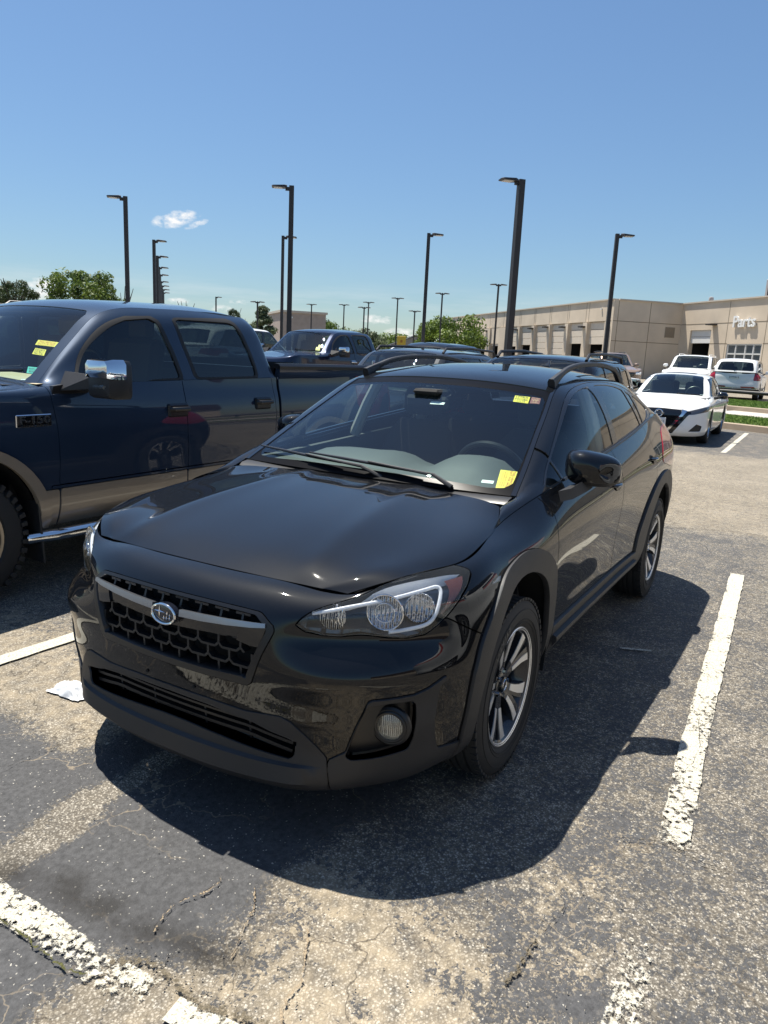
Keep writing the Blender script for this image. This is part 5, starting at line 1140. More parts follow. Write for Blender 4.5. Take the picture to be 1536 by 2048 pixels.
def pick_extra(root, pnt, chrome_mirror=True, handle_mat=None):
    hm = handle_mat or M['dark_plastic']
    # window rubber round each pane
    for s_ in (1, -1):
        for x, z in ((-1.62, 1.085), (-2.58, 1.105)):
            m = MB(); m.box((x, s_ * .996, z), (.20, .03, .10), bev=.014); q = m.build('handle_bezel', hm, root); m = MB(); m.tube([(x + .09, s_ * 1.010, z + .012), (x + .075, s_ * 1.035, z + .012), (x - .075, s_ * 1.035, z + .012), (x - .09, s_ * 1.010, z + .012)], .016, 8); m.build('door_handle', hm, q)
    for s_ in (1, -1):
        m = MB(); m.loft([[(-.80 + xo, s_ * (1.265 + a * .108 * k), 1.325 + b * .115 * k) for a, b in ((-1, -.8), (-.9, -1), (.9, -1), (1, -.85), (1, .75), (.85, 1), (-.85, 1), (-1, .8))] for xo, k in ((.10, .55), (.085, .86), (.04, 1), (-.07, 1), (-.08, .94))]); sh = m.build('door_mirror', M['plastic'], root, sharp=45)
        if chrome_mirror: m = MB(); m.loft([[(-.795 + xo, s_ * (1.268 + a * .113 * k), 1.385 + b * .062 * k) for a, b in ((-1, -.9), (1, -.9), (1, .55), (.8, 1), (-.8, 1), (-1, .55))] for xo, k in ((.112, .50), (.10, .84), (.05, 1.0), (-.03, 1.0), (-.035, .95))]); m.build('mirror_cap', M['chrome'], sh, sharp=45)
        m = MB(); m.box((-.70, s_ * 1.285, 1.285), (.02, .13, .024), Matrix.Rotation(-s_ * .15, 3, 'Z'), bev=.006); m.build('mirror_turn_lamp', M['lens'], sh)
        m = MB(); m.loft([[(-.74, s_ * .925, 1.36), (-.90, s_ * .93, 1.32), (-.88, s_ * .96, 1.23), (-.66, s_ * .95, 1.24)], [(-.76, s_ * 1.17, 1.345), (-.86, s_ * 1.17, 1.335), (-.86, s_ * 1.17, 1.265), (-.76, s_ * 1.17, 1.265)]]); m.build('mirror_arm', M['plastic'], sh, sharp=45)
        m = MB(); m.prism([(-.62, 1.27), (-.86, 1.30), (-.92, 1.42), (-.93, 1.25), (-.80, 1.20), (-.60, 1.20)], s_ * .935, s_ * .968, 'y'); m.build('mirror_sail', M['dark_plastic'], sh, smooth=False)
        m = MB(); m.tube([(-.42, s_ * .93, .34), (-.56, s_ * 1.02, .355), (-.75, s_ * 1.04, .36), (-2.45, s_ * 1.04, .36), (-2.65, s_ * 1.02, .355), (-2.75, s_ * .93, .34)], .038, 12); sb = m.build('step_bar', M['chrome'], root)
        m = MB(); m.box((-1.2, s_ * 1.04, .401), (.5, .055, .012), bev=.005); m.box((-2.1, s_ * 1.04, .401), (.4, .055, .012), bev=.005); m.build('step_pad', M['dark_plastic'], sb)
        m = MB(); m.box((-.475, s_ * .90, .38), (.016, .20, .40), Matrix.Rotation(.06, 3, 'Y'), bev=.006); m.build('mud_flap', M['plastic'], root)
    # open bed
    for s_ in (1, -1):
        m = MB(); m.loft([[(x, s_ * y, z) for y, z in ((.955, 1.295), (.966, 1.33), (.968, 1.385), (.925, 1.392), (.90, 1.30))] for x in np.linspace(-2.835, -4.80, 8)]); bs = m.build('bed_side', pnt, root)
        m = MB(); m.loft([[(x, s_ * y, z) for y, z in ((.972, 1.383), (.974, 1.41), (.955, 1.432), (.90, 1.432), (.885, 1.395))] for x in np.linspace(-2.83, -4.81, 8)]); m.build('bed_cap', M['dark_plastic'], bs)
    m = MB(); m.loft([[(-2.86, y, z), (-4.74, y, z)] for y, z in ((.93, 1.40), (.88, 1.40), (.86, .86), (-.86, .86), (-.88, 1.40), (-.93, 1.40))], closed=False); m.add([(-2.86, .88, 1.40), (-2.86, -.88, 1.40), (-2.86, -.86, .86), (-2.86, .86, .86), (-4.74, .88, 1.40), (-4.74, -.88, 1.40), (-4.74, -.86, .86), (-4.74, .86, .86)], [(0, 1, 2, 3), (4, 7, 6, 5)]); m.build('load_bed', M['dark_plastic'], root, smooth=False)
    m = MB(); m.loft([[(-2.775, y, 1.315), (-2.79, y, .45)] for y in np.linspace(-.93, .93, 7)], closed=False); m.build('cab_back', M['void'], root)
    m = MB(); m.tube([(-.60, y, 1.250 + .035 * (1 - (y / .8) ** 2)) for y in np.linspace(-.78, .78, 9)], .03, 6); m.build('cowl_panel', M['dark_plastic'], root)
    m = MB(); m.tube([RS1.grid([.62], [.10])[0, 0] + np.array([0, 0, .02]), RS1.grid([.30], [.06])[0, 0] + np.array([0, 0, .02]), RS1.grid([.02], [.10])[0, 0] + np.array([0, 0, .02])], .010, 6); m.build('wiper', M['dark_plastic'], root)
pick_extra(f150, PT['blue'])
# badge on the wing
vs_, fs_ = text_mesh('F-150', .105, .004, 'CENTER', 2, bold=.003)
xs_ = [v.x for v in vs_]; kx = .205 / (max(xs_) - min(xs_))
m = MB(); m.box((-.455, 1.0, 1.07), (.235, .012, .075), bev=.004); bdg = m.build('badge', M['chrome'], f150)
m = MB(); m.box((-.455, 1.0035, 1.074), (.222, .012, .058), bev=.004); m.build('badge_field', M['gloss_black'], bdg)
mk('badge_letters', [(-.455 - v.x * kx, 1.0105 + v.z, 1.074 + v.y * .62) for v in vs_], [tuple(reversed(f)) for f in fs_], M['satin'], bdg, smooth=False)
vs_, fs_ = text_mesh('SUPERCREW', .03, .001, 'CENTER', 1); mk('badge_letters', [(-.455 - v.x, 1.0075 + v.z, 1.0385 + v.y * .6) for v in vs_], [tuple(reversed(f)) for f in fs_], M['gloss_black'], bdg, smooth=False)
# labels in the pickup's windscreen
def patch(RS, q, mat, name, par, off=-.012):
    q = [Vector(p) for p in q]; rows = []
    for j in range(4):
        r = []
        for i in range(5):
            a = q[0].lerp(q[1], i / 4).lerp(q[3].lerp(q[2], i / 4), j / 3); p = RS.grid([a[0]], [a[1]])[0, 0]; r.append((p[0] - .004, p[1], p[2] + off))
        rows.append(r)
    m = MB(); m.loft(rows, closed=False); return m.build(name, mat, par, fix=False)
def patch_text(RS, q, lines, mat, par, off=-.0095):
    q = [Vector(p) for p in q]; V, F = [], []
    for s_, cx, cy, hh, mw in lines:
        vs_, fs_ = text_mesh(s_, 1, 0, 'CENTER', 1); xs = [v.x for v in vs_]; ys = [v.y for v in vs_]; n0 = len(V)
        for v in vs_:
            fx = cx + ((v.x - (max(xs) + min(xs)) / 2) / (max(xs) - min(xs))) * mw; fy = cy - ((v.y - (max(ys) + min(ys)) / 2) / (max(ys) - min(ys) + 1e-6)) * hh
            a = q[0].lerp(q[1], fx).lerp(q[3].lerp(q[2], fx), fy); p = RS.grid([a[0]], [a[1]])[0, 0]; V.append((p[0] - .002, p[1], p[2] + off))
        F += [tuple(i + n0 for i in f) for f in fs_]
    mk('label_print', V, F, mat, par, smooth=False)
M['teal'] = simple('teal_label', (.04, .50, .42), .5)

q = [(.50, .445), (.665, .445), (.675, .395), (.51, .395)]; l_ = patch(RS1, q, M['yellow'], 'safety_label', scr1); patch_text(RS1, q, [('THIS VEHICLE', .5, .25, .26, .8), ('NOT FOR SALE', .5, .58, .26, .8), ('SEE DEALER FOR DETAILS', .5, .86, .12, .8)], M['red_ink'], l_)
q = [(.535, .365), (.625, .36), (.645, .30), (.55, .305)]; l_ = patch(RS1, q, M['yellow'], 'stock_label', scr1); patch_text(RS1, q, [('PW471', .5, .22, .24, .8), ('150 BLU', .5, .52, .24, .75), ('TRUCK', .5, .82, .22, .8)], M['ink'], l_)
q = [(.60, .185), (.71, .185), (.735, .125), (.625, .125)]; l_ = patch(RS1, q, M['teal'], 'teal_label', scr1); patch_text(RS1, q, [('INSPECTED', .5, .3, .25, .8), ('READY 150', .5, .7, .3, .7)], M['ink'], l_)
patch(RS1, [(.62, .07), (.70, .07), (.71, .045), (.63, .045)], M['white'], 'date_label', scr1)
# ---------------------------------------------------------------- second pickup
sp2 = pick_spec(PT['deep_blue']); sp2['step'] = .045; sp2['style'] = {'n': 6, 'w': .2}; sp2['rim'] = M['alloy']
sp2['feats'] = [('side', 'front_door', PT['deep_blue'], [(-.612, .45), (-.60, 1.34), (-1.705, 1.34), (-1.715, .45)], 0, .02), ('side', 'rear_door', PT['deep_blue'], [(-1.72, .45), (-1.71, 1.34), (-2.735, 1.34), (-2.76, 1.0), (-2.72, .45)], 0, .02),
  ('front', 'grille', M['void'], [(0, .62), (.46, .62), (.62, .80), (.62, 1.05), (0, 1.05)], -.03, .03), ('front', 'headlamp', M['lens'], [(.64, .80), (.95, .82), (.95, 1.06), (.64, 1.05)], 0, .02), ('front', 'bumper', M['chrome'], [(0, .40), (1.0, .40), (1.0, .60), (0, .60)], .03, .05)]
tr2, scr2, _, _ = gen_car('pickup_truck', 'darker blue pickup with chrome mirrors parked behind the first pickup bed', 'pickup', (-11.4, -9.25), .0, sp2)
pick_extra(tr2, PT['deep_blue'], True, M['chrome'])
patch(RS1, [(.50, .25), (.60, .25), (.62, .12), (.52, .12)], M['yellow'], 'price_label', scr2)
patch(RS1, [(.535, .34), (.59, .34), (.59, .26), (.535, .26)], M['yellow'], 'price_label', scr2)
# ---------------------------------------------------------------- estates, SUVs, saloons and a van
def suv_spec(pnt, h=1.68, hw=.92, wb=2.75, step=.05, rake=0, **k):
    b = h - .62                                    # belt height
    xt = -wb - .98; s = dict(hw=hw, xn=.90, xt=xt, wb=wb, wr=.35, ww=.23, wo=.02, step=step, nr=1.0, tr=.75, paint=pnt, pillar=.06,
        side=[(.25, hw - .07), (.36, hw - .02), (.50, hw - .005), (.66, hw - .002), (.80, hw), (b - .12, hw - .01), (b, hw - .075)],
        nose=[(.22, -.10), (.34, -.03), (.48, -.01), (.62, 0), (.74, -.005), (b - .26, -.05), (b - .18, -.15)], tail=[(.32, .10), (.42, .03), (.52, 0), (.66, 0), (.82, .03), (b - .12, .06), (b, .10)],
        top=[(.9, hw - .24, b - .17), (.3, hw - .14, b - .11), (-.25, hw - .12, b - .04), (-.6, hw - .09, b - .005), (-1.2, hw - .085, b + .01), (xt + 1.2, hw - .09, b + .04), (xt + .4, hw - .13, b + .06), (xt, hw - .2, b + .05)],
        cowl=-.30, crown=.05, rail=[(-.36, hw - .17, b - .03), (-.62, hw - .205, b + .14), (-.92, hw - .25, b + .36), (-1.15, hw - .28, h - .085), (-1.38, hw - .29, h - .045), (-2.0, hw - .29, h - .03), (xt + 1.2, hw - .30, h - .035), (xt + .62, hw - .32, h - .07), (xt + .40, hw - .30, h - .17), (xt + .24, hw - .24, b + .25), (xt + .13, hw - .20, b + .06)],
        rdx=[.12, .10, .08, .06, .05, .01, 0, -.04, -.06, -.07, -.08], rdz=[.01, .02, .03, .035, .04, .045, .045, .04, .03, .01, 0], screen=(.2, 3.05), backlight=(7.9, 9.7), cab_end=xt + .35, style={'n': 5, 'w': .3}, mirror=(-.62, hw - .04, b + .07, pnt), handles=[(-1.35, b - .12, .2), (-2.2, b - .10, .2)])
    z0, z1 = b + .045, h - .13
    s['panes'] = [(M['tint_glass'], [(-.72, z0 - .01), (-1.22, z1 + .005), (-1.52, z1 + .02), (-1.56, z0)]), (M['tint_glass'], [(-1.66, z0), (-1.62, z1 + .02), (-2.35, z1 + .02), (-2.50, z0 + .02)]), (M['tint_glass'], [(-2.60, z0 + .03), (-2.45, z1 + .01), (xt + .85, z1 - .02), (xt + .55, z0 + .05)])]
    s['band'] = [(-.58, z0 - .03), (-1.17, z1 + .035), (-1.6, z1 + .05), (-2.4, z1 + .05), (xt + .80, z1 + .01), (xt + .45, z0 + .03), (-1.5, z0 - .04)]
    s['feats'] = [('front', 'grille', M['gloss_black'], [(0, .52), (.40, .54), (.50, .66), (.52, b - .30), (0, b - .28)], -.012, .02), ('front', 'headlamp', M['lens_white'], [(.54, b - .40), (.80, b - .40), (hw, b - .33), (hw - .02, b - .24), (.56, b - .28)], 0, .02), ('front', 'lower_grille', M['plastic'], [(0, .22), (.66, .24), (.72, .40), (0, .44)], -.01, .02),
      ('rear', 'tail_lamp', M['red_lens'], [(.52, b - .16), (hw, b - .22), (hw, b + .0), (.54, b - .03)], .006, .02), ('rear', 'rear_valance', M['plastic'], [(0, .2), (hw, .2), (hw, .46), (0, .46)], .004, .02), ('side', 'sill_trim', M['plastic'], [(-.4, .2), (-.4, .34), (-wb + .4, .36), (-wb + .4, .2)], .006, .02),
      ('side', 'front_door', pnt, [(-.52, .36), (-.50, b + .1), (-1.60, b + .1), (-1.62, .36)], 0, .02), ('side', 'rear_door', pnt, [(-1.625, .36), (-1.605, b + .1), (-2.55, b + .1), (-2.45, .7), (-2.3, .36)], 0, .02)]
    s.update(k); return s
M['lens_white'] = simple('bright_headlamp', (.70, .72, .75), .12, .6, coat=1)
s = suv_spec(PT['graphite'], 1.655, .92, 2.74, .045, roofrails=(-1.35, -3.25, .60, 1.675)); s['panes'] = [(M['side_glass'], p) for _, p in s['panes']]
gen_car('estate_car', 'dark grey wagon with roof rails parked beyond the pickup bed', 'car', (-6.75, -4.0), 0, s)
s = suv_spec(PT['black'], 1.63, .90, 2.67, .045, roofrails=(-1.35, -3.0, .58, 1.655)); gen_car('estate_car', 'black wagon with roof rails facing the camera behind the crossover roof', 'car', (-5.45, -1.40), 0, s)
s = suv_spec(PT['white'], 1.90, 1.0, 2.95, .06); gen_car('suv', 'white sport utility vehicle half hidden between the two blue pickups', 'car', (-16.6, -13.6), math.pi, s)
s = suv_spec(PT['white'], 1.86, 1.0, 2.95, .06, roofrails=(-1.35, -3.4, .64, 1.90)); gen_car('suv', 'white vehicle showing only its roof over the blue pickup bonnet', 'car', (-1.05, -6.35), 0, s)
s = suv_spec(PT['pink'], 1.72, .92, 2.7, .06); gen_car('suv', 'pinkish red car whose roof shows over the black wagon', 'car', (-15.5, -4.6), 0, s)
s = suv_spec(PT['black'], 1.70, .92, 2.7, .06); gen_car('suv', 'black SUV tail beside the light pole behind the crossover roof', 'car', (-19.5, -8.0), math.pi, s)
s = suv_spec(PT['white'], 1.64, .9, 2.7, .06); gen_car('suv', 'white car roof left of the black SUV tail', 'car', (-19.6, -11.0), 0, s)
s = suv_spec(PT['white'], 1.88, 1.02, 3.07, .05, mirror=(-.66, .99, 1.36, PT['white']), roofrails=(-1.4, -3.6, .66, 1.90), railmat=PT['white']); s['panes'] = [(M['tint_glass'], p) for _, p in s['panes']]
gen_car('suv', 'big white SUV facing the camera behind the white sedan', 'car', (-34.2, -3.75), 0, s)
# silver-white SUV seen from behind
s = suv_spec(PT['pearl'], 1.75, .985, 2.9, .04, tr=.5); b_ = 1.13
s['feats'] = [f for f in s['feats'] if f[0] != 'rear'] + [('rear', 'tail_lamp', M['red_lens'], [(.74, .86), (1.0, .86), (1.0, 1.30), (.78, 1.30)], .006, .02), ('rear', 'number_plate', M['plate'] if 'plate' in M else M['white'], [(0, .90), (.17, .90), (.17, 1.05), (0, 1.05)], .008, .02), ('rear', 'lower_reflector', M['red_lens'], [(.30, .55), (.82, .56), (.82, .61), (.30, .60)], .006, .01), ('rear', 'rear_valance', M['plastic'], [(0, .2), (1.0, .2), (1.0, .50), (0, .50)], .004, .02), ('rear', 'chrome_strip', M['chrome'], [(0, .52), (1.0, .52), (1.0, .545), (0, .545)], .008, .01)]
pal, _, _, _ = gen_car('suv', 'pearl white SUV seen from behind with tall red tail lamps and a plate', 'car', (-36.3, -1.62), math.pi, s)
vs_, fs_ = text_mesh('HYPB39', .11, .002, 'CENTER', 1); mk('plate_letters', [(-s['wb'] - .98 - .012 - v.z, -v.x, .975 + v.y) for v in vs_], fs_, M['ink'], pal, smooth=False)
m = MB(); 
for a, b2 in (((-.055, 1.20), (-.03, 1.27)), ((.055, 1.27), (.03, 1.20)), ((-.04, 1.225), (.04, 1.245))): m.tube([(-s['wb'] - .905, a[0], a[1]), (-s['wb'] - .905, b2[0], b2[1])], .009, 6)
m.build('badge', M['chrome'], pal)
s = suv_spec(PT['white'], 1.72, .96, 2.85, .06, tr=.5); gen_car('suv', 'white SUV at the right edge beside the pearl white one', 'car', (-36.0, 1.05), math.pi, s)
# saloons
def sedan_spec(pnt, h=1.45, hw=.925, wb=2.82, step=.05, **k):
    b = .93; xt = -wb - 1.08
    s = dict(hw=hw, xn=.96, xt=xt, wb=wb, wr=.335, ww=.22, wo=.02, step=step, nr=1.15, tr=.8, paint=pnt, pillar=.055,
        side=[(.20, hw - .06), (.30, hw - .02), (.42, hw - .012), (.56, hw - .006), (.70, hw), (.83, hw - .012), (b, hw - .075)],
        nose=[(.17, -.09), (.25, -.02), (.36, 0), (.50, -.01), (.62, -.02), (.71, -.06), (.775, -.16)], tail=[(.25, .10), (.34, .03), (.45, 0), (.60, 0), (.76, .02), (.88, .03), (.99, .07)],
        top=[(.9, .64, .775), (.45, .745, .83), (0, .775, .875), (-.35, .78, .925), (-.6, .825, .945), (-1.4, .845, .965), (-2.2, .84, .985), (-2.75, .80, 1.0), (xt + .5, .74, 1.01), (xt, .66, 1.0)], cowl=-.34, crown=.065, deck=-2.95,
        rail=[(-.42, .735, .935), (-.75, .675, 1.11), (-1.05, .615, 1.27), (-1.28, .585, 1.355), (-1.55, .575, 1.39), (-2.0, .57, 1.40), (-2.4, .56, 1.38), (-2.75, .57, 1.30), (-3.05, .61, 1.15), (-3.32, .665, 1.012)],
        rdx=[.11, .09, .075, .06, .04, .01, -.02, -.04, -.06, -.07], rdz=[.012, .022, .034, .04, .045, .05, .05, .04, .02, .005], screen=(.2, 3.2), backlight=(6.4, 8.8), cab_end=-3.2, style={'n': 5, 'w': .3}, mirror=(-.72, .90, 1.0, M['gloss_black']), handles=[(-1.45, .86, .2), (-2.35, .88, .2)])
    s['panes'] = [(M['side_glass'], [(-.72, 1.0), (-1.22, 1.30), (-1.56, 1.345), (-1.62, 1.0)]), (M['tint_glass'], [(-1.70, 1.0), (-1.66, 1.345), (-2.3, 1.33), (-2.62, 1.20), (-2.66, 1.03)])]
    s['band'] = [(-.60, .965), (-1.19, 1.325), (-1.6, 1.37), (-2.35, 1.355), (-2.72, 1.20), (-2.85, 1.04), (-1.6, .965)]
    s['feats'] = [('front', 'grille', M['gloss_black'], [(0, .30), (.22, .30), (.42, .64), (.40, .71), (0, .72)], -.012, .02), ('front', 'grille_surround', M['chrome'], [(0, .245), (.26, .245), (.46, .52), (.50, .68), (.44, .735), (.40, .71), (.42, .64), (.22, .30), (0, .30)], .006, .02) if k.get('chrome') else ('front', 'grille_strip', M['gloss_black'], [(0, .2), (.5, .2), (.5, .26), (0, .26)], 0, .02),
      ('front', 'headlamp', M['lens_dark'], [(.52, .615), (.74, .63), (.93, .70), (.93, .79), (.80, .765), (.54, .69)], 0, .02), ('rear', 'tail_lamp', M['red_lens'], [(.40, .78), (.95, .74), (.95, .93), (.46, .93)], .006, .02),
      ('side', 'front_door', pnt, [(-.55, .28), (-.55, 1.1), (-1.64, 1.1), (-1.66, .28)], 0, .02), ('side', 'rear_door', pnt, [(-1.665, .28), (-1.645, 1.1), (-2.75, 1.1), (-2.55, .6), (-2.35, .28)], 0, .02)]
    k.pop('chrome', None); s.update(k); return s
M['lens_dark'] = simple('smoked_headlamp', (.10, .10, .11), .08, .3, coat=1); M['plate'] = simple('number_plate_white', (.72, .73, .72), .4)
s = sedan_spec(PT['white'], step=.028, sunroof=(3.9, 4.9), style={'n': 5, 'w': .26}, rim=M['satin'])
s['feats'] = [('front', 'grille', M['gloss_black'], [(0, .33), (.20, .33), (.43, .63), (.43, .715), (0, .73)], -.014, .02), ('front', 'chrome_wing', M['chrome'], [(.0, .265), (.225, .265), (.34, .42), (.48, .60), (.55, .70), (.44, .72), (.43, .63), (.30, .455), (.20, .33), (.0, .33)], .008, .02), ('front', 'grille_side', M['gloss_black'], [(.0, .215), (.29, .215), (.42, .40), (.56, .605), (.62, .66), (.55, .70), (.48, .60), (.34, .42), (.225, .265), (.0, .265)], -.006, .02),
  ('front', 'headlamp', M['lens_dark'], [(.56, .625), (.66, .63), (.80, .67), (.95, .71), (.95, .80), (.84, .785), (.66, .725), (.56, .69)], .002, .02), ('front', 'fog_vent', M['plastic'], [(.60, .28), (.82, .29), (.84, .40), (.74, .44)], -.02, .03),
  ('rear', 'tail_lamp', M['red_lens'], [(.40, .78), (.95, .74), (.95, .93), (.46, .93)], .006, .02), ('side', 'front_door', PT['white'], [(-.55, .28), (-.55, 1.1), (-1.64, 1.1), (-1.66, .28)], 0, .02), ('side', 'rear_door', PT['white'], [(-1.665, .28), (-1.645, 1.1), (-2.75, 1.1), (-2.55, .6), (-2.35, .28)], 0, .02), ('side', 'sill_trim', M['gloss_black'], [(-.4, .15), (-.4, .235), (-2.4, .235), (-2.4, .15)], .006, .02)]
alt, alts, ARS, _ = gen_car('sedan', 'white sedan facing the camera with a black V shaped grille and black mirrors', 'car', (-14.62, -1.16), .02, s)
m = MB(); bx = .952
pts = [(bx + .002, .072 * math.cos(t), .625 + .072 * math.sin(t)) for t in np.linspace(0, 2 * math.pi, 29)]; m.tube(pts + [pts[1]], .013, 8, cap=False, up=(1, 0, 0)); bd_ = m.build('badge', M['chrome'], alt)
m = MB(); m.box((bx + .004, 0, .625), (.02, .20, .036), bev=.005); m.build('badge_bar', M['chrome'], bd_)
vs_, fs_ = text_mesh('NISSAN', .034, .002, 'CENTER', 1); mk('badge_letters', [(bx + .0155 + v.z, v.x, .625 + v.y) for v in vs_], fs_, M['ink'], bd_, smooth=False)
m = MB(); m.box((.965, -.0, .46), (.016, .31, .155), bev=.006); pl_ = m.build('number_plate', M['plate'], alt)
vs_, fs_ = text_mesh('LHZ 281', .085, .002, 'CENTER', 1); mk('plate_letters', [(.9745 + v.z, v.x * .85, .452 + v.y) for v in vs_], fs_, M['ink'], pl_, smooth=False)
for s_ in (1, -1):
    for k in range(3): m = MB(); c = (.735 - .05 * k - .07 * k * k * .5, s_ * (.66 + .085 * k), .675 + .022 * k); m.lathe([(.0001, .0), (.026, .008), (.030, .02)], c, 'x', 14); m.build('lamp_unit', M['chrome'], alt)
    m = MB(); m.box((.70, s_ * .715, .405), (.05, .13, .035), Matrix.Rotation(-s_ * .5, 3, 'Z'), bev=.01); m.build('fog_lamp', M['amber'], alt)
m = MB(); m.tube([ARS.grid([.1], [.10])[0, 0] + np.array([0, 0, .012]), ARS.grid([.55], [.08])[0, 0] + np.array([0, 0, .012])], .01, 6); m.build('wiper', M['dark_plastic'], alt)
patch(ARS, [(.50, .16), (.57, .16), (.57, .12), (.50, .12)], M['white'], 'windscreen_tag', alts)
s = sedan_spec(PT['black'], step=.05, hw=.90); gen_car('sedan', 'dark sedan with a red tail lamp just left of the white sedan', 'car', (-21.2, -3.95), math.pi, s)
s = sedan_spec(PT['white'], step=.06, hw=.90); gen_car('sedan', 'small white sedan between the dark sedan and the white SUV', 'car', (-30.0, -6.0), math.pi * .9, s)
s = suv_spec(PT['bronze'], 1.68, .92, 2.7, .06, roofrails=(-1.35, -3.0, .6, 1.70)); gen_car('suv', 'pinkish bronze SUV in front of the shaded end wall', 'car', (-35.5, -7.1), .5, s)
s = suv_spec(PT['white'], 2.45, 1.03, 3.4, .07); gen_car('van', 'tall white van at the right edge in front of the parts windows', 'van', (-42.0, .9), 0, s)
# the tall white van out of frame that the crossover's wing mirrors
s = suv_spec(PT['white'], 2.75, hw=1.05, wb=5.0, step=.07); s['feats'].append(('side', 'red_stripe', simple('red_stripe', (.60, .035, .015), .3, coat=1), [(.9, 1.74), (-6.1, 1.74), (-6.1, 1.84), (.9, 1.84)], .002, .005)); s['feats'].append(('side', 'black_band', M['gloss_black'], [(.2, 1.86), (-6.1, 1.86), (-6.1, 2.04), (.2, 2.04)], .002, .005))
gen_car('van', 'tall white van with a red stripe mirrored in the black crossover front wing', 'van', (.2, 5.0), 0, s)
# ================================================================ black crossover in the front
cross = thing('crossover', 'dusty black crossover nearest the camera with yellow windscreen labels and grey wheel arch cladding', 'car')
us = lerp_samples([0, 1.15, 1.9, 3.0, BODY.U[-1]], [.011, .014, .022, .028]); vs = lerp_samples([0, BODY.V[-1]], [.0125])
SK = Skin(BODY, us, vs)
def below(v0): return lambda A: A[:, 1] - v0
ARCH_F = [(-.385, .0)] + [(.385 * math.cos(a) * (-1) - .005, .385 + .405 * math.sin(a)) for a in np.linspace(0, math.pi, 25)] + [(.38, .0)]
ARCH_R = [(-2.665 - .405, .0)] + [(-2.665 - .405 * math.cos(a), .385 + .41 * math.sin(a)) for a in np.linspace(0, math.pi, 25)] + [(-2.665 + .405, .0)]
CLAD_F = [(-.462, .0), (-.462, .40)] + crom([(-.462, .47), (-.452, .56), (-.41, .65), (-.35, .74), (-.27, .805), (-.175, .848), (-.06, .866), (.07, .853), (.20, .818), (.31, .745), (.385, .655), (.423, .56)], 5, False) + [(.432, .47), (.436, .36), (.42, .0)]
CLAD_R = [(-2.04, .0), (-2.04, .40)] + crom([(-2.045, .48), (-2.075, .58), (-2.15, .69), (-2.25, .775), (-2.38, .838), (-2.53, .872), (-2.70, .88), (-2.86, .862), (-2.99, .80), (-3.08, .71), (-3.13, .60)], 5, False) + [(-3.15, .48), (-3.17, .38), (-3.15, 0)]
xf = lambda f: (lambda A: np.where((A[:, 3] > .55), f(A), 1.0))
SK.region(xf(xzp(ARCH_F)), 13); SK.region(xf(xzp(ARCH_R)), 14)
SK.region(xf(xzp(CLAD_F)), 15); SK.region(xf(xzp(CLAD_R)), 16)
# nose
GR_O = [(-.5, .674), (.30, .676), (.358, .674), (.375, .660), (.408, .622), (.408, .60), (.335, .398), (.318, .386), (.165, .382), (-.5, .376)]
GR_I = [(-.5, .656), (.295, .658), (.343, .656), (.382, .612), (.380, .596), (.315, .418), (.165, .408), (-.5, .402)]
SK.region(uvp(GR_O), 2)
SK.region(uvp(GR_I), 21, (2,))
HL = [(.473, .639), (.487, .667), (.515, .711), (.545, .752), (.59, .80), (.645, .845), (.70, .90), (1.0, .90), (1.052, .835), (1.070, .800), (1.068, .785), (1.028, .737), (.990, .705), (.957, .670), (.924, .641), (.893, .616), (.857, .593), (.798, .587), (.741, .592), (.688, .603), (.653, .607), (.602, .600), (.552, .602), (.499, .614)]
SK.region(uvp(HL), 3)
FOG_IN = [(.694, .366), (.76, .370), (.832, .368), (.846, .355), (.853, .298), (.853, .231), (.842, .195), (.754, .190), (.652, .188), (.640, .200), (.668, .296)]
SK.region(uvp(FOG_IN), 7)
FOG_OUT = [(.586, .184), (.638, .211), (.664, .296), (.697, .380), (.71, .388), (.76, .388), (.841, .390), (.885, .405), (.921, .428), (.942, .442), (.948, .425), (.926, .408), (.922, .358), (.920, .282), (.932, .215), (.950, .170), (1.056, .160), (1.11, .160), (1.13, 0), (.62, 0), (.60, .13)]
SK.region(uvp(FOG_OUT), 6)
INT = [(-.5, .279), (-.02, .279), (.155, .276), (.32, .262), (.39, .243), (.452, .232), (.478, .222), (.478, .182), (.46, .176), (.36, .180), (.20, .188), (.059, .194), (-.5, .196)]
SK.region(uvp(INT), 5)
VAL = [(-.5, .302), (-.02, .302), (.157, .301), (.305, .294), (.374, .300), (.428, .303), (.463, .291), (.524, .241), (.584, .190), (.596, .14), (.61, 0), (-.5, 0)]
SK.region(uvp(VAL), 4)
# flanks
SEAM_F = [(-.30, 1.08), (-.372, 1.0), (-.392, .95), (-.377, .87), (-.383, .77), (-.415, .66), (-.468, .55), (-.472, .43), (-.470, 0)]
SEAM_M = [(-1.405, 1.25), (-1.44, 1.10), (-1.453, .93), (-1.460, .85), (-1.475, .72), (-1.505, .52), (-1.51, 0)]
SEAM_R = [(-2.27, 1.25), (-2.30, 1.10), (-2.34, .97), (-2.36, .88), (-2.28, .80), (-2.12, .66), (-2.03, .50), (-2.0, 0)]
SILLZ = .448
SK.region(lambda A: np.where((A[:, 2] < -.25) & (A[:, 2] > -2.3) & (A[:, 3] > .5), A[:, 4] - SILLZ, 1.0), 17)
SK.region(xf(xzp(SEAM_F + SEAM_M[::-1])), 9); SK.region(xf(xzp(SEAM_M + SEAM_R[::-1])), 10)
SK.region(uvp([(.924, .643), (.986, .608), (1.142, .522), (1.25, .46), (1.35, .0), (2.3, 0), (2.3, .9), (1.0, .9), (1.07, .78), (1.028, .737), (.96, .674)]), 8)
TAIL = crom([(4.02, .695), (4.16, .792), (4.33, .828), (4.60, .832), (4.85, .815), (4.85, .70), (4.60, .645), (4.42, .628), (4.22, .655)], 4)
SK.region(uvp(TAIL), 18)
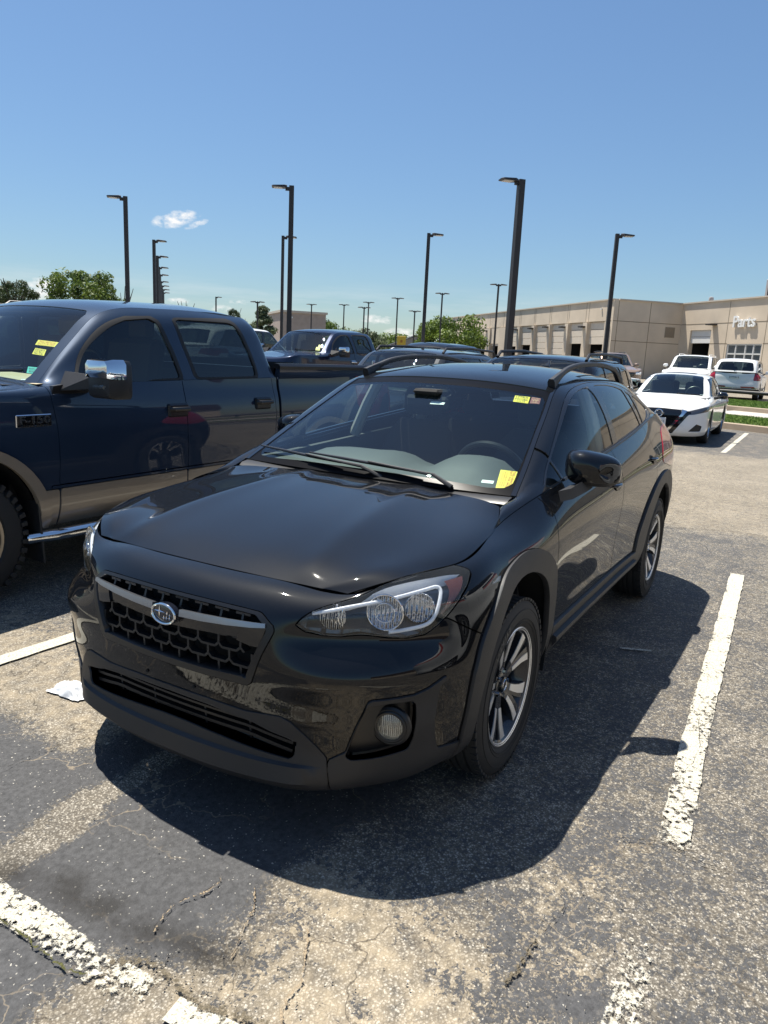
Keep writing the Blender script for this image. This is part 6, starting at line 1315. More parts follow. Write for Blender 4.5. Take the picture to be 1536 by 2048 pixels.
SK.region(lambda A: 4.62 - A[:, 0] + 0 * A[:, 1], 12)
SK.region(lambda A: 3.0 - A[:, 0], 11)
bp = M['black_paint']
bumper = SK.extract(0, 'front_bumper', bp, cross, 'weld')[0]
fenders = SK.extract(8, 'front_fender', bp, cross, gap=.003)
fdoors = SK.extract(9, 'front_door', bp, cross, gap=.0036, flange=.03)
rdoors = SK.extract(10, 'rear_door', bp, cross, gap=.0036, flange=.03)
SK.extract(11, 'rear_quarter', bp, cross)
tailgate = SK.extract(12, 'tailgate', bp, cross, 'weld')[0]
SK.extract(4, 'bumper_valance', M['plastic'], cross, 'weld', off=.004, flange=.02)
fogsur = SK.extract(6, 'fog_lamp_surround', M['plastic'], cross, off=.006, flange=.02)
SK.extract(15, 'wheel_arch_cladding', M['plastic'], cross, off=.012, flange=.024, gap=.001)
SK.extract(16, 'wheel_arch_cladding', M['plastic'], cross, off=.012, flange=.024, gap=.001)
sills = SK.extract(17, 'sill_cladding', M['plastic'], cross, off=.014, flange=.03, gap=.001)
for s_, o in ((1, 0), (-1, 1)):                                   # the ledge along the sill
    b = MB(); b.loft([[(x, s_ * (y + dy), z) for dy, z in ((.012, .405), (.034, .398), (.036, .380), (.016, .352))] for x, y in ((-.475, .860), (-1.0, .858), (-1.6, .860), (-2.03, .866))], closed=True)
    b.build('step_ledge', M['plastic'], sills[o])
tails = SK.extract(18, 'tail_lamp', M['red_lens'], cross, off=.004)
# lamps at the nose
housings = SK.extract(3, 'headlamp', M['lamp_shell'], cross, off=-.075, flange=-.073, gap=.003)
def vpt(p): return SK.pt(*p[:2], p[2] if len(p) > 2 else 0)
def both(fn, parents, fold=0):
    for k, s_ in enumerate((1, -1)):
        def T(p, s_=s_): return Vector((p[0] - (fold if s_ < 0 else 0), p[1] * s_ + (.03 if fold and s_ < 0 else 0), p[2]))
        fn(T, parents[k])
def bowl(mb, c, d, r, depth, T, n=28, steps=6):
    d = d.normalized(); a = d.cross(Vector((0, 0, 1))).normalized(); b = d.cross(a); rings = []
    for i in range(steps + 1):
        f = i / steps; rr = r * math.sqrt(f + .02); h = -depth * (1 - f)
        rings.append([T(c + d * h + a * (rr * math.cos(2 * math.pi * k / n)) + b * (rr * math.sin(2 * math.pi * k / n))) for k in range(n)])
    mb.loft(rings)
def ring(mb, c, d, r, w, T, n=36):
    d = d.normalized(); a = d.cross(Vector((0, 0, 1))).normalized(); b = d.cross(a)
    pts = [T(c + a * (r * math.cos(2 * math.pi * k / n)) + b * (r * math.sin(2 * math.pi * k / n))) for k in range(n)]
    pts.append(pts[0]); pts.append(pts[1]); mb.tube(pts, w, 8, cap=False)
fwd = Vector((.93, .34, .05)).normalized()
def lamp(T, h):
    m = MB(); c = vpt((.735, .690, -.022)); bowl(m, c, fwd, .056, .05, T); m.build('reflector', M['reflector'], h)
    m = MB(); ring(m, c + fwd * .001, fwd, .056, .0028, T); ring(m, c + fwd * .004, fwd, .030, .002, T); m.build('reflector_ring', M['chrome'], h)
    m = MB(); bowl(m, c - fwd * .004, -fwd, .017, -.022, T, 18); m.build('bulb_shield', M['satin'], h)
    m = MB(); c2 = vpt((.578, .690, -.03)); bowl(m, c2, fwd, .042, .035, T)
    for k in range(6):
        q = c2 + Vector((0, (k - 2.5) * .011, 0)); m.tube([T(q + Vector((-.012, 0, -.03))), T(q + Vector((-.004, 0, 0))), T(q + Vector((-.012, 0, .03)))], .0035, 6)
    m.build('turn_reflector', M['reflector'], h)
    m = MB(); c3 = vpt((.852, .690, -.030)); bowl(m, c3, (fwd + Vector((0, .5, 0))).normalized(), .046, .045, T)
    ring(m, c3, (fwd + Vector((0, .5, 0))).normalized(), .046, .003, T); m.build('high_beam_reflector', M['reflector'], h)
    m = MB(); path = [(.515, .708), (.572, .734), (.622, .749), (.734, .753), (.872, .774), (.905, .775), (.918, .758), (.917, .725), (.899, .66), (.868, .625), (.797, .613), (.741, .609)]
    m.tube([T(vpt((u, v, -.012))) for u, v in crom(path, 5, False)], [.0065] * 36 + [.005] * 12 + [.0032] * 8, 8) if False else m.tube([T(vpt((u, v, -.012))) for u, v in crom(path, 5, False)], .0064, 8)
    m.build('daytime_light_guide', M['drl'], h)
    m = MB(); A = crom([(.545, .752, -.02), (.64, .825, -.018), (.75, .842, -.018), (.95, .842, -.018), (1.03, .815, -.018)], 4, False); Bp = crom([(.55, .742, -.04), (.62, .775, -.045), (.734, .78, -.045), (.88, .795, -.045), (.97, .79, -.04)], 4, False)
    m.loft([[T(vpt(a)), T(vpt(b))] for a, b in zip(A, Bp)], closed=False); m.build('bezel_painted_bright', M['bright_bezel'], h)
    m = MB(); A = crom([(.945, .80, -.016), (.955, .74, -.016), (.94, .69, -.016), (.915, .655, -.016)], 3, False); Bp = crom([(1.035, .795, -.016), (1.015, .745, -.016), (.975, .70, -.016), (.925, .65, -.016)], 3, False)
    m.loft([[T(vpt(a)), T(vpt(b))] for a, b in zip(A, Bp)], closed=False); m.build('side_marker', M['amber_dark'], h)
    m = MB(); A = [(u, v - .008, -.03) for u, v in ((.50, .63), (.60, .622), (.70, .625), (.80, .612), (.88, .63))]; Bp = [(u, v + .03, -.06) for u, v in ((.50, .635), (.60, .63), (.70, .632), (.80, .625), (.88, .645))]
    m.loft([[T(vpt(a)), T(vpt(b))] for a, b in zip(A, Bp)], closed=False); m.build('lower_bezel', M['dark_plastic'], h)
M['bright_bezel'] = simple('bright_lamp_bezel', (.86, .87, .89), .35, 0, coat=.6)  # white in place of chrome, its bright reflection put into the colour
M['amber_dark'] = simple('dark_amber_marker', (.085, .022, .014), .2, coat=.6)
both(lamp, housings)
for o, l in zip(SK.extract(3, 'headlamp_lens', M['lens'], cross, off=.001, flange=.004, gap=.003), housings): o.parent = l
# fog lamps
pock = SK.extract(7, 'fog_lamp_pocket', M['dark_plastic'], cross, off=-.034, flange=-.037, gap=.001)
for o, l in zip(pock, fogsur): o.parent = l
def fog(T, par):
    t = par; d = Vector((.95, .25, .02)).normalized(); c = vpt((.777, .277, -.012))
    m = MB(); ring(m, c, d, .047, .007, T); ring(m, c - d * .010, d, .054, .013, T); m.build('fog_lamp_bezel', M['dark_plastic'], t)
    m = MB(); bowl(m, c - d * .004, d, .040, .028, T); m.build('fog_lamp_reflector', M['reflector'], t)
    m = MB()
    for k in (-1, 1): 
        a = d.cross(Vector((0, 0, 1))).normalized(); hh = math.sqrt(max(0, (.036 ** 2) - (k * .013) ** 2)); q = c + a * (k * .013) - d * .003
        m.tube([T(q - Vector((0, 0, hh))), T(q + Vector((0, 0, hh)))], .003, 6)
    m.build('fog_lamp_rib', M['lens'], t)
    m = MB(); bowl(m, c + d * .004, -d, .041, .010, T); m.build('fog_lamp_lens', M['lens'], t)
both(fog, fogsur)
M['mesh_plastic'] = simple('grille_plastic', (.014, .014, .015), .42)
# grille
frame = SK.extract(2, 'grille', M['dark_plastic'], cross, 'weld', off=.003, flange=.055)[0]
back = SK.extract(21, 'grille_backing', M['void'], frame, 'weld', off=-.075, flange=0, gap=0)
def mirror_patch(rows, off, name, mat, parent, thick=0):
    """strip through rows of (u, v) points, both halves"""
    for s_ in (1, -1):
        m = MB(); m.loft([[Vector((p.x, p.y * s_, p.z)) for p in (vpt((u, v, off)) for u, v in r)] + ([Vector((p.x, p.y * s_, p.z)) for p in (vpt((u, v, off - thick)) for u, v in reversed(r))] if thick else []) for r in rows], closed=bool(thick))
        m.build(name, mat, parent)
m = MB()
def hexbar(p, q, w=.0040, dep=.030, off=-.012):
    a, b = vpt((*p, off)), vpt((*q, off)); d = (b - a).normalized(); n = Vector((1, 0, 0)); t = d.cross(n).normalized() * w
    c = [a + t, a - t, a - t - n * dep, a + t - n * dep]; e = [b + t, b - t, b - t - n * dep, b + t - n * dep]
    m.loft([c, e])
GI = poly_sdf(GR_I + [(-u, v) for u, v in reversed(GR_I)])
def gin(p): return GI([(abs(p[0]), p[1])])[0] < .004
cw, ch = .083, .052
for j in range(-1, 7):
    for i in range(-7, 8):
        x = i * cw + (cw / 2 if j % 2 else 0); z = .392 + j * ch
        # elongated hexagon: two slanted sides and a lower flat bar
        A_, B_, C_, D_ = (x - cw / 2, z + ch * .30), (x - cw / 2 + .014, z), (x + cw / 2 - .014, z), (x + cw / 2, z + ch * .30)
        U_ = (x + cw / 2, z + ch * .30 + ch * .42) if False else (x + cw / 2 + .0, z + ch * .70)
        if .575 < z + ch * .3 < .62 and abs(x) < .3 and False: continue
        for p, q in ((A_, B_), (B_, C_), (C_, D_), (D_, (x + cw / 2, z + ch))):
            if gin(p) and gin(q): hexbar(p, q)
m.build('grille_mesh', M['mesh_plastic'], frame)
mirror_patch([[(.06, .608), (.06, .602), (.06, .585), (.06, .582)], [(.15, .612), (.15, .606), (.15, .589), (.15, .586)], [(.25, .619), (.25, .613), (.25, .598), (.25, .595)], [(.335, .626), (.335, .620), (.335, .608), (.335, .605)], [(.382, .630), (.382, .624), (.382, .616), (.382, .613)]], .010, 'grille_wing', M['satin_dark'] if 'satin_dark' in M else M['satin'], frame, .02)
mirror_patch([[(.0, .586), (.0, .535)], [(.06, .582), (.06, .538)], [(.15, .586), (.15, .544)], [(.25, .595), (.25, .552)], [(.325, .603), (.325, .560)]], -.006, 'grille_bar', M['gloss_black'], frame, .02)
mirror_patch([[(.300, .602), (.290, .565), (.283, .545)], [(.345, .608), (.338, .565), (.331, .532)], [(.382, .612), (.372, .575), (.357, .532)]], .000, 'grille_corner', M['gloss_black'], frame, .02)
# badge: ring, dark field and six four-pointed stars
bc = SK.pt(0, .578, .016); bn = Vector((1, 0, .05)).normalized(); bu = Vector((-.05, 0, 1)).normalized()
def onb(a, b, h=0): return bc + Vector((0, 1, 0)) * a + bu * b + bn * h
m = MB(); pts = [onb(.051 * math.cos(t), .032 * math.sin(t)) for t in np.linspace(0, 2 * math.pi, 41)]; m.tube(pts + [pts[1]], .0042, 8, cap=False, up=(1, 0, 0))
badge = m.build('badge', M['chrome'], frame)
m = MB(); m.loft([[onb(.054 * k * math.cos(t), .035 * k * math.sin(t), h) for t in np.linspace(0, 2 * math.pi, 36, endpoint=False)] for k, h in ((1.0, -.022), (1.0, -.003), (.9, -.001), (.02, .0005))]); m.build('badge_field', M['badge_blue'] if 'badge_blue' in M else M['gloss_black'], badge)
m = MB()
for a, b, r in ((-.017, .006, .021), (.018, .004, .0085), (.004, -.012, .0085), (.016, -.011, .008), (.029, -.010, .008), (.030, .001, .007)):
    ring_ = []
    for k in range(8):
        rr = r if k % 2 == 0 else r * .22; t = k * math.pi / 4; ring_.append(onb(a + rr * math.cos(t) * (1.25 if k % 4 == 0 else 1), b + rr * math.sin(t) * .95, .0012))
    cpt = onb(a, b, .0045); n0 = len(m.v); m.v += [tuple(p) for p in ring_] + [tuple(cpt)]; m.f += [(n0 + k, n0 + (k + 1) % 8, n0 + 8) for k in range(8)]; m.mi += [0] * 8
m.build('badge_star', M['chrome'], badge, smooth=False)
# lower intake
inb = SK.extract(5, 'lower_intake', M['void'], cross, 'weld', off=-.085, flange=-.083, gap=.0)[0]
inb.data.materials[0] = M['dark_plastic']
for v0 in (.205, .225, .245, .262):
    rows = [[(u, v0 + .004 + (.0 if u < .3 else -(u - .3) * .12)), (u, v0 - .004 + (.0 if u < .3 else -(u - .3) * .12))] for u in np.linspace(0, .462, 14)]
    mirror_patch(rows, -.022, 'intake_slat', M['dark_plastic'], inb, .03)
for u in (.12, .30): mirror_patch([[(u - .004, .27), (u - .004, .19)], [(u + .004, .27), (u + .004, .19)]], -.030, 'intake_rib', M['dark_plastic'], inb, .02)
m = MB()
for s_ in (1, -1): m.lathe([(.0001, .008), (.0055, .008), (.0055, -.01)], (0, 0, 0), 'x', 12); nq = len(m.v) - 36; p = SK.pt(.108, .322, -.004); m.v = m.v[:nq] + [(x + p.x, y + p.y * s_, z + p.z) for x, y, z in m.v[nq:]]
m.build('plate_screw_hole', M['void'], bumper)
# chin bar of the valance, standing proud of it
def chin_row(u):
    k = max(0, (u - .50) / .10)
    return [(u, .166 - .0 * k, .004), (u, .160, .016 * (1 - k)), (u, .120, .020 * (1 - k)), (u, .10, .008 * (1 - k)), (u, .09, .002)]
for s_ in (1,):
    m = MB(); rows = [[vpt(p) for p in chin_row(u)] for u in np.linspace(0, .60, 22)]
    rowsm = [[Vector((p.x, -p.y, p.z)) for p in r] for r in rows[:0:-1]]
    m.loft(rowsm + rows, closed=False); m.build('chin_bar', M['plastic'], cross)
# bonnet
hs = Skin(HOOD, lerp_samples([0, HOOD.U[-1]], [.012]), lerp_samples([0, HOOD.V[-1]], [.016]))
bonnet = hs.extract(0, 'bonnet', bp, cross, 'weld', gap=.0036, flange=.02)[0]
# greenhouse
rs = Skin(ROOF, lerp_samples([0, ROOF.U[-1]], [.014]), lerp_samples([0, 1.3, ROOF.V[-1]], [.016, .03]))
um = ROOF.U[-1]
rs.region(uvp([(-1, .065), (.30, .05), (.50, .036), (.555, .045), (.580, .075), (.588, .42), (.583, .79), (.565, .822), (.40, .827), (-1, .823)]), 1)
rs.region(lambda A: np.maximum(A[:, 1] - .905, A[:, 0] - (um - .020)), 2)
rs.region(lambda A: A[:, 1] - .90, 3)
rs.region(uvp([(-1, 2.55), (.30, 2.55), (.46, 2.58), (.52, 2.66), (.54, 2.9), (.54, 3.2), (-1, 3.2)]), 5)
roof = rs.extract(0, 'roof', bp, cross, 'weld', gap=.002)[0]
screen = rs.extract(1, 'windscreen', M['screen_glass'], cross, 'weld', gap=0, flange=0, off=-.003)[0]
rs.extract(2, 'glass_border', M['frit'], screen, 'weld', gap=.001, flange=.012, off=-.003)
rs.extract(3, 'windscreen_pillar_trim', M['gloss_black'], cross, gap=.001, flange=.012, off=.001)
rs.extract(5, 'rear_window', M['tint_glass'], cross, 'weld', gap=0, flange=.004, off=-.003)
ss = Skin(SIDE, lerp_samples([0, SIDE.U[-1]], [.014]), lerp_samples([0, SIDE.V[-1]], [.012]))
FW = crom([(.19, .032), (.285, .112), (.40, .152), (.545, .182), (.70, .203), (.885, .214), (1.05, .221)], 4, False) + [(1.16, .222), (1.205, .216), (1.24, .12), (1.255, .012), (.70, .012), (.35, .012), (.215, .012)]
ss.region(uvp([(.365, .0), (.382, .0), (.372, .3), (.355, .3)]), 7)            # divider bar of the small front pane
ss.region(uvp(FW), 1)
RW = [(1.325, .214), (1.345, .219)] + crom([(1.40, .219), (1.60, .211), (1.76, .199), (1.885, .182)], 4, False) + [(1.90, .170), (1.945, .10), (2.0, .012), (1.36, .012), (1.335, .06)]
ss.region(uvp(RW), 2)
RF = [(1.96, .172), (1.985, .172), (2.13, .150), (2.15, .138), (2.13, .06), (2.105, .012), (2.06, .012), (2.0, .10)]
RF = [(1.955, .174), (1.975, .172), (2.06, .155), (2.085, .10), (2.10, .012), (2.055, .012), (1.995, .11)]
ss.region(uvp(RF), 3)
QW = crom([(2.135, .150), (2.25, .135), (2.37, .105), (2.45, .075), (2.43, .052), (2.33, .025), (2.24, .012), (2.14, .012), (2.125, .08)], 4)
ss.region(uvp(QW), 4)
# black frame band round the panes
BAND = crom([(.06, .0), (.17, .05), (.27, .128), (.40, .172), (.545, .202), (.70, .222), (.885, .233), (1.05, .239), (1.25, .240), (1.45, .236), (1.65, .227), (1.85, .212), (2.0, .193), (2.15, .172), (2.32, .140), (2.46, .098), (2.53, .06)], 4, False) + [(2.50, .035), (2.40, .0), (2.38, -.05), (.05, -.05)]
ss.region(uvp(BAND), 6, (0, 7))
ss.extract(0, 'side_frame', bp, cross, gap=.0016)
frames = ss.extract(6, 'window_frame', M['frame_black'] if 'frame_black' in M else M['gloss_black'], cross, gap=.0012, off=-.002, flange=.01)
ss_fd = ss.extract(1, 'front_side_window', M['side_glass'], cross, gap=0, flange=0, off=-.006)
ss.extract(2, 'rear_side_window', M['tint_glass'], cross, gap=0, flange=0, off=-.006)
ss.extract(3, 'rear_vent_window', M['tint_glass'], cross, gap=0, flange=0, off=-.006)
ss.extract(4, 'rear_quarter_window', M['tint_glass'], cross, gap=0, flange=0, off=-.006)
# waist strip
for s_ in (1, -1):
    m = MB(); m.tube([ss.S.grid([u], [.004])[0, 0] * np.array([1, s_, 1]) + np.array([0, .003 * s_, 0]) for u in np.linspace(.36, 2.42, 40)], .0075, 6); m.build('waist_strip', M['dark_plastic'], cross)
# roof rails
RP = [(-1.16, .548, 1.440), (-1.22, .547, 1.462), (-1.30, .545, 1.488), (-1.42, .542, 1.517), (-1.60, .540, 1.538), (-1.85, .538, 1.549), (-2.10, .536, 1.549), (-2.32, .534, 1.537), (-2.48, .534, 1.519), (-2.58, .534, 1.486), (-2.66, .535, 1.445)]
for s_ in (1, -1):
    m = MB(); P_ = crom(RP, 5, False); rings = []
    for i, p in enumerate(P_):
        f = i / (len(P_) - 1); w = .014 + .005 * abs(2 * f - 1) ** 4; h = .013 + .018 * max(0, abs(2 * f - 1) - .55) / .45
        t = (Vector(P_[min(i + 1, len(P_) - 1)]) - Vector(P_[max(i - 1, 0)])).normalized(); nrm = Vector((-t.z, 0, t.x)); nrm = -nrm if nrm.z < 0 else nrm
        c = Vector(p); rings.append([Vector((q.x, q.y * s_, q.z)) for q in (c + nrm * (h * b) + Vector((0, w * a, 0)) for a, b in ((-.6, 1), (.6, 1), (1, .5), (1, -.7), (.8, -1), (-.8, -1), (-1, -.7), (-1, .5)))])
    m.loft(rings); m.build('roof_rail', M['plastic'], cross)
m = MB(); m.loft([[(-2.72 - .10 * k, .022 * (1 - k) * math.cos(t) , 1.515 + .055 * k + .01 * math.sin(t)) for t in np.linspace(0, 2 * math.pi, 8, endpoint=False)] for k in (0, .5, .9)]); m.build('roof_aerial', bp, cross)
# mirrors
def mirror(T, par):
    w = Vector((-.50, .866, 0)); d = Vector((.866, .50, 0)); u = Vector((0, 0, 1)); c = Vector((-.66, .935, 1.105))
    def sect(h, k, n=28, z0=0, e=3.2):
        out = []
        for i in range(n):
            t = 2 * math.pi * i / n; ca, sa = math.cos(t), math.sin(t)
            a = math.copysign(abs(ca) ** (2 / e), ca); b = math.copysign(abs(sa) ** (2 / e), sa)
            wid = .118 * k; hgt = (.083 - .016 * (a + 1) / 2) * k
            out.append(c + w * (a * wid) + u * (b * hgt + .006 - .010 * a) + d * (h * (1 - .28 * max(0, a) ** 2)))
        return out
    rings = [sect(-.055, .93), sect(-.05, .99), sect(-.02, 1.0), sect(.015, .96), sect(.04, .86), sect(.058, .68), sect(.068, .42), sect(.071, .05)]
    lo = MB(); hi = MB(); n = 28
    for i in range(len(rings) - 1):
        for k in range(n):
            q = [rings[i][k], rings[i][(k + 1) % n], rings[i + 1][(k + 1) % n], rings[i + 1][k]]
            zz = sum(p.z for p in q) / 4; (lo if zz < 1.062 else hi).add([T(p) for p in q], [(0, 1, 2, 3)])
    def weld(o):
        bm = bmesh.new(); bm.from_mesh(o.data); bmesh.ops.remove_doubles(bm, verts=bm.verts, dist=1e-4); bmesh.ops.recalc_face_normals(bm, faces=bm.faces); bm.to_mesh(o.data); bm.free()
    root = hi.build('door_mirror', bp, par, fix=False); weld(root)
    weld(lo.build('mirror_lower_shell', M['plastic'], root, fix=False))
    g = MB(); g.add([T(p - d * .0) for p in sect(-.050, .95)], [tuple(range(n))]); g.build('mirror_glass', M['chrome'], root)
    f = MB(); f.loft([[T(Vector(p)) for p in r] for r in ([(-.47, .842, 1.030), (-.60, .852, 1.040), (-.60, .862, 1.005), (-.48, .852, .985)], [(-.52, .880, 1.040), (-.63, .880, 1.050), (-.63, .890, 1.010), (-.53, .890, .995)], [(-.575, .905, 1.065), (-.66, .905, 1.075), (-.675, .930, 1.030), (-.59, .930, 1.025)])]); f.build('mirror_foot', M['plastic'], root, sharp=50)
both(mirror, [cross, cross], .26)
# handles, with the scooped cup behind each
for x0, z0, ps in ((-1.33, .955, fdoors), (-2.26, 1.000, rdoors)):
    for k, s_ in enumerate((1, -1)):
        m = MB(); m.tube([(x0 - .075, s_ * .885, z0 - .008), (x0 - .06, s_ * .897, z0 - .004), (x0, s_ * .902, z0), (x0 + .07, s_ * .898, z0 + .002), (x0 + .085, s_ * .886, z0 + .002)], [.013, .016, .017, .016, .012], 10, flat=.6); m.build('door_handle', M['gloss_black'], ps[k])
        m = MB(); m.loft([[(x0 + .0 + .062 * f * math.cos(t), s_ * (.8985 - dd), z0 + .030 * f * math.sin(t)) for t in np.linspace(0, 2 * math.pi, 24, endpoint=False)] for f, dd in ((1.05, -.002), (.9, .0), (.6, .006), (.05, .01))]); m.build('handle_cup', M['dark_plastic'], ps[k])
# fender side repeater
for k, s_ in enumerate((1, -1)):
    m = MB(); p = SK.pt(1.20, .705, .004); m.tube([(p.x + .03, s_ * p.y, p.z - .006), (p.x, s_ * (p.y + .004), p.z), (p.x - .03, s_ * p.y, p.z + .006)], [.003, .010, .003], 8, flat=.5); m.build('side_repeater', M['lens'], fenders[k])
# ---- wheels
def make_wheel(parent, loc, side, spin, seed):
    w = bpy.data.objects.new('wheel', None); COL.objects.link(w); w.parent = parent; w.location = loc; w.empty_display_size = .2
    if side < 0: w.rotation_euler = (0, 0, math.pi)
    return w
def tyre_mesh():
    m = MB(); hw = .1125
    prof = [(.225, -.090), (.240, -.104), (.268, -.1125), (.300, -.110), (.325, -.101), (.338, -.090)]
    # tread with circumferential grooves
    tr = [(.3405, -.082), (.3425, -.064), (.3425, -.058), (.335, -.056), (.335, -.048), (.344, -.046), (.345, -.022), (.337, -.020), (.337, -.012), (.345, -.010)]
    half = prof + tr; full = half + [(r, -h) for r, h in reversed(half)]
    m.lathe(full, (0, 0, 0), 'y', 72); return m
def wheel_parts(w, T=None):
    tyre = tyre_mesh().build('tyre', M['rubber'], w, sharp=40)
    # shoulder blocks
    b = MB()
    for k in range(64):
        a = 2 * math.pi * k / 64
        for s_ in (1, -1):
            R3 = Matrix.Rotation(-a, 3, 'Y'); c = R3 @ Vector((.3375, s_ * .089, 0))
            b.box(c, (.010, .026, .024), R3 @ Matrix.Rotation(s_ * .42, 3, 'Z') if False else R3)
    o = b.build('tread_block', M['rubber'], w, smooth=False); o.parent = tyre; o['kind'] = 'stuff'
    for r_, h_ in ((.300, .1108), (.262, .1126), (.250, .110)):
        q = MB(); pts = [(r_ * math.cos(t), h_, r_ * math.sin(t)) for t in np.linspace(0, 2 * math.pi, 73)]; q.tube(pts + [pts[1]], .0014, 5, cap=False); q.build('sidewall_rib', M['rubber'], tyre)
    return tyre
def arc_text(s, r, a0, size, y, parent, mat, ext=.0012, step=None):
    vs, fs = text_mesh(s, size, ext, 'CENTER', 2, bold=.0012)
    out = []
    for v in vs:
        a = a0 - v.x / r; rr = r + v.y
        out.append((-rr * math.cos(a) if False else rr * math.cos(a), y + v.z, rr * math.sin(a)))
    return mk('sidewall_letters', out, fs, mat, parent, smooth=False)
def rim_parts(w):
    m = MB(); m.lathe([(.2285, .098), (.2285, .090), (.222, .086), (.214, .078), (.208, .060), (.196, .02), (.19, -.06), (.20, -.09), (.222, -.10), (.222, -.105), (.186, -.098), (.178, -.05), (.186, .04), (.20, .072), (.212, .092), (.222, .1)], (0, 0, 0), 'y', 72, closed=True)
    rim = m.build('rim', M['alloy_dark'], w, sharp=40)
    m = MB(); m.lathe([(.2295, .0985), (.2255, .1015), (.2165, .0965), (.2150, .0905)], (0, 0, 0), 'y', 72); m.build('rim_lip', M['alloy'], rim)
    # five forked spokes: dark body with a machined face on each branch
    dark = MB(); bright = MB()
    def P(r, a, h): return (r * math.cos(a), h, r * math.sin(a))
    for k in range(5):
        a = 2 * math.pi * k / 5 + math.pi / 2 + .1
        for sg in (1, -1):
            # outline of a branch in (radius, angle): from the hub to the rim
            L = [(.050, -.05 * sg), (.095, -.03 * sg), (.13, .01 * sg), (.165, .045 * sg), (.200, .085 * sg), (.218, .10 * sg)]
            Rr = [(.050, .55 * sg), (.095, .36 * sg), (.13, .35 * sg), (.165, .36 * sg), (.200, .40 * sg), (.218, .43 * sg)]
            hs_ = [.060, .066, .073, .079, .085, .088]
            rg = []
            for (r1, a1), (r2, a2), h in zip(L, Rr, hs_): rg.append([P(r1, a + a1, h), P(r2, a + a2, h), P(r2, a + a2, h - .03), P(r1, a + a1, h - .03)])
            dark.loft(rg)
            n = [(a_, b_, h) for a_, b_, h in zip(L, Rr, hs_)]
            f0, f1 = (.46, .95) if sg > 0 else (.30, .95)
            rg = []
            for i, ((r1, a1), (r2, a2), h) in enumerate(n):
                if i == 0: continue
                p = [P(r1 + (r2 - r1) * f, a + a1 + (a2 - a1) * f, h + .0022) for f in (f0, f1)]; q = [P(r1 + (r2 - r1) * f, a + a1 + (a2 - a1) * f, h - .001) for f in (f1, f0)]
                rg.append(p + q)
            bright.loft(rg)
        # web between branches at the hub
    dark.lathe([(.0001, .062), (.050, .062), (.064, .056), (.066, .02)], (0, 0, 0), 'y', 30)
    dark.build('spoke', M['alloy_dark'], rim, sharp=30); bright.build('spoke_face', M['alloy'], rim, sharp=30)
    m = MB(); m.lathe([(.0001, .0745), (.020, .0745), (.029, .072), (.031, .066), (.031, .05)], (0, 0, 0), 'y', 30); cap = m.build('hub_cap', M['gloss_black'], rim)
    m = MB(); m.lathe([(.019, .0745), (.0205, .0762), (.022, .0745)], (0, 0, 0), 'y', 30); m.build('hub_cap_ring', M['chrome'], rim)
    for k in range(5):
        a = 2 * math.pi * k / 5 + .1 + math.pi / 2 + math.pi / 5; q = MB(); q.lathe([(.0001, .070), (.009, .070), (.0095, .05)], (.050 * math.cos(a), 0, .050 * math.sin(a)), 'y', 6); q.build('wheel_nut', M['chrome'], rim, smooth=False)
    m = MB(); m.lathe([(.0001, .018), (.150, .018), (.150, -.006), (.0001, -.006)], (0, 0, 0), 'y', 40); m.build('brake_disc', M['steel'], w)
    m = MB(); m.box((-.10, .012, .06), (.07, .05, .13), Matrix.Rotation(.5, 3, 'Y'), bev=.012); m.build('brake_caliper', M['dark_plastic'], w)
w0 = make_wheel(cross, (0, .773, .345), 1, 0, 1)
ty = wheel_parts(w0); rim_parts(w0)
arc_text('FALKEN', .279, 1.30, .040, .1118, ty, M['rubber_letters'] if 'rubber_letters' in M else M['rubber'])
def copy_wheel(src, loc, rz, ry=0):
    c = copy_tree(src, src.parent); c.location = loc; c.rotation_euler = (0, ry, rz); return c
w0.rotation_euler = (0, .35, math.radians(.5))
copy_wheel(w0, (-2.665, .776, .345), 0, 1.0)
copy_wheel(w0, (0, -.773, .345), math.pi, .2); copy_wheel(w0, (-2.665, -.776, .345), math.pi, .7)
# ---- dark liners, floor and cabin
for x0 in (0, -2.665):
    for s_ in (1, -1):
        m = MB()
        prof = [(x0 + .41 * math.cos(a), .39 + .42 * math.sin(a)) for a in np.linspace(-.3, math.pi + .3, 20)]
        m.loft([[(x, s_ * .872, z) for x, z in prof], [(x, s_ * .55, z) for x, z in prof]], closed=False)
        m.add([(x, s_ * .55, z) for x, z in prof], [tuple(range(len(prof)))]); m.build('wheel_arch_liner', M['void'], cross)
m = MB(); m.box((-1.35, 0, .30), (3.9, 1.45, .10)); m.box((.10, 0, .52), (1.0, 1.05, .55)); m.box((-3.1, 0, .55), (.5, 1.2, .5)); m.build('underbody', M['void'], cross)
m = MB(); m.box((-.36, 0, .72), (.06, 1.5, .56)); m.box((-1.6, 0, .40), (2.6, 1.5, .06)); m.build('cabin_floor', M['cloth'], cross)
for s_ in (1, -1):
    m = MB(); m.loft([[(x, s_ * (.775 if z < 1.0 else .775), z) for z in (.42, .75, 1.0 + .055 * (-.5 - x) if x < -.5 else 1.0)] + [(x, s_ * .74, z) for z in ((1.0 + .055 * (-.5 - x)) if x < -.5 else 1.0, .75, .42)] for x in (-.40, -.9, -1.5, -2.2, -2.9)]); m.build('door_card', M['cabin'], cross)
    # inside pillars and head lining edge
    m = MB(); m.tube([(-1.40, s_ * .765, 1.05), (-1.44, s_ * .70, 1.25), (-1.46, s_ * .62, 1.42)], .035, 8); m.tube([(-2.2, s_ * .75, 1.1), (-2.3, s_ * .66, 1.3), (-2.35, s_ * .60, 1.40)], .05, 8); m.build('inner_pillar', M['grey_trim'], cross)
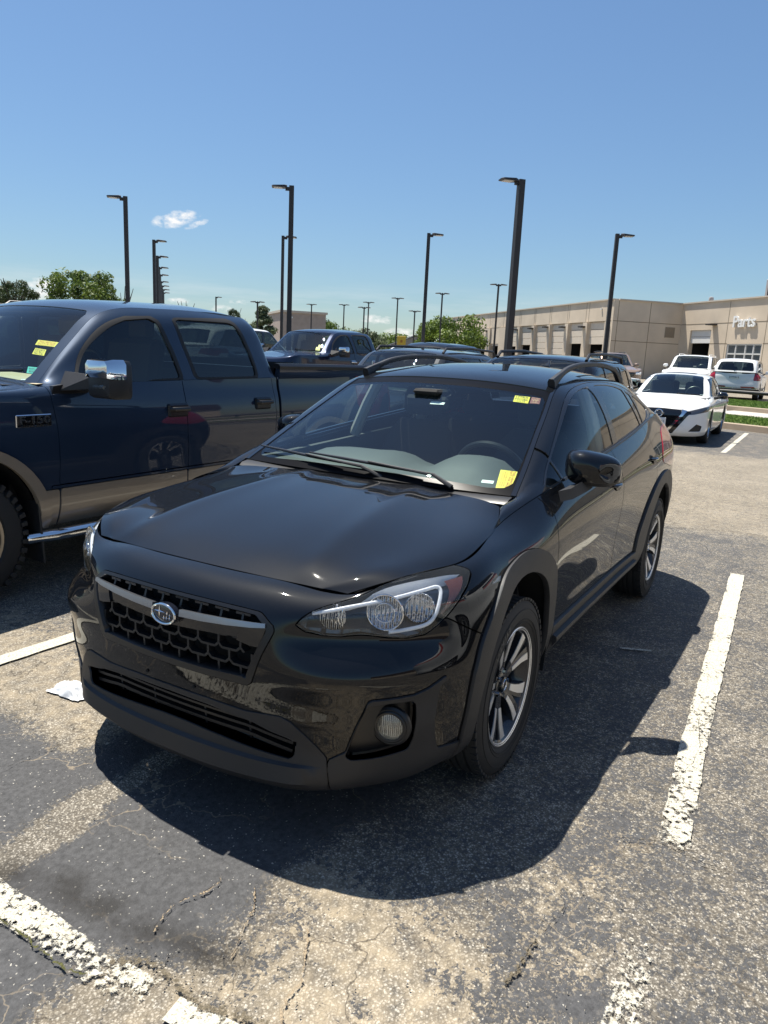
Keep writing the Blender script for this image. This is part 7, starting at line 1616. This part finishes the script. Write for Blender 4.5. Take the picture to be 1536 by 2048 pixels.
m = MB(); m.loft([[(x, y, z - .025) for x, y, z in [(p[0], p[1] * q, p[2] + .028 * (1 - q * q)) for q in np.linspace(-.97, .97, 9)]] for p in RAIL[6:11]], closed=False); m.build('head_lining', M['grey_trim'], cross)
# dashboard with two humps
m = MB(); rows = []
for x, zb in ((-.27, .985), (-.36, 1.012), (-.48, 1.026), (-.62, 1.032), (-.74, 1.022), (-.80, .97), (-.82, .82), (-.76, .62)):
    r = []
    for y in np.linspace(-.74, .74, 25):
        kx = {-.48: .55, -.62: 1, -.74: 1, -.80: .8}.get(x, .0); hmp = .085 * math.exp(-((y - .39) / .17) ** 4) * kx + .052 * math.exp(-((y + .22) / .27) ** 6) * kx
        r.append((x - (.04 if abs(y) < .17 and x < -.6 else 0), y, zb + hmp - .02 * (abs(y) / .74) ** 3))
    rows.append(r)
m.loft(rows, closed=False); dash = m.build('dashboard', M['cabin'], cross, sharp=60)
m = MB(); sc_ = Vector((-.90, .37, .985)); ax = Vector((.90, 0, -.42)).normalized(); a_ = Vector((0, 1, 0)); b_ = ax.cross(a_)
pts = [sc_ + a_ * (.185 * math.cos(t)) + b_ * (.185 * math.sin(t)) for t in np.linspace(0, 2 * math.pi, 41)]; m.tube(pts + [pts[1]], .015, 10, cap=False)
stw = m.build('steering_wheel', M['dark_plastic'], cross)
m = MB(); m.box(sc_ + ax * .03, (.06, .15, .12), ax.to_track_quat('X', 'Z').to_matrix(), bev=.03)
for t in (0, math.pi, -math.pi / 2): q = a_ * (.18 * math.cos(t)) + b_ * (.18 * math.sin(t)); m.tube([sc_ + ax * .02, sc_ + q], .016, 6)
m.build('steering_hub', M['cabin'], stw)
def seat(x, y):
    m = MB(); rings = []
    for z, w, d, xo in ((.62, .24, .13, .02), (.75, .25, .13, -.01), (.95, .24, .11, -.07), (1.10, .21, .09, -.12), (1.17, .15, .06, -.14)):
        rings.append([(x + xo + d * .5 * math.copysign(abs(math.cos(t)) ** .6, math.cos(t)), y + w * math.copysign(abs(math.sin(t)) ** .6, math.sin(t)), z) for t in np.linspace(0, 2 * math.pi, 20, endpoint=False)])
    m.loft(rings); m.box((x + .22, y, .60), (.52, .50, .16), bev=.05); s = m.build('seat', M['cloth'], cross)
    m = MB(); rings = [[(x - .15 + d * .5 * math.copysign(abs(math.cos(t)) ** .6, math.cos(t)), y + w * math.copysign(abs(math.sin(t)) ** .6, math.sin(t)), z) for t in np.linspace(0, 2 * math.pi, 20, endpoint=False)] for z, w, d in ((1.20, .11, .07), (1.23, .13, .10), (1.32, .13, .10), (1.37, .11, .07))]
    m.loft(rings); m.tube([(x - .14, y - .06, 1.12), (x - .15, y - .06, 1.22)], .007, 6); m.tube([(x - .14, y + .06, 1.12), (x - .15, y + .06, 1.22)], .007, 6); m.build('headrest', M['cloth'], s)
seat(-1.42, .37); seat(-1.42, -.37)
m = MB(); m.box((-2.45, 0, .85), (.16, 1.25, .62), Matrix.Rotation(-.2, 3, 'Y'), bev=.06); m.box((-2.2, 0, .58), (.5, 1.3, .16), bev=.05)
for y in (-.42, .42): m.box((-2.52, y, 1.22), (.10, .24, .15), bev=.04)
m.build('rear_bench', M['cloth'], cross)
m = MB(); m.box((-.90, -.01, 1.325), (.03, .24, .062), Matrix.Rotation(.2, 3, 'Y'), bev=.014); m.tube([(-.89, -.01, 1.34), (-.90, -.01, 1.375)], .012, 6); m.box((-.93, -.01, 1.375), (.12, .15, .03), bev=.012); m.build('interior_mirror', M['void'], cross)
for y in (.36, -.36): m = MB(); m.box((-1.20, y, 1.405), (.16, .34, .018), Matrix.Rotation(.12, 3, 'Y'), bev=.008); m.build('sun_visor', M['cabin'], cross)
# cowl panel and wipers
m = MB(); m.loft([[(-.235 + .02 * (y / .7) ** 2 * -1 + .0, y, .985), (-.275, y, 1.000), (-.29 - .06 * (y / .7) ** 2, y, 1.008 + .004), (-.33 - .06 * (y / .7) ** 2, y, 1.022)] for y in np.linspace(-.70, .70, 29)], closed=False); m.build('cowl_panel', M['dark_plastic'], cross)
def wiper(base, pts, arm):
    m = MB(); m.tube([rs.pt(abs(u), v, o) * 1 if u >= 0 else Vector((rs.pt(-u, v, o).x, -rs.pt(-u, v, o).y, rs.pt(-u, v, o).z)) for u, v, o in pts], [.005] + [.009] * (len(pts) - 2) + [.005], 8, flat=.8); w = m.build('wiper', M['dark_plastic'], cross)
    m = MB(); m.tube([Vector(base)] + [(rs.pt(u, v, o) if u >= 0 else Vector((rs.pt(-u, v, o).x, -rs.pt(-u, v, o).y, rs.pt(-u, v, o).z))) for u, v, o in arm], [.013, .010, .007, .006], 8, flat=.8); m.build('wiper_arm', M['plastic'], w)
wiper((-.285, .44, 1.020), [(.25, .045, .022), (.10, .058, .022), (-.10, .072, .022), (-.30, .088, .022), (-.42, .096, .022)] if False else [(.245, .052, .02), (.10, .066, .02), (-.10, .080, .02), (-.28, .088, .02)], [(.30, .040, .028), (.15, .055, .032), (.02, .070, .032)])
wiper((-.285, .10, 1.018), [(-.10, .050, .02), (-.25, .062, .02), (-.42, .076, .02), (-.585, .088, .02)], [(.0, .040, .028), (-.16, .050, .032), (-.28, .062, .032)])
# labels inside the glass
def label(quad, mat, name='label', off=-.007):
    P4 = [rs.pt(u, v, off) for u, v in quad]; m = MB(); N = 6; rows = [[P4[0].lerp(P4[1], i / N).lerp(P4[3].lerp(P4[2], i / N), j / 4) for i in range(N + 1)] for j in range(5)]
    # follow the glass
    uv4 = [Vector(q) for q in quad]; rows = [[rs.pt(*uv4[0].lerp(uv4[1], i / N).lerp(uv4[3].lerp(uv4[2], i / N), j / 4), off) for i in range(N + 1)] for j in range(5)]
    m.loft(rows, closed=False); return m.build(name, mat, screen, fix=False)
def label_text(quad, lines, mat, par, h, off=-.0055, vert=False, fill=.9):
    """lines of lettering: (text, cx, cy, height) in 0..1 label coordinates; vert turns them a quarter"""
    q = [Vector(p) for p in quad]
    w_ = ((rs.pt(*q[1]) - rs.pt(*q[0])).length + (rs.pt(*q[2]) - rs.pt(*q[3])).length) / 2; h_ = ((rs.pt(*q[0]) - rs.pt(*q[3])).length + (rs.pt(*q[1]) - rs.pt(*q[2])).length) / 2
    V, F = [], []
    for s_, cx, cy, hh, maxw in lines:
        vs_, fs_ = text_mesh(s_, 1.0, 0, 'CENTER', 1)
        xs = [v.x for v in vs_]; ys = [v.y for v in vs_]; wid = max(xs) - min(xs); hei = max(ys) - min(ys) + 1e-6; x0 = (max(xs) + min(xs)) / 2; y0 = (max(ys) + min(ys)) / 2
        n0 = len(V)
        for v in vs_:
            a = (v.x - x0) / wid * maxw; b = (v.y - y0) / hei * hh
            if vert: fx, fy = cx + b, cy + a            # reads downwards
            else: fx, fy = cx + a, cy - b
            fx = min(max(fx, 0), 1); fy = min(max(fy, 0), 1)
            uvp_ = q[0].lerp(q[1], fx).lerp(q[3].lerp(q[2], fx), fy); V.append(rs.pt(uvp_[0], uvp_[1], off))
        F += [tuple(i + n0 for i in f) for f in fs_]
    mk('label_print', V, F, mat, par, smooth=False)
q = [(.516, .168), (.582, .170), (.588, .030), (.528, .016)]
q = [(.517, .170), (.580, .172), (.583, .058), (.527, .040)]
l1 = label(q, M['yellow'], 'not_for_sale_label')
label_text(q, [('THIS VEHICLE', .84, .5, .15, .94), ('NOT FOR SALE', .66, .5, .15, .94), ('DO NOT REMOVE STICKER', .45, .5, .07, .85), ('SEE DEALER FOR DETAILS', .33, .5, .07, .85), ('STOCK NO. DATE', .20, .5, .07, .7)], M['red_ink'], l1, 0, vert=True)
q = [(.430, .803), (.505, .812), (.507, .748), (.434, .742)]
l2 = label(q, M['yellow'], 'stock_label')
label_text(q, [('17TRX', .5, .2, .26, .8), ('PW12BA', .5, .55, .26, .85), ('COLOR', .5, .85, .16, .6)], M['ink'], l2, 0)
q = [(.512, .815), (.558, .818), (.560, .762), (.514, .752)]
M['maroon'] = simple('maroon_label', (.24, .06, .05), .5); l3 = label(q, M['maroon'], 'vip_label')
M['gold'] = simple('gold_ink', (.70, .45, .25), .5); label_text(q, [('VIP', .5, .52, .36, .7), ('AUTO DETAIL', .5, .15, .14, .8), ('MEMBER', .5, .87, .14, .6)], M['gold'], l3, 0)
q = [(.022, .694), (.098, .700), (.100, .672), (.026, .668)]; label(q, M['white'], 'mirror_tag', off=-.03)
q = [(.468, .085), (.512, .087), (.512, .068), (.468, .066)]; label(q, M['white'], 'date_label')
# corner between bonnet, wing and screen pillar
for s_ in (1, -1):
    m = MB(); A = [BODY.grid([u], [BODY.V[-1]])[0, 0] for u in np.linspace(1.50, 2.02, 9)]; Bq = [(-.105, .733, .953), (-.15, .715, .968), (-.19, .699, .981), (-.225, .698, .990), (-.26, .705, .997), (-.29, .711, 1.003), (-.32, .716, 1.010), (-.36, .712, 1.030), (-.41, .703, 1.056)]
    rows = [[Vector(a).lerp(Vector(b), f) + Vector((0, .004, .010)) * (4 * f * (1 - f)) for f in (0, .25, .5, .75, 1)] for a, b in zip(A, Bq)]
    m.loft([[Vector((p.x, p.y * s_, p.z)) for p in r] for r in rows], closed=False); m.build('wing_corner', bp, cross, sharp=80)
